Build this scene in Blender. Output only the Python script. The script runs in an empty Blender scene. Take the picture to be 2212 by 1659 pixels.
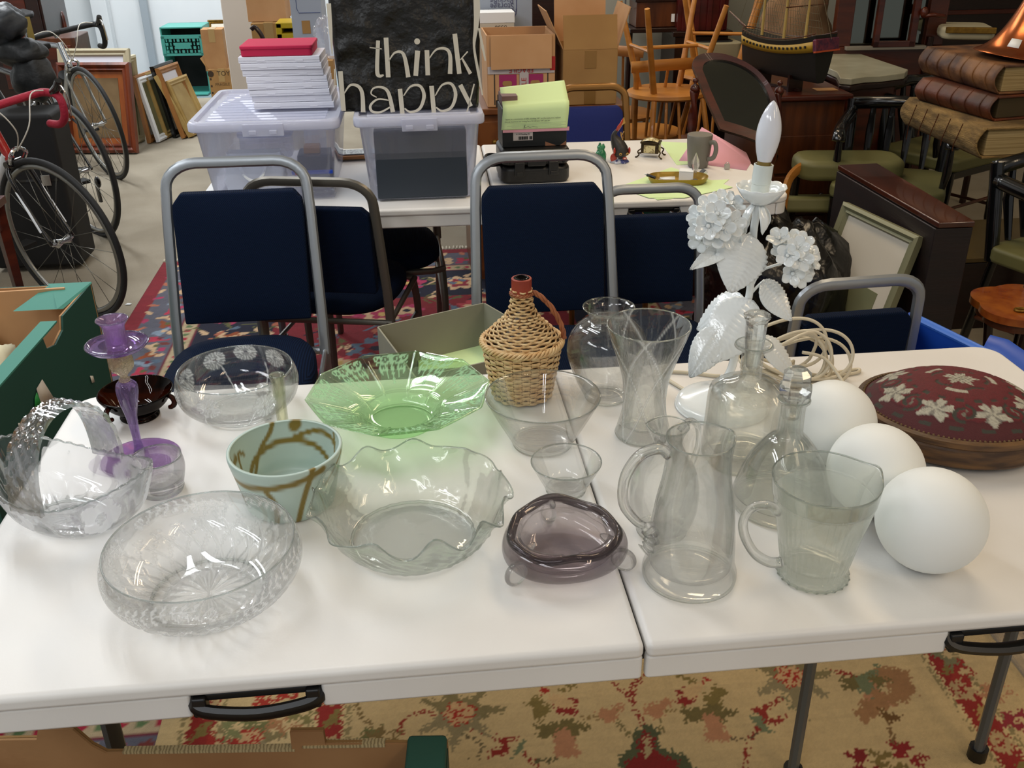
import bpy, math, random
import numpy as np
from mathutils import Vector, Matrix, noise as mnoise
PI = math.pi
C = bpy.context.scene.collection
rnd = random.Random(7)
# ---------------------------------------------------------------- camera
CAM = Vector((-0.26175, -0.9248, 1.59137)); YAW, PITCH, ROLL, FPX = 0.10241, 0.46939, -0.01122, 2108.6
fwd = Vector((math.sin(YAW)*math.cos(PITCH), math.cos(YAW)*math.cos(PITCH), -math.sin(PITCH)))
rgt = Vector((math.cos(YAW), -math.sin(YAW), 0)); upv = rgt.cross(fwd)
rg = rgt*math.cos(ROLL)+upv*math.sin(ROLL); up = -rgt*math.sin(ROLL)+upv*math.cos(ROLL)
cam = bpy.data.objects.new('camera', bpy.data.cameras.new('camera')); C.objects.link(cam)
m = Matrix((rg, up, -fwd)).transposed().to_4x4(); m.translation = CAM; cam.matrix_world = m
cam.data.sensor_width = 36; cam.data.lens = FPX/2212*36; cam.data.clip_start = .02
bpy.context.scene.camera = cam
def ray(x, y): return fwd + rg*((x-1106)/FPX) - up*((y-829.5)/FPX)
def az(x, y, z=.74): d = ray(x, y); return CAM + d*((z-CAM.z)/d.z)
def ay(x, y, Y): d = ray(x, y); return CAM + d*((Y-CAM.y)/d.y)
# ---------------------------------------------------------------- world, lamps, exposure
sc = bpy.context.scene
w = bpy.data.worlds.new('world'); sc.world = w; w.use_nodes = True
w.node_tree.nodes['Background'].inputs[0].default_value = (.95, .95, .95, 1)
w.node_tree.nodes['Background'].inputs[1].default_value = .36
sc.view_settings.view_transform = 'Standard'; sc.view_settings.look = 'None'
sc.view_settings.exposure = -.10; sc.view_settings.gamma = 1; sc.view_settings.use_curve_mapping = False
cy = sc.cycles
cy.max_bounces = 14; cy.transmission_bounces = 12; cy.transparent_max_bounces = 28; cy.diffuse_bounces = 3; cy.glossy_bounces = 4
cy.use_denoising = True; cy.sample_clamp_indirect = 6; cy.blur_glossy = .6; cy.use_adaptive_sampling = True
COOL, NEUT, WARM = (.92, .96, 1), (1, .96, .90), (1, .78, .52)
def lamp(x, y, z, rz, power, col, ln=1.5):
    for s in (-1, 1):
        l = bpy.data.lights.new('fluorescent_tube', 'AREA'); l.shape = 'RECTANGLE'; l.size = ln; l.size_y = .07
        l.energy = power/2; l.color = col
        o = bpy.data.objects.new('fluorescent_tube', l); C.objects.link(o)
        o.location = (x+s*.11*math.sin(rz), y+s*.11*math.cos(rz), z); o.rotation_euler = (0, 0, -rz)
for (x, y, z, rz, pw, col) in [
    (-2.1, -.3, 2.6, 1.2, 34, COOL), (-1.9, 2.2, 2.6, 1.2, 34, COOL), (-.9, 1.4, 2.6, 1.2, 26, COOL), (-2.6, 5.4, 2.6, 1.2, 105, COOL), (-2.4, 8.1, 2.6, .3, 115, COOL), (-.2, 7.6, 2.6, 1.2, 60, COOL),
    (.9, 1.7, 2.6, 1.2, 30, WARM), (1.3, 4.4, 2.6, 1.2, 22, WARM), (2.6, -.2, 2.6, 1.2, 22, WARM), (3.2, 2.6, 2.6, 1.2, 7, WARM), (.1, 4.2, 2.6, 1.2, 30, NEUT), (2.6, 7.0, 2.6, 1.2, 14, NEUT), (-.9, -1.9, 2.6, 1.2, 30, COOL), (1.2, -1.7, 2.6, 1.2, 26, WARM)]:
    lamp(x, y, z, rz, pw*.66, col)
# ---------------------------------------------------------------- geometry helper
class G:
    def __init__(s): s.v = []; s.f = []; s.M = Matrix(); s.a = []
    def at(s, M=None): s.M = M if M is not None else Matrix(); return s
    def add(s, vs, fs):
        o = len(s.v); s.v += [tuple(s.M @ Vector(q)) for q in vs]; s.f += [tuple(i+o for i in f) for f in fs]; return s
    def box(s, c, d, tp=1.0, ty=None):
        x, y, z = d[0]/2, d[1]/2, d[2]/2; ty = tp if ty is None else ty; vs = []
        for sz, kx, ky in ((-1, 1, 1), (1, tp, ty)):
            for a, b in ((-1, -1), (1, -1), (1, 1), (-1, 1)): vs.append((c[0]+a*x*kx, c[1]+b*y*ky, c[2]+sz*z))
        return s.add(vs, [(3, 2, 1, 0), (4, 5, 6, 7), (0, 1, 5, 4), (1, 2, 6, 5), (2, 3, 7, 6), (3, 0, 4, 7)])
    def hexa(s, p8): return s.add(p8, [(3, 2, 1, 0), (4, 5, 6, 7), (0, 1, 5, 4), (1, 2, 6, 5), (2, 3, 7, 6), (3, 0, 4, 7)])
    def tube(s, pts, r, n=8, closed=False, flat=None):
        pts = [Vector(q) for q in pts]; N = len(pts); rs = r if isinstance(r, list) else [r]*N
        vs = []; prev = None
        for i, q in enumerate(pts):
            a = pts[(i-1) % N] if (closed or i > 0) else q; b = pts[(i+1) % N] if (closed or i < N-1) else q
            t = (b-a); t = t.normalized() if t.length > 1e-9 else Vector((0, 0, 1))
            if prev is None:
                u = t.orthogonal().normalized() if flat is None else (Vector(flat)-t*t.dot(Vector(flat))).normalized()
            else:
                u = prev-t*prev.dot(t); u = u.normalized() if u.length > 1e-6 else t.orthogonal().normalized()
            prev = u; w_ = t.cross(u); rr = rs[i]; ra, rb = rr if isinstance(rr, (list, tuple)) else (rr, rr)
            for k in range(n):
                an = 2*PI*k/n+(PI/n if n == 4 else 0); kk = 1.414 if n == 4 else 1
                vs.append(q+u*(math.cos(an)*ra*kk)+w_*(math.sin(an)*rb*kk))
        fs = []
        for i in range(N if closed else N-1):
            j = (i+1) % N
            for k in range(n): fs.append((i*n+k, i*n+(k+1) % n, j*n+(k+1) % n, j*n+k))
        if not closed: fs += [tuple(range(n-1, -1, -1)), tuple((N-1)*n+k for k in range(n))]
        return s.add(vs, fs)
    def lathe(s, prof, n=32, c=(0, 0, 0), sx=1, sy=1, fn=None, closed=False, cap=True):
        vs = []; fs = []; m_ = len(prof)
        for i, (r, z) in enumerate(prof):
            for k in range(n):
                th = 2*PI*k/n; rr, zz = fn(th, i, r, z) if fn else (r, z)
                vs.append((c[0]+math.cos(th)*rr*sx, c[1]+math.sin(th)*rr*sy, c[2]+zz))
        for i in range(m_ if closed else m_-1):
            j = (i+1) % m_
            for k in range(n): fs.append((i*n+k, i*n+(k+1) % n, j*n+(k+1) % n, j*n+k))
        if cap and not closed:
            if prof[0][0] > 1e-5: fs.append(tuple(range(n-1, -1, -1)))
            if prof[-1][0] > 1e-5: fs.append(tuple((m_-1)*n+k for k in range(n)))
        return s.add(vs, fs)
    def sph(s, c, r, n=16, m_=10):
        r = (r, r, r) if not isinstance(r, (tuple, list)) else r
        pr = [(max(1e-4, math.sin(PI*i/m_)), -math.cos(PI*i/m_)) for i in range(m_+1)]
        vs = []
        for (a, z) in pr:
            for k in range(n): vs.append((c[0]+r[0]*a*math.cos(2*PI*k/n), c[1]+r[1]*a*math.sin(2*PI*k/n), c[2]+r[2]*z))
        return s.add(vs, [(i*n+k, i*n+(k+1) % n, (i+1)*n+(k+1) % n, (i+1)*n+k) for i in range(m_) for k in range(n)])
    def prism(s, poly, z0, z1):
        n = len(poly); return s.add([(x, y, z0) for x, y in poly]+[(x, y, z1) for x, y in poly],
            [tuple(range(n-1, -1, -1)), tuple(range(n, 2*n))]+[(i, (i+1) % n, n+(i+1) % n, n+i) for i in range(n)])
    def grid(s, fn, nu, nv, wu=False, wv=False):
        vs = [fn(i/(nu if wu else nu-1), j/(nv if wv else nv-1)) for j in range(nv) for i in range(nu)]
        fs = []
        for j in range(nv if wv else nv-1):
            for i in range(nu if wu else nu-1):
                fs.append((j*nu+i, j*nu+(i+1) % nu, ((j+1) % nv)*nu+(i+1) % nu, ((j+1) % nv)*nu+i))
        return s.add(vs, fs)
def TR(x=0, y=0, z=0, rx=0, ry=0, rz=0):
    return Matrix.Translation((x, y, z)) @ Matrix.Rotation(rz, 4, 'Z') @ Matrix.Rotation(ry, 4, 'Y') @ Matrix.Rotation(rx, 4, 'X')
def obj(name, g, mt, parent=None, bevel=0, sub=0, solid=0, sharp=38, loc=None, bseg=2, label=None, attr=None, off=0):
    me = bpy.data.meshes.new(name); me.from_pydata(g.v, [], g.f); me.update()
    me.polygons.foreach_set('use_smooth', [True]*len(me.polygons))
    if sharp and not bevel: me.set_sharp_from_angle(angle=math.radians(sharp))
    elif bevel: me.polygons.foreach_set('use_smooth', [False]*len(me.polygons))
    for nm, data in (attr or {}).items():
        a = np.asarray(data, dtype=np.float32)
        if a.ndim == 1: at_ = me.attributes.new(nm, 'FLOAT', 'POINT'); at_.data.foreach_set('value', a)
        else:
            if a.shape[1] == 3: a = np.hstack([a, np.ones((len(a), 1), np.float32)])
            at_ = me.attributes.new(nm, 'FLOAT_COLOR', 'POINT'); at_.data.foreach_set('color', a.ravel())
    me.materials.append(mt)
    o = bpy.data.objects.new(name, me); C.objects.link(o)
    if parent: o.parent = parent
    if loc is not None: o.location = loc
    if sub: md = o.modifiers.new('s', 'SUBSURF'); md.levels = md.render_levels = sub
    if solid: md = o.modifiers.new('t', 'SOLIDIFY'); md.thickness = solid; md.offset = off
    if bevel:
        md = o.modifiers.new('b', 'BEVEL'); md.width = bevel; md.segments = bseg; md.limit_method = 'ANGLE'; md.harden_normals = True
        me.polygons.foreach_set('use_smooth', [True]*len(me.polygons))
    if label: o['label'] = label
    return o
def tag(o, label, cat, group=None):
    o['label'] = label; o['category'] = cat
    if group: o['group'] = group
    return o
def thing(name, label, cat, loc=(0, 0, 0), rz=0, group=None, rx=0, ry=0):
    o = bpy.data.objects.new(name, None); C.objects.link(o); o.location = loc; o.rotation_euler = (rx, ry, rz); o.empty_display_size = .05
    return tag(o, label, cat, group)
def struct(name, g, mt, **k): o = obj(name, g, mt, **k); o['kind'] = 'structure'; return o
def copy_tree(o, parent=None):
    c = o.copy(); C.objects.link(c); c.parent = parent
    for ch in list(o.children): copy_tree(ch, c)
    return c
def bez(p0, p1, p2, p3, n=12):
    p0, p1, p2, p3 = map(Vector, (p0, p1, p2, p3)); r = []
    for i in range(n+1):
        t = i/n; r.append(p0*(1-t)**3+p1*3*t*(1-t)**2+p2*3*t*t*(1-t)+p3*t**3)
    return r
def catm(pts, k=6, closed=False):
    pts = [Vector(q) for q in pts]; N = len(pts); r = []
    for i in range(N if closed else N-1):
        g_ = lambda j: pts[j % N] if closed else pts[max(0, min(N-1, j))]
        a, b, c, d = g_(i-1), g_(i), g_(i+1), g_(i+2)
        for q in range(k):
            t = q/k; r.append(.5*((2*b)+(c-a)*t+(2*a-5*b+4*c-d)*t*t+(3*b-a-3*c+d)*t**3))
    if not closed: r.append(pts[-1])
    return r
def rrect(w_, h_, r, n=5, cx=0, cy_=0):
    p = []
    for (sx, sy, a0) in ((1, 1, 0), (-1, 1, 90), (-1, -1, 180), (1, -1, 270)):
        for i in range(n+1):
            a = math.radians(a0+90*i/n); p.append((cx+sx*(w_/2-r)+r*math.cos(a), cy_+sy*(h_/2-r)+r*math.sin(a)))
    return p
def text(parent, body, size, M, mt, name='lettering', ext=.0004, align='CENTER', sx=1):
    cu = bpy.data.curves.new(name, 'FONT'); cu.body = body; cu.size = size; cu.extrude = ext; cu.align_x = align; cu.align_y = 'CENTER'; cu.resolution_u = 3
    tmp = bpy.data.objects.new(name+'_outline', cu); C.objects.link(tmp); me = bpy.data.meshes.new_from_object(tmp); bpy.data.objects.remove(tmp); me.materials.clear(); me.materials.append(mt); me.name = name
    o = bpy.data.objects.new(name, me); C.objects.link(o); o.parent = parent; o['kind'] = 'stuff'
    o.matrix_local = M @ Matrix.Diagonal((sx, 1, 1, 1)); return o
# ---------------------------------------------------------------- materials
def nt(name):
    m_ = bpy.data.materials.new(name); m_.use_nodes = True; t = m_.node_tree; b = t.nodes['Principled BSDF']; return m_, t, b
def ND(t, k, **kw):
    n = t.nodes.new(k)
    for a, v in kw.items():
        if a[0] == '_': n.inputs[a[1:].replace('_', ' ')].default_value = v
        else: setattr(n, a, v)
    return n
def c4(c): return tuple(c)+(1,) if len(c) == 3 else c
def hexc(h):
    r = [int(h[i:i+2], 16)/255 for i in (0, 2, 4)]; return tuple(((x/12.92) if x < .04045 else ((x+.055)/1.055)**2.4) for x in r)
def H(c): return hexc(c) if isinstance(c, str) else c
def mat(name, col, rough=.5, metal=0, col2=None, ns=8, nd=3, stretch=(1, 1, 1), bump=0, bs=60, contrast=(.35, .65), coat=0, spec=None, sheen=0, wave=None, trans=0, emit=None):
    m_, t, b = nt(name); L = t.links.new; b.inputs['Roughness'].default_value = rough; b.inputs['Metallic'].default_value = metal
    b.inputs['Base Color'].default_value = c4(H(col)); b.inputs['Coat Weight'].default_value = coat
    if spec is not None: b.inputs['Specular IOR Level'].default_value = spec
    if sheen: b.inputs['Sheen Weight'].default_value = sheen
    if trans: b.inputs['Transmission Weight'].default_value = trans
    tc = ND(t, 'ShaderNodeTexCoord'); mp = ND(t, 'ShaderNodeMapping'); L(tc.outputs['Object'], mp.inputs[0]); mp.inputs['Scale'].default_value = stretch
    if col2 is not None:
        n = ND(t, 'ShaderNodeTexNoise', _Scale=ns, _Detail=nd); L(mp.outputs[0], n.inputs['Vector']); src = n.outputs['Fac']
        if wave:
            wv = ND(t, 'ShaderNodeTexWave', _Scale=wave, _Distortion=5, _Detail=3, _Detail_Scale=1.4); L(mp.outputs[0], wv.inputs['Vector'])
            mx = ND(t, 'ShaderNodeMath', operation='MULTIPLY_ADD'); L(wv.outputs['Fac'], mx.inputs[0]); mx.inputs[1].default_value = .45; L(n.outputs['Fac'], mx.inputs[2]); mx2 = ND(t, 'ShaderNodeMath', operation='MULTIPLY'); L(mx.outputs[0], mx2.inputs[0]); mx2.inputs[1].default_value = .75; src = mx2.outputs[0]
        r = ND(t, 'ShaderNodeValToRGB'); r.color_ramp.elements[0].color = c4(H(col)); r.color_ramp.elements[1].color = c4(H(col2))
        r.color_ramp.elements[0].position, r.color_ramp.elements[1].position = contrast
        L(src, r.inputs[0]); L(r.outputs[0], b.inputs['Base Color'])
    if bump:
        n2 = ND(t, 'ShaderNodeTexNoise', _Scale=bs, _Detail=3); L(mp.outputs[0], n2.inputs['Vector'])
        bp = ND(t, 'ShaderNodeBump', _Strength=bump, _Distance=.01); L(n2.outputs['Fac'], bp.inputs['Height']); L(bp.outputs[0], b.inputs['Normal'])
    return m_
def wood(name, c1, c2, rough=.35, st=(1, 12, 12), ns=3, coat=.08): return mat(name, c1, rough, col2=c2, ns=ns, nd=6, stretch=st, coat=coat, bump=.05, bs=20)
def attrmat(name, rough=.9, bump=0, attr='col', sheen=0, bs=400):
    m_, t, b = nt(name); a = ND(t, 'ShaderNodeAttribute', attribute_name=attr); t.links.new(a.outputs['Color'], b.inputs['Base Color']); b.inputs['Roughness'].default_value = rough
    b.inputs['Sheen Weight'].default_value = sheen
    if bump:
        tc = ND(t, 'ShaderNodeTexCoord'); n = ND(t, 'ShaderNodeTexNoise', _Scale=bs, _Detail=2); t.links.new(tc.outputs['Object'], n.inputs['Vector'])
        bp = ND(t, 'ShaderNodeBump', _Strength=bump, _Distance=.004); t.links.new(n.outputs['Fac'], bp.inputs['Height']); t.links.new(bp.outputs[0], b.inputs['Normal'])
    return m_
def glass(name, tint=(1, 1, 1), k=.5, rough=0, frost=0, fattr=False, fcol=(.9, .92, .9), bump=0, bs=40, fk=.5, ior=1.5):
    """clear glass: part straight-through, part refracting; optional matt (etched) share, by attribute or all over"""
    m_ = bpy.data.materials.new(name); m_.use_nodes = True; t = m_.node_tree; t.nodes.clear(); L = t.links.new
    out = ND(t, 'ShaderNodeOutputMaterial'); tr = ND(t, 'ShaderNodeBsdfTransparent'); gl = ND(t, 'ShaderNodeBsdfGlass', _IOR=ior, _Roughness=rough)
    gs = ND(t, 'ShaderNodeBsdfGlossy', _Roughness=max(rough, .02)); lw = ND(t, 'ShaderNodeLayerWeight', _Blend=.5); pw = ND(t, 'ShaderNodeMath', operation='POWER'); L(lw.outputs['Facing'], pw.inputs[0]); pw.inputs[1].default_value = 3; fr = ND(t, 'ShaderNodeMath', operation='MULTIPLY_ADD'); L(pw.outputs[0], fr.inputs[0]); fr.inputs[1].default_value = .75; fr.inputs[2].default_value = .045
    tr.inputs[0].default_value = c4(tint); gl.inputs[0].default_value = c4(tint)
    m1 = ND(t, 'ShaderNodeMixShader'); L(fr.outputs[0], m1.inputs[0]); L(tr.outputs[0], m1.inputs[1]); L(gs.outputs[0], m1.inputs[2])
    m2 = ND(t, 'ShaderNodeMixShader'); m2.inputs[0].default_value = 1-k; L(m1.outputs[0], m2.inputs[1]); L(gl.outputs[0], m2.inputs[2]); last = m2
    if bump:
        tc = ND(t, 'ShaderNodeTexCoord'); n = ND(t, 'ShaderNodeTexNoise', _Scale=bs, _Detail=2); L(tc.outputs['Object'], n.inputs['Vector'])
        bp = ND(t, 'ShaderNodeBump', _Strength=bump, _Distance=.01); L(n.outputs['Fac'], bp.inputs['Height'])
        for q in (gl, gs): L(bp.outputs[0], q.inputs['Normal'])
    if frost or fattr:
        df = ND(t, 'ShaderNodeBsdfDiffuse'); df.inputs[0].default_value = c4(fcol); tl = ND(t, 'ShaderNodeBsdfTranslucent'); tl.inputs[0].default_value = c4(fcol)
        m3 = ND(t, 'ShaderNodeMixShader'); m3.inputs[0].default_value = fk; L(df.outputs[0], m3.inputs[1]); L(tl.outputs[0], m3.inputs[2])
        m4 = ND(t, 'ShaderNodeMixShader'); L(m2.outputs[0], m4.inputs[1]); L(m3.outputs[0], m4.inputs[2]); last = m4
        if fattr:
            a = ND(t, 'ShaderNodeAttribute', attribute_name='frost'); mm = ND(t, 'ShaderNodeMath', operation='MULTIPLY'); L(a.outputs['Fac'], mm.inputs[0]); mm.inputs[1].default_value = frost or .6; L(mm.outputs[0], m4.inputs[0])
        else: m4.inputs[0].default_value = frost
    L(last.outputs[0], out.inputs[0]); return m_
M = {}
M['table'] = mat('white_plastic', 'e6e4e0', .42, col2='dedbd6', ns=3, bump=.02, bs=300)
M['black'] = mat('black_plastic', '0c0c0d', .38)
M['blackm'] = mat('black_matt', '0a0a0b', .75)
M['steel'] = mat('grey_leg_steel', '5e6468', .38, .35)
M['chair_frame'] = mat('silver_frame', 'a4a9ae', .3, .75, bump=.02)
M['chair_frame_d'] = mat('dull_frame', '6c6860', .35, .6)
M['bronze_frame'] = mat('bronze_frame', '8a6330', .3, .5)
M['chrome'] = mat('chrome', 'd0d2d4', .12, 1)
M['card'] = mat('cardboard', 'a5794e', .85, col2='b48a5c', ns=5, bump=.05, bs=90)
M['card2'] = mat('cardboard_pale', 'bd9064', .85, col2='c99d72', ns=5)
M['card3'] = mat('cardboard_buff', '9a7444', .85, col2='a8824e', ns=4)
M['flute'] = mat('corrugated_edge', '8c7a55', .9, col2='c9b78a', ns=1, wave=60, stretch=(1, 1, .1))
M['white'] = mat('white_paint', 'e9edf0', .5)
M['paper'] = mat('white_paper', 'e4e4ee', .7)
M['wall'] = mat('wall_paint', 'dcdfe0', .5, col2='e4e6e6', ns=1.5)
M['wallg'] = mat('wall_grey', '9a9c94', .7)
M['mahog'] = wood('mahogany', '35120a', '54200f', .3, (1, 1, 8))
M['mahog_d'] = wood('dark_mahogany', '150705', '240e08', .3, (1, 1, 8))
M['walnut'] = wood('walnut', '3c1c0c', '5a2e13', .35, (8, 1, 1))
M['pine'] = wood('golden_wood', 'a86a28', 'c08238', .4, (1, 1, 6))
M['oak'] = wood('oak', '8a5a2a', 'a06c36', .45, (1, 8, 1))
M['ebony'] = mat('ebonised', '08090a', .22, coat=.4)
M['green_seat'] = mat('green_vinyl', '605e36', .55, col2='6e6c40', ns=3)
M['gold'] = mat('gilt', '8a6a22', .35, .6, col2='6a4a16', ns=30)
M['mirror'] = mat('mirror_glass', 'b8bcb4', .06, 1)
M['clear'] = glass('clear_glass', (.988, .993, .989), .80)
M['crystal'] = glass('crystal', (.99, .995, 1), .7)
M['thick'] = glass('thick_glass', (.985, .99, .985), .42)
M['white_gloss'] = mat('white_enamel', 'f0f5f5', .16, coat=.5)
M['rubber'] = mat('tyre_rubber', '161616', .7, bump=.1, bs=200)
# ---------------------------------------------------------------- floor, walls
M['carpet'] = mat('carpet', '8f8573', .95, col2='a49a88', ns=2.2, nd=8, bump=.5, bs=350)
M['vinyl'] = mat('blue_grey_vinyl', '8798a0', .25, col2='93a3aa', ns=3)
struct('floor', G().box((0, 3.3, -.01), (11, 9.4, .02)), M['carpet'])
struct('floor', G().box((0, 9.0, -.01), (11, 2.0, .02)), M['vinyl'])
g = G().box((0, 9.4, 1.35), (11, .1, 2.7)); struct('wall_back', g, M['wall'])
g = G().box((-4.6, 4.5, 1.35), (.1, 9.9, 2.7)); struct('wall_left', g, M['wall'])
g = G().box((4.6, 4.5, 1.35), (.1, 9.9, 2.7)); struct('wall_right', g, M['wallg'])
def post(name, x0, x1, Y, mt, top=2.7, dep=.12, px_=True):
    a = ay(x0, 100, Y); b = ay(x1, 100, Y); return struct(name, G().box(((a.x+b.x)/2, Y+dep/2, top/2), (b.x-a.x, dep, top)), mt, bevel=.006)
post('trim_1', 212, 246, 9.2, M['wall']); post('trim_2', 316, 332, 9.25, mat('grey_trim', '9aa2a8', .4), dep=.06)
M['cream'] = mat('cream_paint', 'd8cfc4', .5); post('pillar', 489, 550, 5.6, M['cream'], dep=.26)
a = ay(1325, 40, 5.4); struct('wall_partition', G().box((a.x+1.2, 5.5, 1.35), (2.6, .1, 2.7)), M['wallg'])
struct('ceiling', G().box((0, 4.2, 2.8), (9.4, 10.6, .1)), mat('ceiling_white', 'e8e8e4', .8))
# ---------------------------------------------------------------- rugs (woven pattern as colour on each knot)
class Canvas:
    def __init__(s, x0, y0, x1, y1, res, base):
        s.nx = int((x1-x0)/res)+1; s.ny = int((y1-y0)/res)+1; s.x0, s.y0, s.res = x0, y0, res
        s.X, s.Y = np.meshgrid(x0+np.arange(s.nx)*res, y0+np.arange(s.ny)*res); s.c = np.zeros((s.ny, s.nx, 3)); s.c[:] = H(base); s.x1, s.y1 = x1, y1
    def win(s, xa, ya, xb, yb):
        i0 = max(0, int((ya-s.y0)/s.res)); i1 = min(s.ny, int((yb-s.y0)/s.res)+2); j0 = max(0, int((xa-s.x0)/s.res)); j1 = min(s.nx, int((xb-s.x0)/s.res)+2)
        return slice(i0, max(i0, i1)), slice(j0, max(j0, j1))
    def ell(s, x, y, rx, ry, col, a=0, lobes=0, la=.25):
        r = max(rx, ry)*1.4; w_ = s.win(x-r, y-r, x+r, y+r); X, Y = s.X[w_]-x, s.Y[w_]-y; c_, s_ = math.cos(a), math.sin(a)
        u, v = X*c_+Y*s_, -X*s_+Y*c_; d = np.hypot(u/rx, v/ry)
        if lobes: d = d/(1+la*np.cos(lobes*np.arctan2(v/ry, u/rx)))
        s.c[w_][d < 1] = H(col)
    def rect(s, xa, ya, xb, yb, col): w_ = s.win(xa, ya, xb, yb); m_ = (s.X[w_] >= xa) & (s.X[w_] <= xb) & (s.Y[w_] >= ya) & (s.Y[w_] <= yb); s.c[w_][m_] = H(col)
    def line(s, pts, wd, col):
        for (a, b) in zip(pts[:-1], pts[1:]):
            w_ = s.win(min(a[0], b[0])-wd, min(a[1], b[1])-wd, max(a[0], b[0])+wd, max(a[1], b[1])+wd); X, Y = s.X[w_], s.Y[w_]
            dx, dy = b[0]-a[0], b[1]-a[1]; L2 = dx*dx+dy*dy+1e-12; t = np.clip(((X-a[0])*dx+(Y-a[1])*dy)/L2, 0, 1)
            s.c[w_][np.hypot(X-a[0]-t*dx, Y-a[1]-t*dy) < wd/2] = H(col)
    def poly(s, pts, col):
        xs = [q[0] for q in pts]; ys = [q[1] for q in pts]; w_ = s.win(min(xs), min(ys), max(xs), max(ys)); X, Y = s.X[w_], s.Y[w_]; ins = np.zeros(X.shape, bool)
        for (a, b) in zip(pts, pts[1:]+pts[:1]):
            if a[1] == b[1]: continue
            ins ^= ((a[1] > Y) != (b[1] > Y)) & (X < (b[0]-a[0])*(Y-a[1])/(b[1]-a[1])+a[0])
        s.c[w_][ins] = H(col)
    def jitter(s, seed, amt, cell=3):
        r = np.random.RandomState(seed); n = r.rand(s.ny, s.nx, 1)*.6+np.repeat(np.repeat(r.rand(s.ny//cell+1, s.nx//cell+1, 1), cell, 0), cell, 1)[:s.ny, :s.nx]*.4
        st = np.repeat(r.rand(s.ny//2+1, 1, 1), 2, 0)[:s.ny]; s.c *= 1+amt*(n*.7+st*.3-.5)*2
    def wobble(s, seed, k=1):
        r = np.random.RandomState(seed); i, j = np.indices((s.ny, s.nx)); i = np.clip(i+r.randint(-k, k+1, i.shape), 0, s.ny-1); j = np.clip(j+r.randint(-k, k+1, j.shape), 0, s.nx-1); s.c = s.c[i, j]
def rug(name, cv, z, label, ffn=None, M_=None):
    g = G(); vs = np.stack([cv.X.ravel(), cv.Y.ravel(), np.full(cv.X.size, z)], 1); g.v = vs.tolist(); nx, ny = cv.nx, cv.ny
    i = np.arange((nx-1)*(ny-1)); r_, c_ = i//(nx-1), i % (nx-1); a = r_*nx+c_; g.f = np.stack([a, a+1, a+nx+1, a+nx], 1).tolist()
    o = obj(name, g, M_ or attrmat(name+'_pile', .95, .6, bs=500), sharp=0, attr={'col': cv.c.reshape(-1, 3)}, solid=.002, off=-1)
    return tag(o, label, 'rug')
RED, NAVY, CRM, PNK, BLU, OLV, RST = '7c1a26', '12142a', 'c8a884', 'a8325a', '55687c', '5c5c34', '8c4420'
x0r, x1r, y0r, y1r = -1.47, 1.0, .42, 3.70
cv = Canvas(x0r, y0r, x1r, y1r, .0085, RED); rr = np.random.RandomState(5)
def fl(x, y, r, c1, c2, c3, n=7): cv.ell(x, y, r, r, c1, rr.rand()*6, n, .18); cv.ell(x, y, r*.62, r*.62, c2, rr.rand()*6, 5, .2); cv.ell(x, y, r*.25, r*.25, c3)
def band(o, w_, col): 
    cv.rect(x0r+o, y0r+o, x1r-o, y1r-o, col)
band(.065, 0, '5a5a66'); band(.235, 0, '6a2030'); band(.245, 0, 'b09c7c'); band(.30, 0, '6a2030'); band(.31, 0, NAVY); band(.62, 0, RED)
def along(o, step, fn):
    x = x0r+o
    k = 0
    while x < x1r-o: fn(x, y0r+o, k); fn(x, y1r-o, k); x += step; k += 1
    y = y0r+o+step; 
    while y < y1r-o-step/2: fn(x0r+o, y, k); fn(x1r-o, y, k); y += step; k += 1
along(.165, .075, lambda x, y, k: (cv.ell(x, y, .04, .022, [CRM, 'b03048', '8090a0', RST][k % 4], k*1.1, 3, .3), cv.ell(x+.01, y+.01, .013, .013, ['701828', CRM, OLV][k % 3])))
along(.075, .085, lambda x, y, k: (cv.ell(x, y, .026, .012, [CRM, 'b06a50', PNK][k % 3], k*.7), ))
along(.205, .055, lambda x, y, k: cv.ell(x, y, .02, .014, [BLU, CRM, PNK, '70302a'][k % 4], k))
along(.272, .042, lambda x, y, k: cv.ell(x, y, .014, .012, ['a02038', '5a7048'][k % 2], k))
along(.46, .23, lambda x, y, k: fl(x+rr.randn()*.02, y+rr.randn()*.02, .075, [PNK, CRM, RST][k % 3], [RED, '8a2a3a', CRM][k % 3], 'c0a060'))
for q in range(520):
    x = x0r+.34+rr.rand()*(x1r-x0r-.68); y = y0r+.34+rr.rand()*(y1r-y0r-.68); a = rr.rand()*6; L_ = .03+rr.rand()*.05
    cv.line([(x, y), (x+L_*math.cos(a), y+L_*math.sin(a)), (x+L_*1.5*math.cos(a+.8), y+L_*1.5*math.sin(a+.8))], .010, [OLV, CRM, BLU, RST, NAVY][q % 5])
    cv.ell(x, y, .02+rr.rand()*.012, .012, [CRM, PNK, BLU, 'a86048', OLV][(q*7) % 5], a, 3, .2)
for q in range(60):
    x = x0r+.7+rr.rand()*(x1r-x0r-1.4); y = y0r+.7+rr.rand()*(y1r-y0r-1.4); fl(x, y, .05+rr.rand()*.05, [PNK, CRM, BLU, 'b04048'][q % 4], [RED, 'a02a50', CRM][q % 3], [NAVY, 'c0a060'][q % 2], 6+q % 4)
cv.jitter(3, .16); rug('red_patterned_rug', cv, .0035, 'crimson and navy floral rug with pale guard stripes under the blue chairs')
g = G(); k = 0
for i in range(150):
    x = x0r+i*(x1r-x0r)/150; g.tube([(x, y1r, .004), (x+rnd.uniform(-.006, .006), y1r+.03+rnd.random()*.012, .003)], .0035, 4)
o = obj('fringe', g, mat('fringe_cotton', 'c8c0ae', .9), bpy.data.objects['red_patterned_rug']); o['kind'] = 'stuff'
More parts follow.
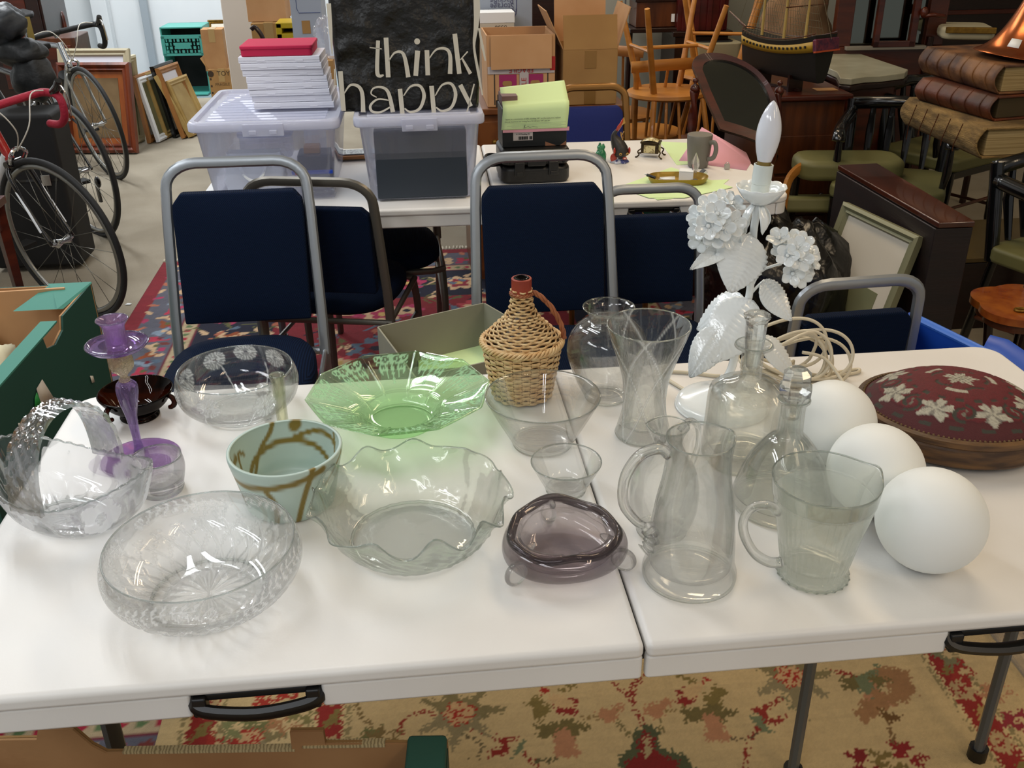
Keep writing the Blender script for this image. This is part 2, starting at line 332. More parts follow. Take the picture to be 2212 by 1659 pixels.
# cream rug
cv = Canvas(-.86, -1.0, 1.14, .96, .0045, 'c2a878')
F = lambda x, y: az(x, y, 0)[:2]
def PL(*p): return [tuple(F(p[i], p[i+1])) for i in range(0, len(p), 2)]
def ctr(x, y): return tuple(F(x, y))
CR, RD, OL, PK, SG = 'c8ae7c', '8c241c', '7c6a36', 'b07c58', '6e7452'
xs1 = ctr(430, 1590)[0]; xs2 = ctr(714, 1545)[0]; xs3 = 0.905
for xc in (xs1, xs2, xs3-.02):
    cv.rect(xc-.042, -1, xc+.042, .96, '8a7a50'); cv.rect(xc-.036, -1, xc+.036, .96, CR); cv.rect(xc-.027, -1, xc+.027, .96, RD)
    y = -1.
    k = 0
    while y < .96:
        if k % 2: cv.ell(xc, y, .022, .03, 'b09468', 0, 5, .18); cv.ell(xc, y, .010, .010, RD); cv.ell(xc, y, .004, .004, CR)
        else: cv.poly([(xc-.02, y-.03), (xc+.018, y-.012), (xc+.02, y+.034), (xc-.004, y+.014)], OL if k % 4 else 'a88a50')
        y += .075; k += 1
def rosette(x, y, s=1):
    for a, L_ in ((0, .085), (.8, .07), (1.9, .085), (2.6, .07), (3.6, .08), (4.5, .085), (5.4, .07)):
        cv.ell(x+L_*.6*s*math.cos(a), y+L_*.6*s*math.sin(a), .04*s, .018*s, '7e7048' if a < 3 else '8a7c58', a, 3, .3)
    for k in range(6): a = k*PI/3; cv.ell(x+.022*s*math.cos(a), y+.022*s*math.sin(a), .015*s, .015*s, 'a02818')
    for k in range(6): a = k*PI/3; cv.ell(x+.022*s*math.cos(a), y+.022*s*math.sin(a), .010*s, .010*s, 'c09a6c')
    cv.ell(x, y, .012*s, .012*s, 'a02818'); cv.ell(x, y, .008*s, .008*s, 'c09a6c')
def vine(*p, c='8a2c1c', w_=.007): cv.line([tuple(q[:2]) for q in catm([tuple(F(p[i], p[i+1]))+(0,) for i in range(0, len(p), 2)])], w_, c)
vine(870, 1590, 868, 1565, 905, 1545, 940, 1547); vine(1020, 1580, 1050, 1592, 1085, 1600); vine(1120, 1628, 1150, 1650, 1190, 1700); vine(1150, 1645, 1190, 1648, 1215, 1625, c='5e5634')
vine(1310, 1470, 1350, 1500, 1368, 1520, 1375, 1545, 1390, 1570); vine(1368, 1520, 1366, 1490, 1385, 1466); vine(1330, 1560, 1350, 1585, 1372, 1592, c='7a6c40'); vine(1420, 1590, 1432, 1570, 1425, 1545, c='7a6c40')
vine(1260, 1553, 1300, 1555, 1340, 1540, c='8a7040', w_=.005); vine(1420, 1548, 1460, 1535, 1500, 1520, c='8a7040', w_=.005); vine(1765, 1456, 1810, 1456, 1850, 1464); vine(1690, 1505, 1660, 1530, 1620, 1540)
vine(1690, 1505, 1710, 1535, 1740, 1555, c='7a7450'); vine(1640, 1570, 1625, 1595, 1580, 1600, 1550, 1590, c='5e4c30'); vine(1640, 1570, 1615, 1610, 1610, 1659); vine(1912, 1560, 1925, 1590, 1935, 1620, c='7a5c34'); vine(985, 1590, 1040, 1610, 1035, 1640, 1015, 1640, c='6a5c3c', w_=.005)
vine(770, 1520, 775, 1545, 800, 1570, c='7a6438')
for (x, y, s) in ((993, 1545, 1), (1708, 1465, 1), (540, 1600, .8)): rosette(*ctr(x, y), s)
for sx, cx in ((1, 1178), (-1, 1530)):
    q = lambda *p: PL(*[cx+sx*(v-1178) if i % 2 == 0 else v-(0 if sx > 0 else 22) for i, v in enumerate(p)])
    cv.poly(q(1133, 1524, 1165, 1505, 1176, 1530, 1192, 1520, 1185, 1545, 1162, 1563, 1150, 1550, 1152, 1535), OL); cv.poly(q(1204, 1500, 1240, 1478, 1252, 1483, 1225, 1495, 1222, 1502), OL); cv.poly(q(1195, 1522, 1215, 1535, 1222, 1528, 1218, 1505, 1235, 1514, 1252, 1520, 1238, 1530, 1250, 1545, 1225, 1550, 1208, 1545), RD)
    cv.ell(*ctr(cx+sx*34, 1520 if sx > 0 else 1498), .030, .016, 'c4a272', -.6*sx); cv.rect(*(ctr(cx+sx*2-7, 1504 if sx > 0 else 1480)), *(v+.018 for v in ctr(cx+sx*2-7, 1504 if sx > 0 else 1480)), 'a02818')
for (x, y, s) in ((1218, 1605, 1), (1540, 1572, 1), (1880, 1500, 1)):
    X, Y = ctr(x, y); cv.ell(X, Y+.032, .055, .024, '6e6034', 0, 5, .2); cv.poly([(X-.026, Y-.04), (X+.026, Y-.045), (X+.018, Y+.03), (X-.012, Y+.035)], PK)
for (x, y) in ((1318, 1545), (1420, 1535)): X, Y = ctr(x, y); cv.ell(X, Y, .032, .018, 'b07c56', .6, 3, .3)
cv.poly(PL(1345, 1700, 1340, 1640, 1365, 1620, 1368, 1585, 1395, 1568, 1422, 1585, 1425, 1620, 1470, 1630, 1500, 1659, 1480, 1700), '4e5234'); cv.poly(PL(1350, 1670, 1352, 1650, 1380, 1635, 1378, 1600, 1395, 1582, 1413, 1600, 1415, 1630, 1465, 1650, 1470, 1670, 1440, 1700, 1360, 1700), '7c1814')
cv.poly(PL(1390, 1640, 1388, 1605, 1396, 1594, 1405, 1605, 1405, 1640), 'a8946a')
cv.poly(PL(1055, 1640, 1058, 1625, 1085, 1620, 1078, 1600, 1128, 1592, 1128, 1598, 1098, 1605, 1100, 1630), '8a2418'); cv.poly(PL(1100, 1650, 1115, 1620, 1132, 1605, 1130, 1618, 1118, 1635), SG)
cv.poly(PL(1635, 1535, 1650, 1530, 1665, 1560, 1697, 1550, 1690, 1568, 1655, 1568, 1640, 1550), '8c2a1c'); cv.poly(PL(1612, 1558, 1640, 1545, 1655, 1575, 1675, 1588, 1650, 1592, 1635, 1570), SG)
cv.poly(PL(1845, 1470, 1880, 1455, 1888, 1437, 1905, 1445, 1895, 1462, 1870, 1468, 1905, 1505, 1905, 1520, 1860, 1500), SG)
for i in range(9): a = i/8; cv.ell(*ctr(1915+42*math.sin(a*5), 1455+90*a), .030, .016, '9a7048', a*4, 3, .3)
cv.poly(PL(1893, 1528, 1915, 1545, 1950, 1553, 1920, 1566, 1905, 1560), '6a4a20')
for (x, y, c) in ((1865, 1655, '7c1c18'), (1960, 1632, '8a201c'), (1915, 1650, '7a6634'), (2075, 1455, '962c20'), (2195, 1560, '8a2a30'), (2040, 1420, '7a7450'), (2150, 1500, 'b07c58'), (455, 1620, '9a2a1c'), (520, 1625, '9a2a1c'), (620, 1500, 'a02c1c'), (580, 1510, 'a02c1c'), (560, 1560, '6c6a3c'), (610, 1570, 'a07048'), (650, 1545, '7a7040'), (800, 1600, '6c6a3c'), (830, 1595, '7a6438'), (505, 1575, '7a7a4c')):
    X, Y = ctr(x, y); cv.ell(X, Y, .034, .022, c, x*.7, 5, .35); cv.ell(X+.01, Y, .014, .010, 'c4a878', 0, 4, .2)
rr = np.random.RandomState(9)
for q in range(20):
    X, Y = -.8+rr.rand()*1.9, -.98+rr.rand()*.95; (rosette(X, Y, .9) if q % 3 == 0 else cv.ell(X, Y, .05, .025, [RD, OL, PK, SG][q % 4], q, 5, .35))
cv.rect(1.12, -1, 1.14, .96, '7a5a38'); cv.wobble(4, 1); cv.jitter(8, .13, 4)
rug('cream_floral_rug', cv, .006, 'cream rug with red stripe borders and olive flowers beneath the front table')
# ---------------------------------------------------------------- folding tables
def folding_table(label):
    t = thing('folding_table', label, 'table', (0, 0, 0)); D = .80; Lh = .915
    for s in (-1, 1):
        r = .05; poly = [(s*.0016, 0), (s*.0016, D)]
        for i in range(7): a = PI/2*i/6; poly.append((s*(Lh-r+r*math.sin(a)), D-r+r*math.cos(a)))
        for i in range(7): a = PI/2*i/6; poly.append((s*(Lh-r+r*math.cos(a)), r-r*math.sin(a)))
        if s > 0: poly = poly[::-1]
        top = obj('table_top', G().prism(poly, .715, .74), M['table'], t, bevel=.009, bseg=3)
        g = G(); hc = .4876
        for (a, b) in ((.002, hc-.079), (hc+.079, Lh-.045)):
            g.prism([(s*a, .004), (s*b, .004), (s*b, .02), (s*a, .02)][::(1 if s > 0 else -1)], .679, .7175)
        g.prism([(s*.002, D-.02), (s*(Lh-.045), D-.02), (s*(Lh-.045), D-.004), (s*.002, D-.004)][::(1 if s > 0 else -1)], .679, .7175)
        g.prism([(s*(Lh-.02), .045), (s*(Lh-.004), .045), (s*(Lh-.004), D-.045), (s*(Lh-.02), D-.045)][::(1 if s > 0 else -1)], .679, .7175)
        for cy_ in (.045, D-.045):
            q0, q1 = (PI*1.5, 2*PI) if cy_ < .1 else (0, PI/2)
            pts = [(s*(Lh-.045+math.cos(q0+(q1-q0)*i/6)*R_), cy_+math.sin(q0+(q1-q0)*i/6)*R_) for R_, rng in ((.041, range(7)), (.025, range(6, -1, -1))) for i in rng]
            g.prism(pts[::(1 if s > 0 else -1)], .679, .7175)
        obj('apron', g, M['table'], t, bevel=.005)
        h = obj('handle', G().tube(catm([(s*(hc+x), y, z) for x, y, z in [(-.074, .014, .706), (-.075, .006, .696), (-.055, .0, .690), (0, -.004, .686), (.055, .0, .690), (.075, .006, .696), (.074, .014, .706)]], 4), (.0105, .008), 8), M['black'], t)
        obj('handle_mount', G().box((s*hc, .014, .708), (.158, .014, .012)).box((s*(hc-.069), .008, .698), (.018, .018, .03)).box((s*(hc+.069), .008, .698), (.018, .018, .03)), M['black'], h, bevel=.003)
        for (x, y) in (((.425, .39), (.815, .395)) if s > 0 else ((.80, .31), (.80, .72))):
            lg = obj('leg', G().tube([(s*x, y, .70), (s*x, y, .02)], (.016, .011), 8), M['steel'], t)
            obj('foot_cap', G().tube([(s*x, y, .035), (s*x, y, .0065)], .019, 10), M['black'], lg)
        y0 = .39 if s > 0 else .31
        obj('brace', G().tube([(s*(.425 if s > 0 else .80), y0, .66), (s*(.815 if s > 0 else .80), y0 if s > 0 else .72, .66)], .011, 8), M['steel'], t)
    obj('hinge_rail', G().box((0, .4, .70), (.03, .74, .02)), M['steel'], t)
    return t
ft = folding_table('white folding table in front, covered with glass bowls, jugs and a lamp')
ft2 = copy_tree(ft); tag(ft2, 'white folding table behind the blue chairs, holding plastic boxes and a mug', 'table')
ft2.location = (-.0122, 1.9304, 0); ft2.rotation_euler.z = -.0232
# ---------------------------------------------------------------- chairs
m_, t, b = nt('navy_weave'); M['navy'] = m_; L = t.links.new
tc = ND(t, 'ShaderNodeTexCoord'); mp = ND(t, 'ShaderNodeMapping'); mp.inputs['Rotation'].default_value = (0, .9, 0); L(tc.outputs['Object'], mp.inputs[0])
wv = ND(t, 'ShaderNodeTexWave', _Scale=95); L(mp.outputs[0], wv.inputs['Vector']); r = ND(t, 'ShaderNodeValToRGB'); r.color_ramp.elements[0].color = (.0012, .004, .014, 1); r.color_ramp.elements[1].color = (.003, .011, .036, 1)
L(wv.outputs['Fac'], r.inputs[0]); L(r.outputs[0], b.inputs['Base Color']); b.inputs['Roughness'].default_value = .85; b.inputs['Specular IOR Level'].default_value = .12; bp = ND(t, 'ShaderNodeBump', _Strength=.4, _Distance=.002); L(wv.outputs['Fac'], bp.inputs['Height']); L(bp.outputs[0], b.inputs['Normal'])
M['royal'] = mat('royal_blue_fabric', '14246a', .85, bump=.1, bs=300)
def banquet_chair(label, loc, rz, w_=.40, H_=.94, sh=.47, rec=.12, fm='chair_frame', sm='navy', group=None):
    t = thing('banquet_chair', label, 'chair', (loc[0], loc[1], loc[2]+.003), rz, group); hw = w_/2; yb = .20
    def bp_(x, z): return (x, yb+(z-sh)/(H_-sh)*rec, z)
    ra = hw*.42; pts = [bp_(-hw, sh-.06), bp_(-hw*.995, sh+.05), bp_(-hw*.95, H_-ra-.05)]
    arc = [bp_(-hw*.93+ra-ra*math.cos(a), H_-ra*.75+ra*.75*math.sin(a)) for a in [PI/2*i/6 for i in range(7)]]
    left = pts+arc; loop = left+[(-q[0], q[1], q[2]) for q in reversed(left)]
    obj('back_frame', G().tube(loop, (.010, .015), 8, flat=(0, 1, 0)), M[fm], t)
    # backrest pad
    zt, zb = H_-.075, sh+.045
    def pf(u, v):
        z = zb+(zt-zb)*v; e = 1-max(0, (v-.86)/.14)**3*.14; xw = (hw*.93-.012)*e*(1-.02*(1-v)); x = (u-.5)*2*xw; q = bp_(x, z); return (q[0], q[1]-.018-.010*(1-(2*u-1)**4)*(1-(2*v-1)**6), q[2])
    def pb(u, v): q = pf(1-u, v); return (q[0], bp_(0, q[2])[1]+.016, q[2])
    g = G().grid(pf, 12, 14).grid(pb, 12, 14); n = 12*14
    for a, b_ in [((lambda i: i), (lambda i: 11-i))]:
        for i in range(11): g.f.append((i+1, i, n+11-i, n+10-i)); tt = 13*12; g.f.append((tt+i, tt+i+1, n+tt+10-i, n+tt+11-i))
    for j in range(13): g.f.append((j*12, (j+1)*12, n+(j+1)*12+11, n+j*12+11)); g.f.append(((j+1)*12+11, j*12+11, n+j*12, n+(j+1)*12))
    obj('backrest', g, M[sm], t, bevel=.006)
    # seat
    pr = []
    def sf(th):
        c_, s_ = math.cos(th), math.sin(th); e = 3.2; k = (abs(c_)**e+abs(s_)**e)**(-1/e); return hw*.97*c_*k*(1-.06*max(0, s_)), -.01+.205*s_*k
    g = G(); rings = [(.90, sh-.045), (1, sh-.030), (1.0, sh-.008), (.95, sh+.008), (.75, sh+.016), (.4, sh+.018), (.02, sh+.018)]; n = 32
    for (k, z) in rings:
        for i in range(n): x, y = sf(2*PI*i/n); g.v.append((x*k, y*k-.0, z))
    g.f = [(j*n+i, j*n+(i+1) % n, (j+1)*n+(i+1) % n, (j+1)*n+i) for j in range(len(rings)-1) for i in range(n)]+[tuple(range(n-1, -1, -1)), tuple(range((len(rings)-1)*n, len(rings)*n))]
    obj('seat', g, M[sm], t, sharp=60)
    obj('seat_frame', G().tube([(-hw, .20, sh-.055), (-hw, -.17, sh-.05), (-hw*.8, -.19, sh-.05), (hw*.8, -.19, sh-.05), (hw, -.17, sh-.05), (hw, .20, sh-.055)], (.012, .010), 8, closed=True), M[fm], t)
    for s in (-1, 1):
        obj('leg', G().tube(catm([(s*hw, yb, sh-.05), (s*hw*1.0, yb+.0, sh-.12), (s*hw*1.0, yb+.05, .2), (s*hw, yb+.09, .004)]), (.014, .010), 8), M[fm], t)
        obj('leg', G().tube(catm([(s*hw*.98, -.16, sh-.05), (s*hw, -.19, sh-.14), (s*hw, -.20, .2), (s*hw, -.21, .004)]), (.014, .010), 8), M[fm], t)
        obj('brace', G().tube([(s*hw*.98, yb+.01, sh-.16), (s*hw*.98, -.19, sh-.18)], .007, 6), M[fm], t)
    return t
banquet_chair('navy fabric chair with silver frame, seat to camera, behind the daisy bowl', (-.735, 1.46, .0), 0, .405, .935)
banquet_chair('navy chair half hidden behind the silver framed chair at left, back turned', (-.50, 2.07, .0), PI-.22, .40, .86, rec=.05, fm='chair_frame_d')
banquet_chair('dark blue chair tucked under the far table, only its seat and legs showing', (-.37, 2.44, .0), .02, .40, .72, sh=.47, rec=.03, fm='chair_frame_d')
banquet_chair('navy fabric chair with silver frame behind the wicker bottle', (.10, 1.42, .0), 0, .395, .93)
banquet_chair('navy chair behind the engraved vase and the white flower lamp', (.435, 1.57, .0), 0, .32, .80, rec=.06, sh=.42)
banquet_chair('navy chair behind the coiled white lamp flex, back only visible', (.715, 1.24, .0), PI+.05, .31, .80, rec=.02, sh=.42)
banquet_chair('royal blue chair with bronze frame beyond the far table', (.50, 2.86, .0), 0, .30, .86, rec=.08, fm='bronze_frame', sm='royal')
# ---------------------------------------------------------------- glass on the front table
TZ = .7402
def smooth(pr, k):
    if not k: return list(pr)
    return [(max(0, q[0]), q[1]) for q in catm([(a, b, 0) for a, b in pr], k)]
def ves(outer, inner, n=64, k=4, fo=None, fi=None, fr=None, sx=1, sy=1, ko=None):
    """closed revolved wall: outer profile bottom to rim, inner profile rim to bottom; relief and etching by angle and height"""
    o = smooth(outer, ko or k); i_ = smooth(inner, k); g = G(); F_ = []; rows = [(r, z, j/(len(o)-1), 0) for j, (r, z) in enumerate(o)]+[(r, z, 1-j/(len(i_)-1), 1) for j, (r, z) in enumerate(i_)]
    for (r, z, t, sd) in rows:
        f_ = fo if sd == 0 else fi
        for q in range(n):
            th = 2*PI*q/n; rr, zz = f_(th, t, r, z) if f_ else (r, z); g.v.append((rr*math.cos(th)*sx, rr*math.sin(th)*sy, zz))
            F_.append(fr(th, t, sd, z) if fr else 0)
    m_ = len(rows); g.f = [(a*n+b, a*n+(b+1) % n, (a+1)*n+(b+1) % n, (a+1)*n+b) for a in range(m_-1) for b in range(n)]
    g.f += [tuple(range(n-1, -1, -1)), tuple((m_-1)*n+b for b in range(n))]
    k_ = len(o)-1; g.rim = [tuple((Vector(g.v[k_*n+b])+Vector(g.v[(k_+1)*n+b]))/2) for b in range(n)]
    ks = [j for j in range(len(o)) if j > 2 and o[j][1] < .006 and o[j][0] > .02]; kf = max(ks, key=lambda j: o[j][0]) if ks else None
    g.foot = [tuple(Vector((g.v[kf*n+b][0]*.97, g.v[kf*n+b][1]*.97, max(.0028, g.v[kf*n+b][2])))) for b in range(n)] if kf else None
    return g, (np.array(F_) if fr else None)
M['rimg'] = glass('rim_glass', (.90, .93, .92), .35)
M['foot_glint'] = glass('foot_glint_glass', (.95, .965, .955), .15)
def rim(parent, g, r=.0012, mt=None):
    o = obj('rim', G().tube(g.rim, r, 6, closed=True), mt or M['rimg'], parent, sharp=0)
    if g.foot: obj('foot_glint_ring', G().tube(g.foot, .0022, 8, closed=True), M['foot_glint'], parent, sharp=0)  # added glass ring, draws the bright and dark line of a thick base
    return o
def vobj(name, label, cat, px, py, gm, mt, parent=None, rz=0, sharp=0, loc=None, group=None):
    g, F_ = gm; o = obj(name, g, mt, parent, sharp=sharp, attr={'frost': F_} if F_ is not None else None)
    if parent is None:
        q = az(px, py, TZ) if loc is None else Vector(loc); o.location = (q[0], q[1], TZ if loc is None else loc[2]); o.rotation_euler.z = rz; tag(o, label, cat, group)
    if hasattr(g, 'rim') and name not in ('swirl_bowl', 'green_glass_bowl'): rim(o, g)
    return o
def gro(x, w_): return max(0, 1-abs(x)/w_)
def dia(th, z, N, pitch, w_=.16):
    a = th*N/(2*PI); b = z/pitch; u, v = (a+b) % 1-.5, (a-b) % 1-.5; return max(gro(abs(u)-.5, w_), gro(abs(v)-.5, w_))
# large cut bowl
def sprig(th, t):
    u = ((th*5/(2*PI)) % 1-.5)*.16; v = (t-.825)*.14; v2 = v-.008*math.sin(u*40)
    if abs(v2) < .0008 and abs(u) < .06: return True
    for k in range(-4, 5):
        du = u-k*.013; dv = abs(v2)
        if 0 < dv < .013 and abs(du-dv*.7) < .0032*math.sin(PI*dv/.013): return True
    return math.hypot(u-.072, v) < .009 and abs(math.cos(6*math.atan2(v, u-.072))) > .6
def cb_o(th, t, r, z):
    if .30 < t < .70: d = dia(th, z, 26, .0275, .13)*min(1, (t-.30)/.05)*min(1, (.70-t)/.04); r -= .0026*d; z += .0006*d
    if t <= .30 and r > .004:
        q = (th*20/(2*PI)) % 1-.5; d = max(0, 1-abs(q)/.42)*max(0, 1-abs(r-.030)/.028); z += .0042*d
    if t > .86: d = max(0, math.cos(th*26))*gro(t-.93, .07); r -= .0012*d
    return r, z
gm = ves([(.0005, .004), (.012, .004), (.025, .004), (.040, .0035), (.056, .003), (.062, 0), (.070, .002), (.092, .012), (.113, .028), (.126, .046), (.130, .060), (.129, .073), (.1255, .084), (.1235, .089)],
    [(.1205, .0895), (.1215, .084), (.1235, .073), (.1245, .060), (.1205, .046), (.107, .030), (.086, .017), (.060, .010), (.03, .0085), (.0005, .0085)], 272, 5, cb_o, fr=lambda th, t, sd, z: 0 if sd else (.75*dia(th, z, 26, .0275, .13) if .30 < t < .70 else (.45*gro(((th*20/(2*PI)) % 1)-.5, .3) if .05 < t < .26 else (.85 if .70 < t < .95 and sprig(th, t) else 0))))
vobj('cut_glass_bowl', 'large clear cut glass bowl with diamond sides and star base at table front', 'bowl', 453, 1288, gm, glass('cut_glass', (.995, .997, .995), .72, frost=.8, fattr=True, fcol=(.95, .96, .96)))
# bowl with engraved daisies
DA = [(1.0, .80), (1.55, .86), (2.1, .80), (2.75, .72), (.35, .74), (3.6, .75), (4.4, .8), (5.3, .75)]
def da_f(th, t, sd, z):
    if sd: return 0
    v = 0
    for (a, c) in DA:
        du = ((th-a+PI) % (2*PI)-PI)*.108; dv = (t-c)*.16; d = math.hypot(du, dv)
        if d < .0215: v = max(v, .35+.65*max(0, math.cos(math.atan2(dv, du)*18)) if d > .003 else 0)
    if .35 < t < .72:
        for k in range(8):
            a = .2+k*.78; du = ((th-a-(t-.35)*.7+PI) % (2*PI)-PI)*.1
            if abs(du) < .0014: v = max(v, .8)
    return v
gm = ves([(.0005, .005), (.03, .005), (.05, .004), (.054, 0), (.060, .004), (.082, .016), (.101, .034), (.108, .052), (.109, .066), (.106, .080), (.102, .090)],
    [(.0985, .0905), (.1025, .080), (.105, .066), (.104, .052), (.097, .036), (.078, .020), (.052, .010), (.0005, .009)], 288, 5, fr=da_f)
vobj('daisy_bowl', 'round clear glass bowl engraved with daisies at the back left edge', 'bowl', 522, 892, gm, glass('etched_glass', (.99, .995, .99), .78, frost=.85, fattr=True, fcol=(.82, .85, .85)))
g, _ = ves([(.0005, .0), (.0095, .0), (.010, .02), (.0105, .06), (.0125, .09), (.0140, .1)], [(.0105, .1), (.009, .088), (.0075, .06), (.007, .012), (.0005, .010)], 32, 3)
vobj('posy_tube', 'slim pale glass tube vase standing against the daisy bowl', 'vase', 612, 918, (g, None), glass('pale_yellow_glass', (.96, .96, .88), .7))
t = thing('glass_stopper', 'small clear round glass stopper beside the daisy bowl', 'stopper', tuple(az(578, 905, TZ)))
g = G().lathe([(.0005, 0), (.007, .001), (.007, .006), (.004, .012), (.0045, .040), (.004, .045)], 20); obj('shank', g, M['thick'], t)
g = G().sph((0, 0, .058), .0145, 24, 14); obj('finial', g, M['thick'], t)
# purple candlestick
M['amethyst'] = glass('amethyst_glass', (.68, .56, .82), .55, frost=.12, fcol=(.5, .36, .65)); M['amethyst_p'] = glass('amethyst_pale', (.80, .66, .86), .55, frost=.22, fcol=(.62, .45, .70))
q = az(305, 990, TZ); t = thing('candlestick', 'tall purple glass candlestick with gold flecked knop behind the crystal basket', 'candlestick', (q.x, q.y, TZ))
g, _ = ves([(.0005, 0), (.03, .0), (.062, 0), (.064, .002)], [(.063, .0035), (.045, .004), (.02, .006), (.011, .012), (.0075, .018), (.0005, .019)], 64, 4); obj('foot', g, M['amethyst_p'], t, sharp=0)
def tw(th, i, r, z): return r*(1+.16*math.cos(3*th+z*32)*(1 if .03 < z < .15 else .2)), z
g = G().lathe(smooth([(.010, .014), (.0065, .03), (.0065, .05), (.009, .08), (.0135, .105), (.0165, .125), (.0155, .138), (.010, .146)], 4), 32, fn=tw); obj('stem', g, M['amethyst'], t, sharp=0)
M['fleck'] = glass('gold_fleck_glass', (.93, .86, .72), .4, bump=.6, bs=160, frost=.2, fcol=(.7, .6, .42))
def rb(th, i, r, z): return r*(1+.07*math.cos(10*th)), z
g = G().lathe(smooth([(.006, .144), (.009, .149), (.0055, .155), (.0095, .161), (.0165, .169), (.019, .180), (.0165, .191), (.008, .198)], 4), 40, fn=rb); obj('knop', g, M['fleck'], t, sharp=0)
g, _ = ves([(.006, .198), (.020, .200), (.040, .205), (.0485, .213)], [(.0475, .2145), (.038, .2085), (.018, .2045), (.005, .2045)], 48, 4); obj('drip_tray', g, M['amethyst'], t, sharp=0); rim(t, g)
g, _ = ves([(.0005, .204), (.014, .205), (.0165, .212), (.0165, .235), (.018, .245), (.0245, .254)], [(.0235, .2555), (.0165, .247), (.0135, .236), (.0135, .214), (.0005, .212)], 40, 4); obj('socket', g, M['amethyst_p'], t, sharp=0); rim(t, g)
# amber lug bowl
M['amber'] = glass('dark_amber_glass', (.16, .055, .015), .3); q = az(303, 898, TZ)
t = thing('amber_bowl', 'small dark amber glass bowl with lug handles behind the candlestick', 'bowl', (q.x, q.y, TZ))
g, _ = ves([(.0005, .003), (.026, .003), (.033, 0), (.035, .003), (.031, .009), (.036, .014), (.052, .028), (.064, .046), (.066, .051)], [(.064, .0525), (.060, .047), (.048, .032), (.03, .018), (.0005, .014)], 56, 4); obj('body', g, M['amber'], t, sharp=0)
for a in (-.25, 1.85, 4.15): obj('lug', G().tube([(math.cos(a)*(.060+.012*math.sin(k)), math.sin(a)*(.060+.012*math.sin(k)), .034+.012*math.cos(k)) for k in [PI*i/8 for i in range(9)]], [.004+.0012*math.sin(PI*i/8) for i in range(9)], 8), M['amber'], t, sharp=0)
# tumbler
gm = ves([(.0005, .0), (.030, .0), (.033, .003), (.036, .015), (.0405, .035), (.041, .048), (.0385, .062)], [(.0365, .0625), (.0385, .048), (.038, .036), (.033, .022), (.02, .017), (.0005, .0165)], 56, 4)
vobj('tumbler', 'small heavy based clear glass tumbler at the candlestick foot', 'glass', 351, 1058, gm, M['thick'])
# crystal basket
t = thing('crystal_basket', 'cut crystal basket with a tall arched handle at the left edge', 'basket', tuple(az(172, 1122, TZ)), -.45)
def bk(th, t_, r, z):
    e = max(0, (t_-.35)/.65); zr = .020*e*math.cos(2*th)+.004*e*(abs(math.sin(th*22)) if t_ > .96 else 0)
    r2 = r*(1+.04*math.cos(2*th)*e); d = gro(((th*16/(2*PI)+t_*1.5) % 1)-.5, .20)*(1 if .25 < t_ < .85 else 0)+(gro(((th*24/(2*PI)) % 1)-.5, .3) if t_ < .22 else 0); return r2-.0026*d, z+zr+(.002*d if t_ < .3 else 0)
def bkf(th, t_, sd, z):
    v = 0
    for a in (PI*.5-.35, PI*1.5-.3, PI*1.5+.9, .4):
        du = ((th-a+PI) % (2*PI)-PI)*.09; dv = (t_-.72)*.12; d = math.hypot(du, dv); ang = math.atan2(dv, du)
        if d < .026*(.72+.28*abs(math.cos(ang*2.5))) and sd == 0: v = .75 if d > .006 else .2
    return v
g, F_ = ves([(.0005, .003), (.02, .003), (.045, .0), (.052, .003), (.075, .014), (.094, .034), (.104, .060), (.110, .082), (.112, .090)], [(.107, .090), (.104, .080), (.098, .060), (.088, .038), (.068, .020), (.045, .011), (.0005, .009)], 256, 5, bk, lambda th, t_, r, z: bk(th, max(t_, .9) if z > .085 else t_, r, z) if False else (r*(1+.04*math.cos(2*th)*max(0, (t_-.35)/.65)), z+.020*math.cos(2*th)*max(0, (t_-.35)/.65)), bkf, sx=1.22, sy=.80)
M['cutcr'] = glass('cut_crystal', (.99, .995, 1), .55, frost=.8, fattr=True, fcol=(.92, .93, .95)); obj('bowl', g, M['cutcr'], t, sharp=0, attr={'frost': F_}); rim(t, g)
def hd(side):
    def f(u, v):
        a = PI*u; y = -math.cos(a)*.084; z = .066+.128*math.sin(a)**.75; hw = .016+.012*(abs(math.cos(a))**2)+.003*math.sin(a); x = (v-.5)*2*hw
        nrm = Vector((0, math.cos(a)*-.8, math.sin(a))).normalized(); d = dia(u*6, (v-.5)*.1, 14, .034, .35)
        off = (.0042-.0026*d) if side else -.0035; return (x, y+nrm.y*off, z+nrm.z*off)
    return f
g = G().grid(hd(1), 90, 20).grid(hd(0), 90, 20); n = 1800
for i in range(89): g.f.append((i+1, i, n+i, n+i+1)); tt = 19*90; g.f.append((tt+i, tt+i+1, n+tt+i+1, n+tt+i))
for j in range(19): g.f.append((j*90, (j+1)*90, n+(j+1)*90, n+j*90)); g.f.append(((j+1)*90+89, j*90+89, n+j*90+89, n+(j+1)*90+89))
obj('handle', g, M['cutcr'], t, sharp=25)
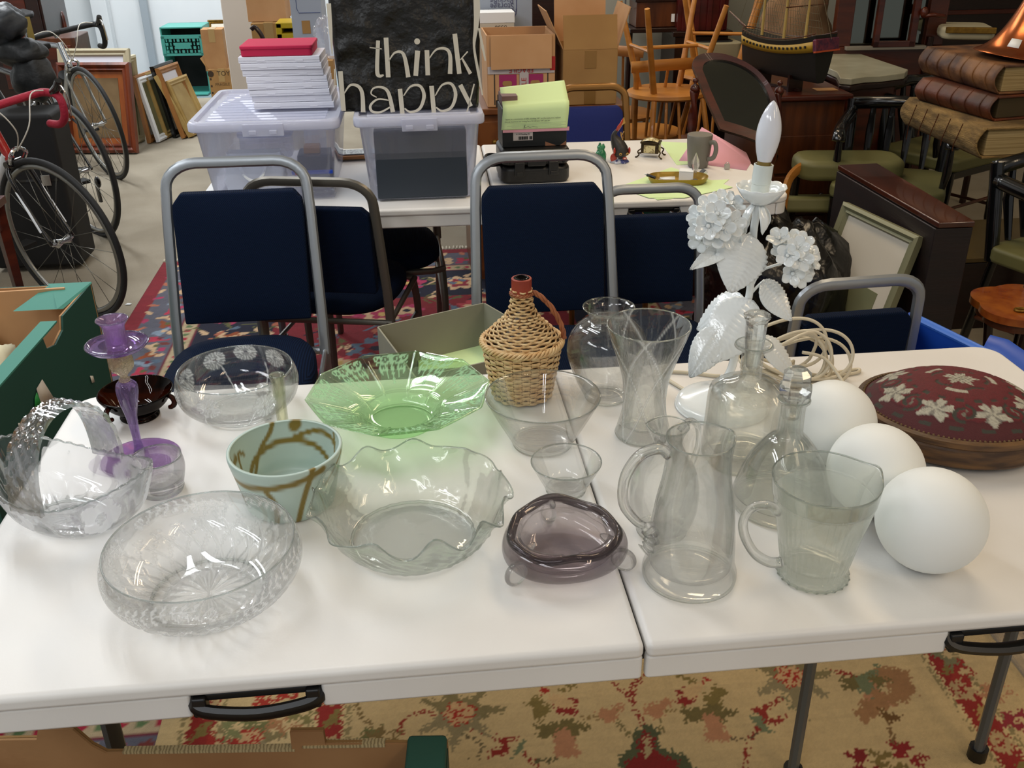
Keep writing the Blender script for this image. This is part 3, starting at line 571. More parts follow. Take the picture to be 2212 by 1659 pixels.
# green ten-sided bowl
def dec(th, e, N=10):
    s_ = 2*PI/N; a = (th % s_)-s_/2; return 1+e*(math.cos(s_/2)/math.cos(a)-1)*1.0
def gb(th, t_, r, z):
    e = max(0, (t_-.45)/.55); rb_ = gro(((th/(2*PI/10)) % 1+.5) % 1-.5, .035)*(1 if .42 < t_ < .97 else 0); return r*dec(th, e)-.0, z+.002*rb_
def gf(th, t_, sd, z):
    if sd == 0 or t_ < .60 or t_ > .975: return 0
    u = ((th/(2*PI/10)) % 1-.5)*.095; v = (t_-.60)/.375*.062; u = abs(u); f_ = 0
    for (cx, cy_, r) in ((.012, .047, .0085), (.026, .050, .007), (.020, .033, .006)):
        d = math.hypot(u-cx, v-cy_)
        if abs(d-r) < .0016 or d < r*.35: f_ = 1
    if u < .0035 and v > .004 and ((v*1000) % 9 < 5 or u < .001): f_ = 1
    if u < .004 and v > .05: f_ = 1
    for ux in (.014, .028):
        if abs(u-ux) < .0032*(max(0, v-.006)/.03) and .006 < v < .034: f_ = 1
    if abs(v-.058+u*.25) < .0012 and u < .030: f_ = 1
    if abs(v-.040-math.sin(u*300)*.003) < .0013 and u < .034: f_ = 1
    return f_
gm = ves([(.0005, .006), (.030, .006), (.054, .005), (.058, 0), (.062, .002), (.060, .008), (.064, .016), (.074, .026), (.100, .038), (.130, .050), (.160, .062), (.163, .064)],
    [(.162, .0665), (.145, .0595), (.115, .048), (.088, .037), (.072, .028), (.062, .018), (.052, .012), (.03, .0105), (.0005, .0105)], 320, 6, gb, gb, gf)
vobj('green_glass_bowl', 'wide ten-sided pale green glass bowl with etched garlands at table back', 'bowl', 866, 912, gm, glass('green_glass', (.84, .985, .80), .8, frost=.8, fattr=True, fcol=(.50, .78, .50)), rz=.10)
# swirl bowl
g, _ = ves([(.0005, .003), (.055, .003), (.064, 0), (.069, .006), (.074, .032), (.080, .060), (.0865, .088), (.0865, .096)], [(.0815, .096), (.081, .088), (.075, .062), (.069, .036), (.060, .012), (.0005, .009)], 200, 6)
SW = [([(3.3, .075), (3.5, .055), (3.62, .035), (3.7, .02)], .0045), ([(3.0, .066), (3.6, .060), (4.3, .062), (5.0, .070), (5.5, .078)], .0050), ([(4.4, .062), (4.55, .035), (4.5, .005)], .0045), ([(5.3, .085), (5.15, .05), (4.95, .0)], .0045), ([(5.6, .05), (5.9, .07), (6.1, .08)], .003),
  ([(.5, .035), (1.1, .052), (1.8, .056), (2.4, .045), (2.7, .03)], .0042), ([(1.9, .085), (2.0, .070), (2.3, .050), (2.6, .020)], .0035), ([(.4, .068), (.9, .074), (1.3, .066), (1.55, .058)], .0035), ([(2.7, .06), (2.85, .066), (2.95, .05), (2.95, .03)], .003), ([(1.45, .080), (1.5, .076)], .0085), ([(0, .02), (.3, .05), (.5, .08)], .003)]
SEG = []
for p_, w_ in SW:
    q_ = catm([(a_*.078, z_, 0) for a_, z_ in p_], 6); SEG += [(u_, v_, w_) for u_, v_ in zip(q_[:-1], q_[1:])]
col = []
for (x, y, z) in g.v:
    th = math.atan2(y, x) % (2*PI); best = 9
    if math.hypot(x, y) > .05:
        P_ = Vector((th*.078, z*.875, 0))
        for u_, v_, w_ in SEG:
            d_ = v_-u_; t_ = max(0, min(1, (P_-u_).dot(d_)/(d_.dot(d_)+1e-12))); best = min(best, (P_-u_-d_*t_).length/w_)
    k = max(0, min(1, (1.25-best)/.5)); A_, B_ = H('bccfc4'), H('84702c'); col.append([a_*(1-k)+b_*k for a_, b_ in zip(A_, B_)])
m_ = attrmat('swirl_glass', .35); m_.node_tree.nodes['Principled BSDF'].inputs['Transmission Weight'].default_value = .1
o = obj('swirl_bowl', g, m_, sharp=0, attr={'col': col}); q = az(630, 1079, TZ); o.location = (q.x, q.y, TZ); tag(o, 'frosted pale green glass bowl with olive swirls left of centre', 'bowl')
# ruffled bowl
def rf(th, t_, r, z):
    e = max(0, (t_-.58)/.42)**1.6; a = math.cos(th*11+.9*math.sin(th*2+1)); return r*(1+.035*e*a+.010*e*math.cos(th*21)), z-.008*e*a+.003*e*math.sin(th*13)
def rfb(th, t_, r, z):
    r, z = rf(th, t_, r, z)
    for (a, c) in [(5.2+.085*k, .50+.035*(k % 3)) for k in range(12)]+[(3.15+.07*k, .55+.04*(k % 2)) for k in range(4)]:
        du = ((th-a+PI) % (2*PI)-PI)*.11; dv = (t_-c)*.16; d = math.hypot(du, dv)
        if d < .006: r += .0035*math.sqrt(1-(d/.006)**2)
    if .35 < t_ < .9: r += .0010*math.sin(th*31+t_*40)*math.sin(t_*55+th*5)
    return r, z
M['ruffle'] = glass('ruffle_glass', (.965, .98, .965), .68, bump=.25, bs=22)
gm = ves([(.0005, .004), (.03, .004), (.06, .004), (.082, .001), (.090, .004), (.104, .016), (.118, .034), (.127, .052), (.134, .066), (.141, .076), (.143, .080)], [(.1405, .081), (.135, .073), (.128, .061), (.120, .046), (.109, .028), (.096, .014), (.08, .008), (.0005, .0075)], 260, 5, rfb, rf)
vobj('ruffled_bowl', 'wide clear glass bowl with a ruffled rim in the middle of the table', 'bowl', 893, 1165, gm, M['ruffle'])
# conical bowls
gm = ves([(.0005, .0), (.045, .0), (.050, .002), (.058, .018), (.078, .055), (.0975, .094)], [(.0955, .0945), (.076, .058), (.056, .022), (.047, .010), (.0005, .009)], 96, 4)
vobj('conical_bowl', 'deep clear conical glass bowl standing right before the wicker bottle', 'bowl', 1172, 958, gm, M['clear'])
gm = ves([(.0005, .0), (.028, .0), (.030, .002), (.034, .012), (.044, .032), (.0555, .056)], [(.0535, .0565), (.042, .034), (.031, .015), (.02, .010), (.0005, .0095)], 64, 4, lambda th, t_, r, z: (r-(.0007*abs(math.cos(th*9)) if .2 < t_ < .9 else 0), z))
vobj('sundae_dish', 'small clear flared glass dish over the table joint', 'dish', 1222, 1062, gm, M['clear'])
# smoky ashtray
def at_(th, t_, r, z):
    e = min(1, t_*2); a = math.cos(3*(th-PI/2-.05)); return r*(1+.055*e*a), z-.003*max(0, t_-.6)/.4*(math.cos(3*(th-PI/2+PI/3)) > .9)
M['smoke'] = glass('smoky_glass', (.82, .785, .80), .68, ior=1.5); M['smoke_d'] = glass('smoky_rim', (.50, .47, .48), .5); q = az(1215, 1205, TZ)
t = thing('ashtray', 'smoky grey three-cornered glass ashtray with clear feet at table front', 'ashtray', (q.x, q.y, TZ), .04)
g, _ = ves([(.0005, .002), (.040, .0), (.062, .004), (.080, .014), (.087, .026), (.086, .040), (.078, .050), (.070, .053)], [(.062, .051), (.060, .045), (.067, .036), (.068, .024), (.058, .014), (.038, .010), (.0005, .009)], 96, 5, at_, at_); obj('body', g, M['smoke'], t, sharp=0)
ring = [(math.cos(a)*.0745*(1+.06*math.cos(3*(a-PI/2-.05))), math.sin(a)*.0745*(1+.06*math.cos(3*(a-PI/2-.05))), .048-.0025*math.cos(6*a)) for a in [2*PI*i/72 for i in range(72)]]
obj('rim', G().tube(ring, (.0068, .0055), 10, closed=True), M['smoke_d'], t, sharp=0)
for a in (PI/2+.05, PI/2+.05+2*PI/3, PI/2+.05+4*PI/3):
    c_, s_ = math.cos(a), math.sin(a); obj('clear_foot', G().at(TR(c_*.088, s_*.088, .018, 0, .5, a)).sph((0, 0, 0), (.019, .012, .017), 20, 12), M['thick'], t, sharp=0)
    obj('thumb_rest', G().at(TR(c_*.066, s_*.066, .048, 0, .3, a)).sph((0, 0, 0), (.014, .005, .006), 14, 10), M['thick'], t, sharp=0)
# globe vase and engraved vase
gm = ves([(.0005, .003), (.03, .003), (.036, 0), (.040, .006), (.055, .035), (.070, .075), (.074, .102), (.068, .128), (.052, .148), (.037, .158), (.035, .163), (.040, .174), (.047, .182)], [(.0455, .183), (.0385, .1755), (.0335, .164), (.0355, .157), (.051, .1455), (.0655, .1265), (.0715, .102), (.0675, .076), (.052, .038), (.036, .016), (.0005, .013)], 72, 4)
vobj('bulbous_vase', 'plain round clear glass vase with flared neck near the table back', 'vase', 1308, 858, gm, M['clear'])
def tv(th, t_, r, z):
    d = dia(th, z, 5, .13, .06) if .2 < t_ < .93 else 0
    if t_ < .18: d = max(0, math.cos(th*24))*.9
    if z > .165: d = max(d, gro(((th*40/(2*PI)) % 1)-.5, .3)*gro((z-.172), .008))
    for (a, zc) in [(k*2*PI/5+.3*(j % 2)+3.6, .055+.05*j) for k in range(5) for j in range(3)]:
        du = ((th-a+PI) % (2*PI)-PI)*r; dv = z-zc; dd = math.hypot(du, dv)
        if dd < .012 and abs(math.cos(math.atan2(dv, du)*4)) > .75: d = max(d, 1-dd/.012)
    return r-.0018*d, z
gm = ves([(.0005, .004), (.03, .004), (.045, 0), (.048, .006), (.045, .018), (.0385, .045), (.0365, .075), (.040, .110), (.050, .145), (.061, .178), (.069, .204), (.070, .208)], [(.067, .2085), (.066, .203), (.058, .178), (.047, .145), (.036, .110), (.0325, .075), (.034, .045), (.036, .025), (.02, .016), (.0005, .015)], 240, 6, tv, fr=lambda th, t_, sd, z: (0 if sd else (.15 if z < .13 else .0)+.9*(dia(th, z, 5, .13, .045) if t_ > .2 else 0)))
vobj('trumpet_vase', 'tall waisted cut glass vase left of the white flower lamp', 'vase', 1388, 938, gm, glass('engraved_glass', (.98, .988, .984), .68, frost=.7, fattr=True, fcol=(.86, .88, .87)))
# decanters
M['decanter'] = glass('decanter_glass', (.982, .988, .975), .76)
q = az(1602, 985, TZ); t = thing('square_decanter', 'broad shouldered glass decanter with a flat topped stopper before the lamp', 'decanter', (q.x, q.y, TZ), .1)
g, _ = ves([(.0005, .002), (.05, .002), (.060, 0), (.063, .006), (.062, .06), (.060, .112), (.055, .128), (.040, .140), (.022, .146), (.0175, .152), (.0175, .185), (.019, .196), (.030, .202), (.030, .206)], [(.026, .207), (.015, .199), (.0135, .185), (.0135, .15), (.02, .141), (.038, .134), (.051, .122), (.056, .11), (.058, .06), (.056, .022), (.0005, .018)], 72, 4, lambda th, t_, r, z: (r*(1+.10*(min(1, max(0, (.145-z)/.02)))*abs(math.sin(2*(th)))**1.5), z), lambda th, t_, r, z: (r*(1+.10*(min(1, max(0, (.14-z)/.02)))*abs(math.sin(2*(th)))**1.5), z)); obj('body', g, M['decanter'], t, sharp=0); rim(t, g)
g = G().lathe(smooth([(.0005, .165), (.009, .167), (.0125, .19), (.0155, .207), (.0165, .222), (.0175, .245), (.021, .252), (.021, .256), (.014, .260), (.0005, .261)], 3), 10); obj('stopper', g, M['thick'], t, sharp=30)
q = az(1685, 1088, TZ); t = thing('bell_decanter', 'bell shaped glass decanter with chunky faceted stopper beside the white globes', 'decanter', (q.x, q.y, TZ))
g, _ = ves([(.0005, .002), (.06, .002), (.072, 0), (.076, .008), (.071, .032), (.056, .078), (.034, .112), (.021, .126), (.0185, .138), (.0185, .172), (.0235, .180), (.024, .183)], [(.019, .184), (.0135, .176), (.0135, .14), (.017, .122), (.03, .107), (.052, .074), (.067, .032), (.068, .020), (.0005, .016)], 72, 4); obj('body', g, M['decanter'], t, sharp=0); rim(t, g)
g = G().lathe([(.0005, .150), (.010, .152), (.0125, .178), (.0165, .186), (.024, .192), (.0245, .204), (.0215, .208), (.021, .224), (.013, .232), (.0005, .233)], 8); obj('stopper', g, M['thick'], t, sharp=20)
# pitcher
def spout(a0, zr, amt, wd=.35):
    def f(th, t_, r, z):
        d = (th-a0+PI) % (2*PI)-PI; e = max(0, (z-zr)/.03); e = min(1, e)**1.5; return r*(1+amt*e*math.exp(-(d/wd)**2)-.02*e*math.exp(-((abs(d)-.8)/.3)**2)), z+.006*e*math.exp(-(d/wd)**2)
    return f
q = az(1487, 1243, TZ); t = thing('water_jug', 'tall clear glass water jug with heavy base at the table front', 'jug', (q.x, q.y, TZ), .12)
f_ = spout(0, .200, .08)
g, _ = ves([(.0005, .001), (.05, .001), (.060, 0), (.0645, .006), (.0640, .016), (.060, .030), (.0575, .07), (.052, .12), (.045, .16), (.0425, .19), (.0435, .212), (.0445, .219)], [(.0425, .2195), (.0415, .211), (.0405, .19), (.043, .16), (.050, .12), (.0550, .07), (.0565, .034), (.053, .024), (.035, .018), (.0005, .017)], 80, 4, f_, f_); obj('body', g, M['clear'], t, sharp=0); rim(t, g)
hp = catm([(-.042, 0, .200), (-.056, 0, .212), (-.082, 0, .205), (-.100, 0, .175), (-.100, 0, .135), (-.082, 0, .105), (-.064, 0, .090), (-.058, 0, .078), (-.060, 0, .062), (-.068, 0, .054)], 6)
hr = [(.0075, .0055)]*len(hp); hr[-20:] = [(.009+.003*math.sin(i*1.4), .008+.003*math.sin(i*1.4)) for i in range(20)]; obj('handle', G().tube(hp, hr, 12), M['thick'], t, sharp=0)
q = az(1428, 1150, TZ); t = thing('small_carafe', 'small round bodied clear glass jug half hidden behind the water jug', 'jug', (q.x, q.y, TZ), .5)
f_ = spout(2.6, .155, .15)
g, _ = ves([(.0005, .001), (.027, .001), (.032, 0), (.038, .01), (.048, .04), (.050, .078), (.042, .112), (.027, .138), (.021, .152), (.022, .165), (.029, .180)], [(.0275, .181), (.0205, .166), (.0195, .152), (.025, .136), (.040, .110), (.0480, .078), (.046, .042), (.036, .014), (.0005, .010)], 64, 4, f_, f_); obj('body', g, M['clear'], t, sharp=0); rim(t, g)
obj('handle', G().tube(catm([(.022, 0, .166), (.040, 0, .176), (.058, 0, .160), (.062, 0, .130), (.052, 0, .100), (.046, 0, .092)], 6), .0045, 10), M['thick'], t, sharp=0)
# ribbed jug
def rj(th, t_, r, z):
    r, z = f2(th, t_, r, z)
    if .012 < z < .060: r -= .0016*abs(math.sin(th*18))
    if z <= .012: r -= .002*abs(math.sin(th*12))
    return r, z
f2 = spout(.12, .13, .10, .25); q = az(1754, 1238, TZ)
t = thing('ribbed_jug', 'short frosted glass jug with ribbed lower half right of the water jug', 'jug', (q.x, q.y, TZ), .0)
def rjf(th, t_, sd, z): return 0 if sd or z > .128 else .34
g, F_ = ves([(.0005, .002), (.038, .002), (.046, 0), (.050, .004), (.048, .011), (.045, .016), (.049, .035), (.055, .070), (.0625, .105), (.067, .128), (.068, .131), (.071, .155)], [(.069, .156), (.0655, .131), (.0645, .127), (.060, .105), (.0525, .070), (.0465, .036), (.041, .022), (.0005, .017)], 216, 5, rj, f2, rjf); obj('body', g, glass('frosted_jug_glass', (.98, .99, .97), .78, frost=.75, fattr=True, fcol=(.80, .84, .79), fk=.6), t, sharp=0, attr={'frost': F_}); rim(t, g)
obj('handle', G().tube(catm([(-.062, -.004, .108), (-.076, -.004, .122), (-.098, -.004, .120), (-.109, -.004, .102), (-.105, -.004, .075), (-.088, -.004, .045), (-.066, -.004, .028), (-.048, -.004, .026)], 6), (.0062, .0075), 10), M['thick'], t, sharp=0)
# globes
M['opal'] = mat('opal_glass', 'eef0ec', .55, spec=.3)
for i, (x, y, r, lab) in enumerate(((1797, 913, .070, 'matt white glass globe shade nearest the beaded footstool and flex'), (1891, 1016, .0705, 'matt white glass globe shade in the middle of the three'), (2011, 1123, .073, 'matt white glass globe shade nearest the table front'))):
    q = az(x, y, TZ+r); t = thing('globe_shade', lab, 'lampshade', (q.x, q.y, TZ), group='white glass globe shades')
    pr = [(r*math.sin(a), -r*math.cos(a)) for a in [.55+(PI-.551)*k/30 for k in range(31)]]; pr[-1] = (.00001, r); Mx = TR(0, 0, r, 0.5+i*.2, .3, 0)
    obj('shade', G().at(Mx).lathe(pr, 48, cap=False), M['opal'], t, sharp=0)
    obj('neck_ring', G().at(Mx).lathe([(r*math.sin(.55), -r*math.cos(.55)), (r*.50, -r*.93)], 32, cap=False), M['opal'], t)
# ---------------------------------------------------------------- wicker demijohn
M['wick'] = mat('wicker', 'cfa56e', .55, col2='e2c492', ns=60, nd=3, bump=.2, bs=250); M['wick2'] = mat('wicker_reddish', '8c4e2c', .5, col2='a8643c', ns=50); M['termite'] = mat('terracotta_sleeve', '9c3820', .5, col2='8a2e18', ns=20)
q = az(1128, 852, TZ); t = thing('wicker_bottle', 'wicker covered demijohn bottle with red neck standing at the table joint', 'bottle', (q.x, q.y, TZ))
WP = smooth([(.054, .003), (.056, .012), (.060, .035), (.065, .062), (.069, .088), (.071, .108), (.068, .118), (.056, .132), (.041, .147), (.029, .162), (.021, .178), (.0178, .196), (.0172, .214)], 8)
L_ = [0]
for a, b in zip(WP[:-1], WP[1:]): L_.append(L_[-1]+math.hypot(b[0]-a[0], b[1]-a[1]))
def wp(s_):
    for i in range(len(L_)-1):
        if L_[i+1] >= s_: k = (s_-L_[i])/(L_[i+1]-L_[i]+1e-9); return WP[i][0]*(1-k)+WP[i+1][0]*k, WP[i][1]*(1-k)+WP[i+1][1]*k
    return WP[-1]
g = G(); nr = int(L_[-1]/.0056); 
for j in range(nr):
    r, z = wp((j+.5)*L_[-1]/nr); NS = 26 if r > .026 else 14; N = NS*4; ph = (j % 2)*PI; rs = .0030 if r > .026 else .0026; rng_ = random.Random(j)
    oz = rng_.uniform(-.0004, .0004)
    g.tube([((r+.0022*math.sin(NS/2*2*PI*k/N+ph))*math.cos(2*PI*k/N), (r+.0022*math.sin(NS/2*2*PI*k/N+ph))*math.sin(2*PI*k/N), z+oz+.0006*math.sin(3*2*PI*k/N+j)) for k in range(N)], (.0016, rs), 6, closed=True, flat=(1, 0, 0))
o = obj('wicker_weave', g, M['wick'], t, sharp=0); o['kind'] = 'stuff'
g = G()
for k in range(26): a = 2*PI*k/26; g.tube([(math.cos(a)*wp(s_)[0], math.sin(a)*wp(s_)[0], wp(s_)[1]) for s_ in [L_[-1]*(.02+.66*i/16) for i in range(17)]], .0016, 5)
for k in range(14): a = 2*PI*k/14; g.tube([(math.cos(a)*wp(s_)[0], math.sin(a)*wp(s_)[0], wp(s_)[1]) for s_ in [L_[-1]*(.68+.31*i/8) for i in range(9)]], .0013, 5)
o = obj('stakes', g, mat('wicker_dark', '7a5530', .6), t, sharp=0); o['kind'] = 'stuff'
g = G()
for s_ in range(4): g.tube([((.0735+.0035*math.cos(14*a+s_*PI/2))*math.cos(a), (.0735+.0035*math.cos(14*a+s_*PI/2))*math.sin(a), .112+.0045*math.sin(14*a+s_*PI/2)) for a in [2*PI*k/220 for k in range(220)]], .0024, 6, closed=True)
obj('braided_rim', g, M['wick'], t, sharp=0)
g = G()
for s_ in range(3): g.tube([((.0195+.0018*math.cos(6*a+s_*2.1))*math.cos(a), (.0195+.0018*math.cos(6*a+s_*2.1))*math.sin(a), .205+.002*math.sin(6*a+s_*2.1)) for a in [2*PI*k/60 for k in range(60)]], .0018, 6, closed=True)
obj('neck_band', g, M['wick2'], t, sharp=0)
hc_ = catm([(.018, 0, .206), (.028, 0, .203), (.048, 0, .185), (.064, 0, .160), (.074, 0, .135), (.077, 0, .116)], 8); g = G()
for s_ in range(3):
    pts = []
    for i, c in enumerate(hc_): a = i*.42+s_*2*PI/3; tn = (hc_[min(i+1, len(hc_)-1)]-hc_[max(0, i-1)]).normalized(); u = tn.orthogonal().normalized(); v = tn.cross(u); pts.append(c+(u*math.cos(a)+v*math.sin(a))*.0026)
    g.tube(pts, .0028, 7)
obj('twisted_handle', g.at(), M['wick2'], t, sharp=0).rotation_euler.z = -.15
obj('neck_sleeve', G().lathe([(.0185, .207), (.0182, .210), (.0182, .233), (.0170, .234), (.0145, .234), (.0145, .210)], 40), M['termite'], t, sharp=40)
obj('bottle_neck', G().lathe([(.0140, .150), (.0140, .234), (.0125, .2355), (.0090, .2350), (.0090, .150)], 32), M['amber'], t, sharp=0)
obj('bottle_body', G().lathe(smooth([(.0005, .002), (.050, .002), (.058, .035), (.067, .100), (.052, .132), (.020, .174), (.015, .205)], 3), 32), mat('dark_bottle', '3a2a16', .4), t, sharp=0)
# ---------------------------------------------------------------- white tole lamp
q = az(1558, 877, TZ); LX, LY = q.x, q.y
t = thing('flower_lamp', 'white painted metal table lamp with leaves, blossoms and a candle bulb', 'lamp', (LX, LY, TZ)); MW = M['white_gloss']
def lp(x, y, dy=0): q = ay(x, y, LY+dy); return Vector((q.x-LX, q.y-LY, q.z-TZ))
g = G().lathe(smooth([(.0005, .001), (.078, .001), (.0825, .004), (.082, .010), (.074, .016), (.055, .022), (.035, .030), (.018, .038), (.010, .050), (.0075, .062)], 3), 56); obj('base', g, MW, t, sharp=0)
st = catm([(0, 0, .05), lp(1582, 790), lp(1600, 700), lp(1618, 640), lp(1625, 560), lp(1628, 500), lp(1636, 450), lp(1642, 425)], 5); obj('stem', G().tube(st, [.0075]*8+[.0065]*(len(st)-8), 12), MW, t, sharp=0)
cpz = lp(1643, 425)
def sc_(th, i, r, z): e = i/8; return r*(1+.05*e*abs(math.cos(6*th))), z+.003*e*abs(math.cos(6*th))
obj('bobeche', G().at(TR(*cpz)).lathe([(.008, -.012), (.018, -.010), (.029, -.002), (.036, .008), (.041, .017), (.040, .0175), (.035, .0085), (.028, 0), (.012, -.006)], 72, fn=sc_), MW, t, sharp=0)
b0, b1 = lp(1640, 420), lp(1649, 362); dv = (b1-b0).normalized(); Mx = Matrix.Translation(b0) @ dv.to_track_quat('Z', 'Y').to_matrix().to_4x4()
obj('candle_tube', G().at(Mx).lathe([(.0148, -.004), (.0148, .018), (.0158, .019), (.0158, .050), (.0148, .0505), (.0135, .050), (.0135, .03)], 32), mat('white_card_tube', 'd8e0dc', .5), t, sharp=40)
obj('bulb_cap', G().at(Mx).lathe([(.011, .030), (.0115, .055), (.0110, .058)], 24), mat('brass', 'a08850', .3, .9), t)
m_b = mat('opal_bulb', 'e6e8f0', .12, coat=.6)
obj('bulb', G().at(Mx).lathe(smooth([(.0108, .054), (.0125, .060), (.0165, .074), (.0195, .092), (.0192, .108), (.0160, .124), (.0108, .138), (.0050, .148), (.0005, .152)], 3), 32), m_b, t, sharp=0)
for k in range(4):
    a = k*PI/2+.3; c_, s_ = math.cos(a), math.sin(a); o0 = lp(1636, 448)
    def sp(u, v, c_=c_, s_=s_, o0=o0):
        r = .008+.020*math.sin(min(1, v*1.1)*2.2)*.8; z = .004-.046*v; w_ = .009*math.sin(PI*(.12+.86*v))**.7; x = (u-.5)*2*w_; return o0+Vector((c_*r-s_*x, s_*r+c_*x, z+abs(u-.5)*.004))
    obj('sepal', G().grid(sp, 5, 12), MW, t, solid=.0011, sharp=0)
def leaf_mesh(L0, W0, curl, cup=.25, nt_=13, fold=.0):
    g = G(); nu, nv = 15, 40
    def f(u, v):
        x = (u-.5)*2; w_ = W0/2*(math.sin(PI*min(1, v**.75))**.8*(1-.12*v)+.04)*(1-(abs(x)**3)*.07*((v*nt_) % 1)); y = -L0*v; vein = .0016*math.sin((v-abs(x)*.22)*nt_*2*PI)*(abs(x) > .05)
        z = curl*v*v*L0+cup*abs(x)**1.3*w_*.8-.002*(abs(x) < .05)+vein; zz = z; return (x*w_, y, zz)
    return g.grid(f, nu, nv)
def place(g, p0, p1, face, name='leaf'):
    """stalk end p0, tip p1, the leaf's face turned towards face"""
    y = (p0-p1).normalized(); z = Vector(face); z = (z-y*z.dot(y)).normalized(); x = y.cross(z); Mx = Matrix((x, y, z)).transposed().to_4x4(); Mx.translation = p0
    g2 = G().at(Mx); g2.add(g.v, g.f); return obj(name, g2, MW, t, solid=.0009, sharp=0)
for (x0, y0, d0, x1, y1, d1, W0, curl, cup, face) in [
    (1622, 508, -.012, 1583, 632, -.05, .095, -.10, -.22, (0.05, -1, .35)), (1585, 522, 0, 1491, 582, -.03, .034, .0, .3, (-.1, -1, .9)),
    (1625, 648, -.010, 1541, 782, -.055, .100, -.12, -.22, (-.15, -1, .45)), (1605, 640, .01, 1494, 702, .03, .066, -.25, -.3, (-.3, -.7, 1)),
    (1560, 705, -.02, 1492, 815, -.055, .062, -.10, -.2, (-.3, -1, .3)), (1648, 606, .0, 1716, 690, -.03, .055, -.1, -.25, (.35, -1, .6)),
    (1645, 728, .0, 1735, 808, -.03, .05, -.25, -.2, (.2, -.8, .9)), (1575, 840, -.01, 1562, 868, -.035, .024, 0, -.2, (0, -1, .5)), (1590, 842, -.01, 1592, 868, -.035, .024, 0, -.2, (0, -1, .5))]:
    p0, p1 = lp(x0, y0, d0), lp(x1, y1, d1); place(leaf_mesh((p1-p0).length, W0, curl, cup), p0, p1, face)
for pts in ([lp(1612, 645), lp(1640, 590, .0), lp(1668, 575), lp(1688, 570)], [lp(1618, 640), lp(1635, 620), lp(1652, 605)], [lp(1625, 520), lp(1600, 500), lp(1575, 490), lp(1545, 475)], [lp(1625, 500), lp(1605, 515), lp(1585, 522)], [lp(1605, 700), lp(1625, 718), lp(1645, 728)], [lp(1612, 650), lp(1606, 645), lp(1600, 640, .01)]):
    obj('branch', G().tube(catm(pts, 4), .0026, 8), MW, t, sharp=0)
fm = G()
def pet(a):
    def f(u, v):
        x = (u-.5)*2; w_ = .0082*(math.sin(PI*(.10+.72*v))**.75); r = .002+.0165*v*(1-.18*x*x*v); y = x*w_; z = .0075*v**1.6+.0012*x*x-.001; return (r*math.cos(a)-y*math.sin(a), r*math.sin(a)+y*math.cos(a), z)
    return f
for k in range(5): fm.grid(pet(k*2*PI/5), 5, 7)
fm.sph((0, 0, .002), .0028, 8, 5)
me0 = None
def flower(p, d, s=1.0, parent=None):
    global me0
    Mx = Matrix.Translation(p) @ Vector(d).to_track_quat('Z', 'Y').to_matrix().to_4x4() @ Matrix.Diagonal((s, s, s, 1))
    if me0 is None: o = obj('blossom', fm, MW, t, solid=.0007, sharp=0); me0 = o
    else: o = me0.copy(); C.objects.link(o)
    o.parent = t; o.matrix_local = Mx
for (cx, cy_, pts, R_) in ((1545, 480, [(1560, 432, .2), (1583, 440, 0), (1532, 447, -.02), (1509, 466, -.01), (1549, 462, -.045), (1582, 484, -.04), (1511, 492, -.02), (1545, 506, -.045), (1570, 512, -.03), (1512, 518, -.01), (1530, 488, -.05), (1560, 492, -.05), (1600, 500, .0)], 0), (1710, 560, [(1683, 515, 0), (1712, 520, 0), (1733, 525, -.01), (1745, 545, -.01), (1701, 552, -.045), (1729, 560, -.045), (1690, 540, -.01), (1748, 575, 0), (1712, 590, -.03), (1730, 600, -.02), (1722, 535, -.04), (1755, 560, 0)], 0)):
    c0 = lp(cx, cy_, 0)
    for (x, y, dy) in pts:
        dy = dy if abs(dy) < .1 else 0; p = lp(x, y, dy-.005); d = (p-c0)+Vector((0, -.02, .012)); d = d.normalized(); flower(p, d, rnd.uniform(1.05, 1.25)); obj('flower_stalk', G().tube([c0, p], .0011, 5), MW, t, sharp=0)
# flex
M['flex'] = mat('cream_flex', 'd2c8b0', .4); g = G(); pts = []
cL = Vector((.415, .695, .79))
for k in range(7):
    rx, ry, tz = .085+.014*math.sin(k*2.1), .040+.008*math.cos(k*1.7), .018*math.sin(k*1.3)
    for i in range(20):
        a = 2*PI*i/20+PI; x = cL.x+.03+rx*math.cos(a)+.02*math.sin(k*1.9); e = (math.cos(a)+1)/2
        pts.append((x, cL.y+ry*math.sin(a)*.7+.012*math.cos(k*2), max(TZ+.005, cL.z-.018+tz+.040*math.sin(a)*(.4+e)+.004*k)))
pts += [(.33, .66, .80), (.40, .66, .83), (.46, .68, .845), (.49, .70, .82), (.485, .71, .775), (.46, .70, .76), (.50, .70, TZ+.004), (.56, .71, TZ+.004), (.590, .715, TZ+.004), (.580, .70, TZ+.004), (.52, .69, TZ+.004), (.46, .68, .76)]
fx = thing('lamp_flex', 'coiled cream electric flex behind the white flower lamp', 'cable', (0, 0, 0)); obj('coil', G().tube(catm(pts, 3), .0033, 7), M['flex'], fx, sharp=0)
tail = [tuple(az(x, y, TZ+.004)) for x, y in ((1450, 800), (1470, 822), (1500, 838), (1530, 848))]; obj('tail', G().tube(catm([(az(1640, 800, TZ+.004)), (az(1560, 812, TZ+.004)), (az(1500, 806, TZ+.004)), (az(1440, 803, TZ+.004)), (az(1432, 812, TZ+.004)), az(1452, 826, TZ+.004), az(1478, 842, TZ+.004)], 5), .0033, 7), M['flex'], fx, sharp=0)
obj('tail', G().tube(catm([(.46, .69, .80), (.50, .68, .79), (.52, .64, .765), (.525, .60, TZ+.004), (.52, .57, TZ+.004)], 5), .0033, 7), M['flex'], fx, sharp=0)
g = G()
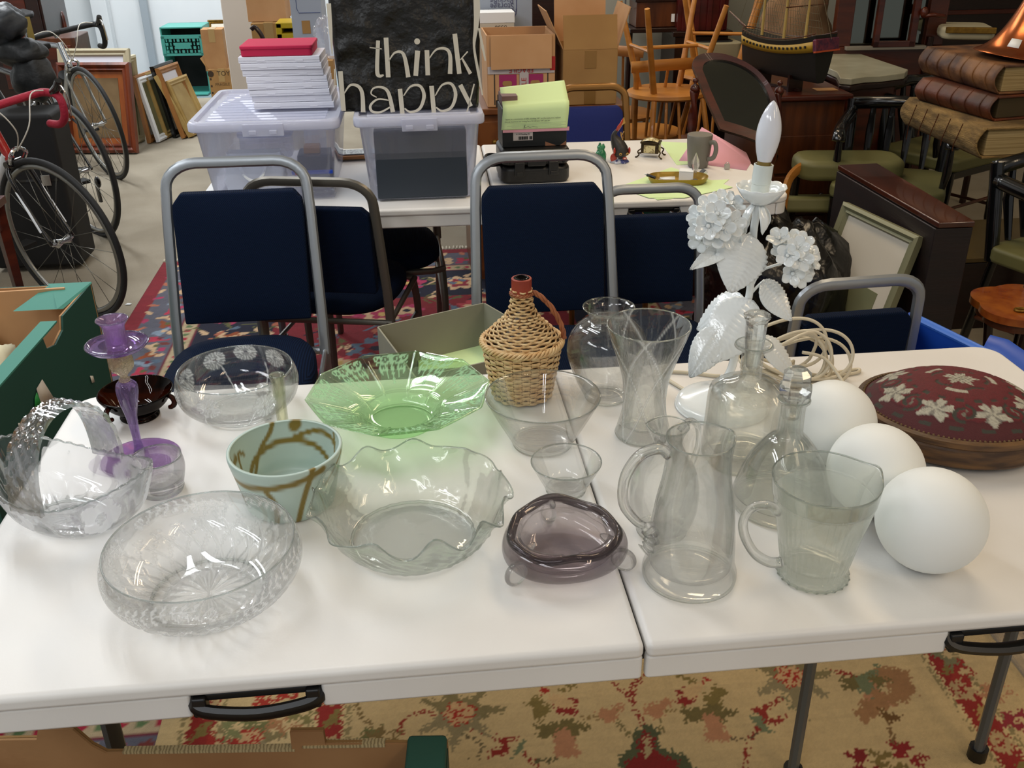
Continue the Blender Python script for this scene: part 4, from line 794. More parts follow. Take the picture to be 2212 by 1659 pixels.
for k in range(9): g.tube(catm([(.36, .685+.002*(k % 3), .762+.005*(k//3)), (.39, .675, .762+.005*(k//3)+.002*(k % 2)), (.42, .68+.003*(k % 3), .764+.005*(k//3)), (.45, .70, .77+.004*(k//3))], 3), .0030, 6)
obj('bundle', g, M['flex'], fx, sharp=0)
# ---------------------------------------------------------------- beaded footstool
q = az(2052, 880, .79); t = thing('footstool', 'oval wooden footstool with a dark red beadwork cushion at the right of the table', 'footstool', (q.x-.0, q.y-.012, TZ), -.38)
M['stoolwood'] = mat('worn_gilt_wood', '3a2412', .5, col2='6a4a26', ns=14, nd=6, stretch=(1, 1, 6), bump=.15, bs=60)
obj('frame', G().lathe([(.0005, .012), (.140, .012), (.152, .013), (.156, .018), (.156, .042), (.153, .047), (.159, .051), (.1585, .060), (.150, .063), (.146, .060), (.0005, .058)], 96, sy=.86), M['stoolwood'], t, sharp=35)
for a in (.6, 2.5, 3.8, 5.6): obj('foot', G().lathe([(.0005, 0), (.012, 0), (.014, .006), (.010, .013)], 16, c=(.125*math.cos(a), .098*math.sin(a), 0)), M['stoolwood'], t)
g = G(); N, R_ = 300, 78; col = []; CW, CB, CG, CR_ = H('a8a494'), H('480c14'), H('33332a'), H('5c0e18')
rs_ = np.random.RandomState(4)
def motif(x, y, kk):
    # grey and cream leaf sprays around the border, wreath at the centre
    r = math.hypot(x/1, y/.8); th = math.atan2(y/.8, x)
    if r < .047:
        if abs(r-.042-.003*math.sin(7*th)) < .0032 and math.sin(5*th+1) > -.45: return CG
        rr_ = r*1000/(30+6*math.sin(5*th+.5)+5*math.sin(11*th))
        if rr_ < .75: return CW if math.sin(x*700)*math.sin(y*620) > -.35 else H('6c675a')
        return CR_
    if r < .060 and math.sin(3*th+.6) > .55 and abs(r-.053) < .004: return CW
    u = th*8/(2*PI); c_ = (u % 1)-.5; v = (r-.110)/.026
    s2 = 1 if int(u) % 2 else -1; d2 = math.hypot((abs(c_)-.5)*2.9, v+.15*s2)
    if abs(d2-.52) < .10 and not (v*s2 > .45): return CG
    if d2 < .16: return H('6c675a')
    d = math.hypot(c_*2.6, v); a = math.atan2(v, c_*2.6)
    if d < .98*(.50+.42*abs(math.cos(a*2.5+int(u)*1.3))+.10*math.cos(a*11)): return CW if (math.sin(a*5+2.6*int(u)+d*3) > -.5) else H('77736a')
    if abs(abs(v)-1.15) < .12 and math.sin(18*th) > .2: return CG
    return CB if r > .125 else CR_
for j in range(R_):
    k = j/(R_-1); r = .1475*math.sin(k*PI/2)**.9 if j else .0004; z =   .060+.050*(1-(r/.1475)**2.6)
    for i in range(N):
        a = 2*PI*i/N; x, y = r*math.cos(a), r*.86*math.sin(a); c_ = motif(x, y, 1); bead = c_[0] > .1
        g.v.append((x, y, z+(.0012 if bead else 0)+(.0006*rs_.rand() if bead else 0))); f_ = (.8+.4*rs_.rand()) if bead else (.93+.14*rs_.rand()); col.append([v*f_ for v in c_])
g.f = [(j*N+i, j*N+(i+1) % N, (j+1)*N+(i+1) % N, (j+1)*N+i) for j in range(R_-1) for i in range(N)]+[tuple(range(N-1, -1, -1))]
obj('beadwork_cushion', g, attrmat('beadwork', .7, .3, bs=700), t, sharp=0, attr={'col': col})
g = G()
for i in range(120): a = 2*PI*i/120; g.sph((.1475*math.cos(a), .127*math.sin(a), .063), .0022, 6, 4)
o = obj('gimp_trim', g, mat('gimp', '6a5232', .8), t, sharp=0); o['kind'] = 'stuff'
# ---------------------------------------------------------------- things on the far table
FZ = .7402
M['tub'] = glass('storage_plastic', (.93, .94, .98), .82, frost=.16, fcol=(.86, .87, .95)); M['lid'] = glass('lid_plastic', (.90, .91, .97), .8, frost=.62, fcol=(.86, .87, .95))
def fill(o_rings, nrm=False):
    g = G(); n = len(o_rings[0]); g.v = [q for r in o_rings for q in r]; g.f = [(j*n+i, j*n+(i+1) % n, (j+1)*n+(i+1) % n, (j+1)*n+i) for j in range(len(o_rings)-1) for i in range(n)]; return g, n
def storage_box(label, loc, rz, W, D, Ht, lid=True):
    t = thing('storage_box', label, 'box', loc, rz)
    ring = lambda k, z, r=.03: [(x, y+D/2, z) for x, y in rrect(W*k, D*k, r, 4)]
    rs = [ring(.80, .001), ring(.82, .004), ring(.90, Ht*.7), ring(.93, Ht-.004), ring(.985, Ht-.002), ring(.985, Ht-.014)]
    g, n = fill(rs); g.f.append(tuple(range(n-1, -1, -1))); obj('tub', g, M['tub'], t, solid=.0022, off=-1, sharp=50)
    rs = [ring(.99, Ht-.012), ring(1.0, Ht-.010), ring(1.0, Ht+.008), ring(.985, Ht+.014), ring(.93, Ht+.014), ring(.915, Ht+.004)]
    g, n = fill(rs); k = len(g.v)-n; g.f.append(tuple(range(k, k+n))); obj('lid', g, M['lid'], t, solid=.002, sharp=50)
    for i in range(11):
        y = D*(.13+.74*i/10); obj('lid_rib', G().tube([(-W*.40, y, Ht+.007), (W*.40, y, Ht+.007)], (.006, .0045), 6), M['lid'], t)
    c = obj('clip', G().box((0, -.004, Ht-.008), (W*.27, .008, .036)).box((-.03, -.010, Ht-.014), (.022, .006, .012)).box((.03, -.010, Ht-.014), (.022, .006, .012)), M['lid'], t, bevel=.002)
    return t
def base_at(x, y): return az(x, y, FZ)
a, b = az(480, 440, FZ), az(735, 447, FZ); W1 = .445; cxa = az(592, 441, FZ)
b1_ = storage_box('clear plastic storage box under the stack of white cartons', (cxa.x-.006, cxa.y+.005, FZ), -.02, W1, .56, .232)
cxb = az(915, 437, FZ); b2_ = storage_box('clear plastic storage box holding a slate folder, under the black carrier bag', (cxb.x, cxb.y-.01, FZ), .0, .385, .50, .245)
g = G().box((cxb.x+.0, cxb.y+.045, FZ+.006+.105), (.275, .05, .205)); tag(obj('folder_box', g, mat('slate_card', '2c3540', .6), bevel=.004), 'large slate blue folder standing inside the right storage box', 'folder')
# contents of the left box
x0, y0 = cxa.x, cxa.y
def bagm(w_, d_, h_, seed, top=.8, amp=.01, n=14, m_=16):
    g = G(); r_ = random.Random(seed); ph = [r_.uniform(0, 6) for _ in range(8)]
    rings = []
    for j in range(m_):
        v = j/(m_-1); k = 1-(1-top)*v; ring = []
        for i, (x, y) in enumerate(rrect(w_*k, d_*k*(1-.3*v), min(w_, d_)*.12, 5)):
            nz = mnoise.noise(Vector((x*9+ph[0], y*9, v*4+ph[1])))*amp*2+mnoise.noise(Vector((x*30, y*30+ph[2], v*14)))*amp; l_ = math.hypot(x, y)+1e-6
            ring.append((x+x/l_*nz, y+y/l_*nz, v*h_+(mnoise.noise(Vector((x*20, y*20, 3)))*amp*1.2 if j == m_-1 else 0)))
        rings.append(ring)
    g, n = fill(rings); g.f.append(tuple(range(n-1, -1, -1))); return g
t = thing('paper_carrier_bag', 'crumpled white paper gift bag inside the left storage box', 'bag', (x0-.055, y0+.10, FZ+.006), -.05)
obj('bag_body', bagm(.19, .08, .135, 3, .86, .006), M['white'], t, sharp=25)
for s in (-1, 1): obj('rope_handle', G().tube(catm([(-.045, s*-.035-.004, .12), (-.03, s*-.05, .075), (0, s*-.052, .055), (.03, s*-.05, .075), (.045, s*-.035-.004, .12)], 5), .005, 6), M['white'], t)
t = thing('clip_lid_tub', 'small clear clip-lid food tub behind the white paper bag', 'tub', (x0-.03, y0+.22, FZ+.10)); g = G().prism(rrect(.16, .10, .02), 0, .065); obj('tub', g, M['tub'], t, bevel=.004); obj('lid', G().prism(rrect(.17, .11, .02), .065, .08), M['lid'], t, bevel=.003)
tag(obj('blue_box', G().box((0, 0, .06), (.10, .10, .12)), mat('navy_card', '1c2848', .6), loc=(x0+.125, y0+.13, FZ+.006), bevel=.003), 'dark blue carton in the right corner of the left storage box', 'box')
tag(obj('wooden_block', G().box((0, 0, .012), (.05, .04, .024)), M['pine'], loc=(x0+.12, y0+.12, FZ+.1262), bevel=.003), 'small pale wooden block lying on the dark blue carton', 'block')
t = thing('zip_bag', 'clear zip bag of small items with a bright blue closing strip', 'bag', (x0+.12, y0+.050, FZ+.006)); obj('bag_body', bagm(.12, .04, .07, 9, .9, .006), M['tub'], t, sharp=30); obj('zip_strip', G().box((0, 0, .075), (.125, .006, .012)), mat('blue_plastic', '2048b8', .4), t, bevel=.002); obj('slider', G().box((-.045, 0, .076), (.014, .012, .014)), mat('red_plastic', 'b02028', .4), t, bevel=.002)
# picture behind the two boxes
t = thing('glitter_picture', 'small silvery framed picture lying between the two storage boxes', 'picture', tuple(az(790, 340, FZ)), .05); obj('picture_frame', G().box((0, 0, .012), (.24, .10, .012)), M['oak'], t, bevel=.003); obj('foil_panel', G().box((0, .0, .0205), (.20, .07, .004)), mat('foil', '8a9094', .3, .8, bump=.9, bs=70), t)
# stack of white cartons on the left lid
zt = FZ+.248; labs = ['lowest', 'second', 'third', 'fourth', 'fifth', 'sixth', 'seventh', 'topmost']
q = ay(640, 247, cxa.y+.20); hs = .0196
for i in range(8):
    dx = -.0035*i*1.2+rnd.uniform(-.002, .002); 
    t = thing('flat_carton', f'white flat carton, {labs[i]} of the stack on the left storage box'+(' counted upwards' if 0 < i < 7 else ''), 'carton', (q.x-.0+dx, cxa.y+.27+rnd.uniform(-.003, .003), zt+i*hs), -.03+rnd.uniform(-.012, .012)+(.0 if i not in (3, 4) else .03), 'white flat cartons in a stack')
    obj('carton_body', G().box((0, 0, hs/2), (.245, .17, hs-.0012)), M['paper'], t, bevel=.0012)
    obj('lid_flap', G().box((0, -.0855, hs*.68), (.243, .0012, hs*.5)).box((-.055, -.0858, hs*.36), (.024, .0014, hs*.16)).box((.06, -.0858, hs*.36), (.024, .0014, hs*.16)), M['paper'], t)
t = thing('pink_box', 'bright pink flat box on top of the white cartons', 'box', (q.x-.036, cxa.y+.27, zt+8*hs), -.03); M['pink'] = mat('pink_felt', 'c01848', .75); obj('box_body', G().prism(rrect(.215, .17, .012), .0, .022), M['pink'], t, bevel=.003); obj('lid', G().prism(rrect(.219, .174, .012), .020, .031), M['pink'], t, bevel=.003)
# black carrier bag with white lettering
zb = FZ+.262; YB = cxb.y+.055; pb = ay(890, 248, YB); 
t = thing('carrier_bag', 'big crumpled black carrier bag with white lettering on the right storage box', 'bag', (pb.x-.004, YB+.13, zb), .02)
g = G()
def bagf(u, v):
    pass
rings = []
for j in range(34):
    v = j/33; ring = []; wx = .412+.022*math.sin(v*2.2)+.006*v; dy = .20*(1-.35*v)
    for (x, y) in rrect(wx, dy, .03, 6)+[]:
        pass
    base = []
    pts = rrect(wx, dy, .02, 3); 
    for i in range(len(pts)):
        a_, b_ = pts[i], pts[(i+1) % len(pts)]; L2 = math.hypot(b_[0]-a_[0], b_[1]-a_[1]); k = max(1, int(L2/.013)) if False else (30 if L2 > .2 else (14 if L2 > .05 else 1))
        for s_ in range(k): base.append((a_[0]+(b_[0]-a_[0])*s_/k, a_[1]+(b_[1]-a_[1])*s_/k))
    for (x, y) in base:
        nz = abs(mnoise.noise(Vector((x*7, y*7, v*3+1.5))))*.030+abs(mnoise.noise(Vector((x*19+4, y*19, v*8))))*.012-.014; fr_ = 1 if y < -dy*.4 else 1
        ring.append((x*(1+nz*.4), y+(nz*(.55 if y < 0 else -.6)), v*.40))
    rings.append(ring)
n0 = min(len(r) for r in rings); rings = [r[:n0] for r in rings]; g, n = fill(rings); g.f.append(tuple(range(n-1, -1, -1))); M['bagblack'] = mat('black_plastic_film', '0d0c0a', .33, bump=.8, bs=26); obj('bag_body', g, M['bagblack'], t, sharp=0)
# lettering, drawn as strokes on the front of the bag
M['wprint'] = mat('white_print', 'd2ccbc', .5); YF = YB+.02
def S(px, py): q = ay(px, py, YF); return q.x-t.location.x, q.z-zb
def stroke(g, pts, ws):
    P = [Vector((*S(*p_), 0)) for p_ in pts]; P = catm(P, 5) if len(P) > 2 else P; N = len(P); W_ = [ws[0]+(ws[-1]-ws[0])*i/(N-1) if len(ws) < 3 else np.interp(i/(N-1), [0, .5, 1], ws) for i in range(N)]
    for i in range(N-1):
        def e(i_):
            d = (P[min(i_+1, N-1)]-P[max(i_-1, 0)]).normalized(); n_ = Vector((-d.y, d.x, 0))*W_[i_]*.00067; return P[i_]+n_, P[i_]-n_
        a1, a2 = e(i); b1, b2 = e(i+1); yy = YF-t.location.y-.1205+.1
        q4 = [(v_.x, -.124, v_.y) for v_ in (a1, a2, b2, b1)]; q5 = [(x, y-.0012, z) for x, y, z in q4]
        g.hexa(q4+q5)
L_ = [ # (points, widths) in photograph order: t h i n k / h a p p y
 ([(815, 86), (813, 150), (818, 162), (827, 160)], (8, 9, 3)), ([(797, 101), (823, 104)], (2, 2)), ([(832, 80), (837, 165)], (10, 10)), ([(838, 130), (850, 113), (865, 111), (873, 125), (880, 165)], (2, 6, 10)),
 ([(900, 108), (896, 162)], (11, 10)), ([(920, 107), (922, 161)], (10, 10)), ([(925, 125), (940, 106), (960, 104), (970, 118), (970, 158)], (2, 6, 10)), ([(980, 72), (990, 158)], (10, 10)), ([(992, 128), (1008, 110)], (2, 3)), ([(996, 125), (1014, 158)], (4, 8)),
 ([(734, 152), (741, 237)], (10, 10)), ([(742, 200), (755, 182), (772, 184), (781, 200), (783, 240)], (2, 7, 10)), ([(812, 208), (800, 200), (806, 188), (825, 187), (838, 200), (847, 240)], (2, 4, 10)), ([(840, 215), (815, 212), (799, 225), (802, 238), (820, 240), (843, 228)], (2, 6, 3)),
 ([(862, 190), (868, 250)], (10, 10)), ([(870, 205), (885, 185), (905, 184), (914, 205), (905, 232), (885, 240), (872, 232)], (2, 8, 3)), ([(930, 184), (936, 250)], (10, 10)), ([(938, 205), (953, 182), (973, 180), (982, 203), (973, 230), (953, 238), (940, 230)], (2, 8, 3)), ([(992, 182), (1015, 228)], (10, 9)), ([(1022, 180), (1008, 235), (1003, 247)], (3, 3))]
g = G()
for p_, w_ in L_: stroke(g, p_, w_)
x, z = S(899, 88); g.add([(x+.0085*math.cos(a_)*1.0, -.125, z+.0085*math.sin(a_)) for a_ in [2*PI*k/20 for k in range(20)]], [tuple(range(20))])
o = obj('lettering', g, M['wprint'], t, sharp=30); o['kind'] = 'stuff'
def strip(pts, ws, y_):
    g = G()
    P = [Vector((*S(*p_), 0)) for p_ in pts]; P = catm(P, 5); N = len(P)
    for i in range(N-1):
        w0 = np.interp(i/(N-1), np.linspace(0, 1, len(ws)), ws)*.00067; w1 = np.interp((i+1)/(N-1), np.linspace(0, 1, len(ws)), ws)*.00067; dy = 0
        g.hexa([(P[i].x-w0, y_+dy, P[i].y), (P[i].x+w0, y_+dy, P[i].y), (P[i+1].x+w1, y_+dy, P[i+1].y), (P[i+1].x-w1, y_+dy, P[i+1].y)]+[(P[i].x-w0, y_-.001+dy, P[i].y), (P[i].x+w0, y_-.001+dy, P[i].y), (P[i+1].x+w1, y_-.001+dy, P[i+1].y), (P[i+1].x-w1, y_-.001+dy, P[i+1].y)])
    obj('white_side_strip', g, M['wprint'], t, sharp=30)
strip([(1026, -30), (1028, 20), (1026, 60), (1022, 100), (1030, 150), (1040, 205)], [13, 14, 10, 5, 6, 3], -.121); strip([(1032, 60), (1040, 100), (1046, 130)], [4, 6, 3], -.126)
strip([(708, 8), (712, 60), (716, 118)], [10, 8, 2], -.10); strip([(721, 150), (722, 190)], [3, 2], -.10)
# black carry case, black carton, notepad
q = az(1158, 398, FZ); t = thing('carry_case', 'black ribbed plastic carry case with two latches on the far table', 'case', (q.x, q.y+.10, FZ), .02)
M['case'] = mat('case_plastic', '101112', .4, bump=.1, bs=120); obj('lower_shell', G().prism(rrect(.225, .19, .035), .0, .055), M['case'], t, bevel=.014, bseg=3); obj('upper_shell', G().prism(rrect(.225, .19, .035), .058, .110), M['case'], t, bevel=.014, bseg=3)
for i in range(7): obj('rib', G().box((-.09+.03*i, -.092, .084), (.010, .012, .04)), M['case'], t, bevel=.003)
for s in (-1, 1): l = obj('latch', G().box((s*.055, -.098, .050), (.032, .012, .045)), M['case'], t, bevel=.003); obj('latch_tab', G().box((s*.055, -.105, .036), (.022, .006, .012)), M['case'], l, bevel=.002)
obj('carry_handle', G().tube(catm([(-.105, -.03, .060), (-.135, -.05, .062), (-.152, -.035, .060), (-.152, .02, .060), (-.135, .035, .062), (-.105, .03, .060)], 5), (.013, .007), 8, flat=(0, 0, 1)), M['case'], t)
obj('front_grip', G().box((0, -.100, .068), (.06, .012, .018)), M['case'], t, bevel=.004)
tc_ = t; YC = q.y+.02; zc = FZ+.1102
t = thing('black_carton', 'black gift carton with turquoise lettering on the carry case', 'carton', (q.x+.0, q.y+.11, zc), .02); obj('carton_body', G().box((0, 0, .062), (.208, .13, .122)), mat('black_card', '15181a', .45), t, bevel=.002)
fr = TR(0, -.0656, 0, PI/2); text(t, 'PROPH4 DESIGN', .0105, TR(.058, -.0662, .052, PI/2), mat('teal_print', '8ad0c8', .5), sx=.95)
obj('price_label', G().box((-.038, -.0659, .042), (.063, .0008, .040)), mat('label_paper', 'b8b0ae', .7), t); g = G()
for i in range(16): g.box((-.052+.0026*i+(.004 if i > 11 else 0), -.0667, .030), (.0012+.0006*(i % 3), .0006, .010))
obj('barcode', g, M['blackm'], t); text(t, 'A 159 Reading Rd', .006, TR(-.038, -.0667, .042, PI/2), M['blackm'])
obj('corner_print', G().add([(.034, -.0659, .016), (.070, -.0659, .002), (.034, -.0659, .002)], [(0, 2, 1)]).add([(.102, -.0659, .016), (.082, -.0659, .002), (.102, -.0659, .002)], [(0, 1, 2)]), mat('tan_print', '8a5e44', .6), t)
obj('open_flap', G().box((-.075, .02, .140), (.05, .10, .030)), mat('mauve_card', '7a5c5a', .7), t)
t2 = thing('notepad', 'pale green printed pad folded over the black carton', 'notepad', (q.x+.004, q.y+.11, zc), .02); M['gpap'] = mat('green_paper', 'd4ecb0', .8)
def pf(u, v):
    x = (u-.5)*.212+(-.006+.012*v); 
    if v < .4: a = v/.4; y = -.0685-.003*a; z = .058+.052*a
    elif v < .6: a = (v-.4)/.2; an = a*PI/2; y = -.0675+.016*(1-math.cos(an))-.004; z = .110+.020*math.sin(an)+.004*u
    else: a = (v-.6)/.4; y = -.055+a*.115; z = .130+.036*a+.006*u*a
    return (x, y, z+.010*u*v)
obj('pages', G().grid(pf, 14, 30), M['gpap'], t2, solid=.003, sharp=0); obj('backing_sheet', G().box((0, -.0685, .055), (.214, .0015, .012)), mat('pink_paper', 'd89aa8', .8), t2)
for k, s_ in enumerate(('I agree to a commission of 20% including VAT on the total price realised', 'plus an insurance and lotting fee of £1.00 plus VAT per lot')): text(t2, s_, .0062, TR(-.101, -.0745, .092-.008*k, PI/2), mat('grey_ink', '6c7868', .8), align='LEFT', sx=.98)
g = G()
for k in range(4): g.box((0, -.0745, .078-.004*k), (.19-.03*(k % 2), .0004, .0006))
obj('printed_line', g, mat('faint_ink', '93a888', .8), t2); obj('signature', G().tube(catm([(-.04, -.0748, .062), (-.036, -.0748, .074), (-.037, -.0748, .064), (-.025, -.0748, .068), (-.022, -.0748, .064), (-.01, -.0748, .067), (.005, -.0748, .064)], 4), .0004, 4), M['steel'], t2)
# jade figurine
q = az(1297, 352, FZ); M['jade'] = mat('green_glaze', '1f6a44', .2, col2='3c8c62', ns=40, coat=.5)
def jf(th, i, r, z): return r*(1+.18*mnoise.noise(Vector((math.cos(th)*1.5, math.sin(th)*1.5, z*70)))), z
t = thing('jade_figurine', 'tiny green glazed seated figurine on the far table', 'figurine', tuple(q)); obj('body', G().lathe(smooth([(.0005, 0), (.023, .001), (.022, .006), (.020, .016), (.020, .028), (.016, .038), (.013, .046), (.014, .054), (.010, .062), (.0005, .064)], 4), 28, fn=jf, sy=.8), M['jade'], t, sharp=0)
obj('ear', G().sph((-.004, 0, .064), (.0045, .004, .007), 10, 6).sph((.008, 0, .061), (.0045, .004, .006), 10, 6), M['jade'], t)
# fish figurine
q = az(1338, 351, FZ); M['char'] = mat('charcoal_glaze', '2c2826', .45); M['coral'] = mat('coral_glaze', 'b03828', .3, coat=.3); M['ochre'] = mat('ochre_glaze', 'b08840', .4); M['blueg'] = mat('blue_white_glaze', 'c8ccd8', .25, col2='3c4480', ns=60, contrast=(.45, .55), coat=.4)
t = thing('fish_figurine', 'dark diving fish ornament with red fins and raised tail', 'figurine', tuple(q))
obj('wave_base', G().lathe(smooth([(.0005, 0), (.028, 0), (.030, .004), (.024, .010), (.012, .013), (.0005, .014)], 3), 36, fn=lambda th, i, r, z: (r*(1+.12*math.cos(6*th)), z), sy=.75), M['blueg'], t, sharp=0)
cen = catm([(.010, -.012, .018), (.006, -.006, .032), (.0, .0, .048), (-.008, .004, .064), (-.018, .005, .082), (-.021, .003, .098), (-.013, .0, .112)], 4); N = len(cen); rad = [(np.interp(i/(N-1), [0, .12, .3, .5, .7, .85, 1], [.008, .023, .027, .024, .014, .008, .005]),)*2 for i in range(N)]
obj('fish_body', G().tube(cen, rad, 20), M['char'], t, sharp=0)
for s in (-1, 1):
    e = obj('eye', G().sph((.008+s*.012, -.031, .036), (.005, .003, .005), 12, 8), M['ochre'], t); obj('pupil', G().sph((.008+s*.012, -.0345, .036), .0018, 8, 6), M['blackm'], e)
    obj('gill_fin', G().sph((.004+s*.026, -.014, .044), (.004, .009, .012), 12, 8), M['coral'], t)
obj('lips', G().tube([(.011+.006*math.cos(a_), -.034, .022+.003*math.sin(a_)) for a_ in [2*PI*k/12 for k in range(12)]], .0018, 6, closed=True), M['coral'], t)
obj('side_fin', G().sph((-.022, -.004, .018), (.012, .004, .016), 12, 8), M['coral'], t)
obj('tail_fin', G().tube([(-.014, .0, .108), (-.006, 0, .122), (.002, 0, .134), (.006, 0, .150)], [(.006, .004), (.010, .004), (.009, .003), (.002, .001)], 10), M['coral'], t, sharp=0); obj('tail_tip', G().tube([(.0, 0, .128), (.010, 0, .138), (.009, 0, .154)], [(.003, .002), (.007, .002), (.001, .001)], 8), M['ochre'], t)
obj('dorsal_fin', G().tube([(.008, -.004, .078), (.002, -.004, .094), (.0, -.004, .106)], [(.002, .001), (.004, .0015), (.002, .001)], 8).tube([(.003, -.004, .094), (.011, -.004, .108)], .0015, 6), M['ochre'], t)
# enamel casket
q = az(1405, 338, FZ); t = thing('enamel_casket', 'tiny cream and black enamel casket on scrolled feet', 'casket', (q.x, q.y+.0, FZ), -.45); M['patina'] = mat('dark_brass', '241a0e', .35, .6, col2='4a3a1c', ns=50); M['cream_e'] = mat('cream_enamel', 'cdbf8c', .3, col2='8a7a50', ns=90, contrast=(.52, .60), coat=.3)
obj('casket_body', G().box((0, 0, .032), (.062, .046, .034)), M['patina'], t, bevel=.002)
for (c_, d_) in (((0, -.0235, .031), (.040, .002, .026)), ((0, .0235, .031), (.040, .002, .026)), ((-.0315, 0, .031), (.002, .030, .026)), ((.0315, 0, .031), (.002, .030, .026))): obj('enamel_panel', G().box(c_, d_), M['cream_e'], t)
obj('lid', G().prism(rrect(.068, .052, .003), .049, .055), M['patina'], t, bevel=.001); obj('lid_panel', G().grid(lambda u, v: ((u-.5)*.056, (v-.5)*.042, .0545+.012*math.cos((u-.5)*2.6)*math.cos((v-.5)*2.6)**.6), 12, 10), M['cream_e'], t)
for sx in (-1, 1):
    for sy in (-1, 1): obj('foot', G().tube(catm([(sx*.030, sy*.022, .030), (sx*.040, sy*.029, .022), (sx*.036, sy*.026, .010), (sx*.044, sy*.031, .002), (sx*.047, sy*.033, .004)], 4), .0026, 6), M['patina'], t)
# mug
q = az(1507, 360, FZ); t = thing('mug', 'grey mug with white inside on the far table', 'mug', tuple(q), .55); M['mugg'] = mat('grey_glaze', '6e6a62', .4)
obj('mug_body', G().lathe([(.0005, 0), (.030, 0), (.0335, .004), (.039, .05), (.0415, .080), (.0428, .108), (.0415, .110)], 48), M['mugg'], t, sharp=50); obj('mug_lining', G().lathe([(.0412, .1095), (.0395, .106), (.038, .05), (.031, .008), (.0005, .007)], 48), M['white'], t, sharp=0)
obj('handle', G().tube(catm([(.005, -.0405, .088), (.008, -.060, .090), (.010, -.066, .066), (.008, -.058, .040), (.004, -.036, .032)], 6), (.005, .008), 10, flat=(1, 0, 0)), M['mugg'], t, sharp=0)
# papers
def sheet(name, label, pts, z, mt, cat='paper', th=.0012):
    g = G(); P = [az(x, y, z) for x, y in pts]; n = len(P); g.v = [(p.x-P[0].x, p.y-P[0].y, 0) for p in P]+[(p.x-P[0].x, p.y-P[0].y, th) for p in P]; g.f = [tuple(range(n)), tuple(range(2*n-1, n-1, -1))]+[(i, n+i, n+(i+1) % n, (i+1) % n) for i in range(n)]
    return tag(obj(name, g, mt, loc=tuple(P[0])), label, cat)
sheet('green_paper', 'pale green sheet lying lowest under the small brass tray', [(1342, 400), (1575, 388), (1560, 400), (1450, 430), (1420, 432)], FZ, M['gpap'])
sheet('green_paper', 'pale green sheet fanned out in front of the brass tray', [(1335, 405), (1450, 362), (1583, 405), (1478, 428), (1402, 428)], FZ+.0014, M['gpap'])
sheet('green_paper', 'pale green printed sheet beside the enamel casket', [(1425, 306), (1500, 310), (1505, 354), (1462, 357)], FZ, M['gpap'])
t = thing('pink_paper', 'folded pink card propped like a tent behind the grey mug', 'card', (0, 0, 0)); M['pinkp'] = mat('pink_card', 'e0a4b4', .75)
A_, B_, C_ = az(1466, 348, FZ+.0006), az(1612, 368, FZ+.0006), ay(1516, 275, az(1516, 340, FZ).y+.06); D_ = az(1622, 352, FZ+.0006)
g = G().add([tuple(A_), tuple(B_), tuple(D_), tuple(C_)], [(0, 1, 2, 3)]); obj('front_leaf', g, M['pinkp'], t, solid=.0012); g = G().add([tuple(C_), tuple(D_), (D_.x+.03, D_.y+.14, FZ+.001), (C_.x+.01, C_.y+.14, FZ+.001)], [(0, 1, 2, 3)]); obj('back_leaf', g, M['pinkp'], t, solid=.0012)
q = az(1570, 366, FZ); t = thing('padlock', 'tiny silver padlock before the pink card', 'padlock', tuple(q), .1); obj('body', G().box((0, 0, .010), (.018, .010, .018)), mat('silver', 'b0aca4', .35, .6), t, bevel=.002); obj('shackle', G().tube([(.005*math.cos(a_), 0, .018+.007*math.sin(a_)) for a_ in [PI*k/8 for k in range(9)]], .0012, 6), M['chrome'], t)
# oval tray and its contents
q = az(1464, 393, FZ+.003); t = thing('brass_tray', 'small oval brass-coloured tray on the green sheets', 'tray', (q.x, q.y, FZ+.003), -.10); M['olive'] = mat('olive_gold', '9a7c2c', .3, .3); pr = []
def ov(r): return [(r*(math.cos(a_))*1+(.042 if math.cos(a_) > 0 else -.042), r*math.sin(a_)) for a_ in [2*PI*(k+.5)/48 for k in range(48)]]
rs = [[(x, y, z) for x, y in ov(r)] for r, z in ((.038, .001), (.046, .0), (.053, .012), (.0545, .020), (.0525, .020), (.050, .012), (.044, .003), (.03, .003))]; g, n = fill(rs); g.f += [tuple(range(n-1, -1, -1)), tuple(range(len(g.v)-n, len(g.v)))]; obj('tray_body', g, M['olive'], t, sharp=40)
zt_ = FZ+.0062
def at_t(x, y, z=zt_): v = az(x, y, z); return (v.x, v.y, z)
p_ = at_t(1455, 385); tag(obj('paper_slip', G().add([(-.03, -.012, 0), (.02, -.02, 0), (.03, .02, .002), (-.02, .022, 0)], [(0, 1, 2, 3)]), M['white'], loc=(p_[0]-.02, p_[1], zt_+.001), solid=.001), 'loose white slip in the oval tray', 'paper')
p_ = at_t(1482, 388); t = thing('white_box', 'small white cardboard box in the oval tray', 'box', p_, -.35); obj('box_body', G().box((0, 0, .014), (.045, .036, .028)), M['white'], t, bevel=.001); obj('box_lid', G().box((0, 0, .030), (.046, .037, .004)), M['white'], t, bevel=.001)
p_ = at_t(1500, 392); t = thing('crystal_ornament', 'small leaf shaped clear crystal ornament behind the tray', 'ornament', (p_[0]+.005, p_[1]+.02, zt_)); obj('crystal', G().lathe([(.0005, 0), (.006, .004), (.006, .025), (.014, .045), (.0125, .062), (.0005, .088)], 6, sy=.5), M['fleck'] if False else M['thick'], t, sharp=20)
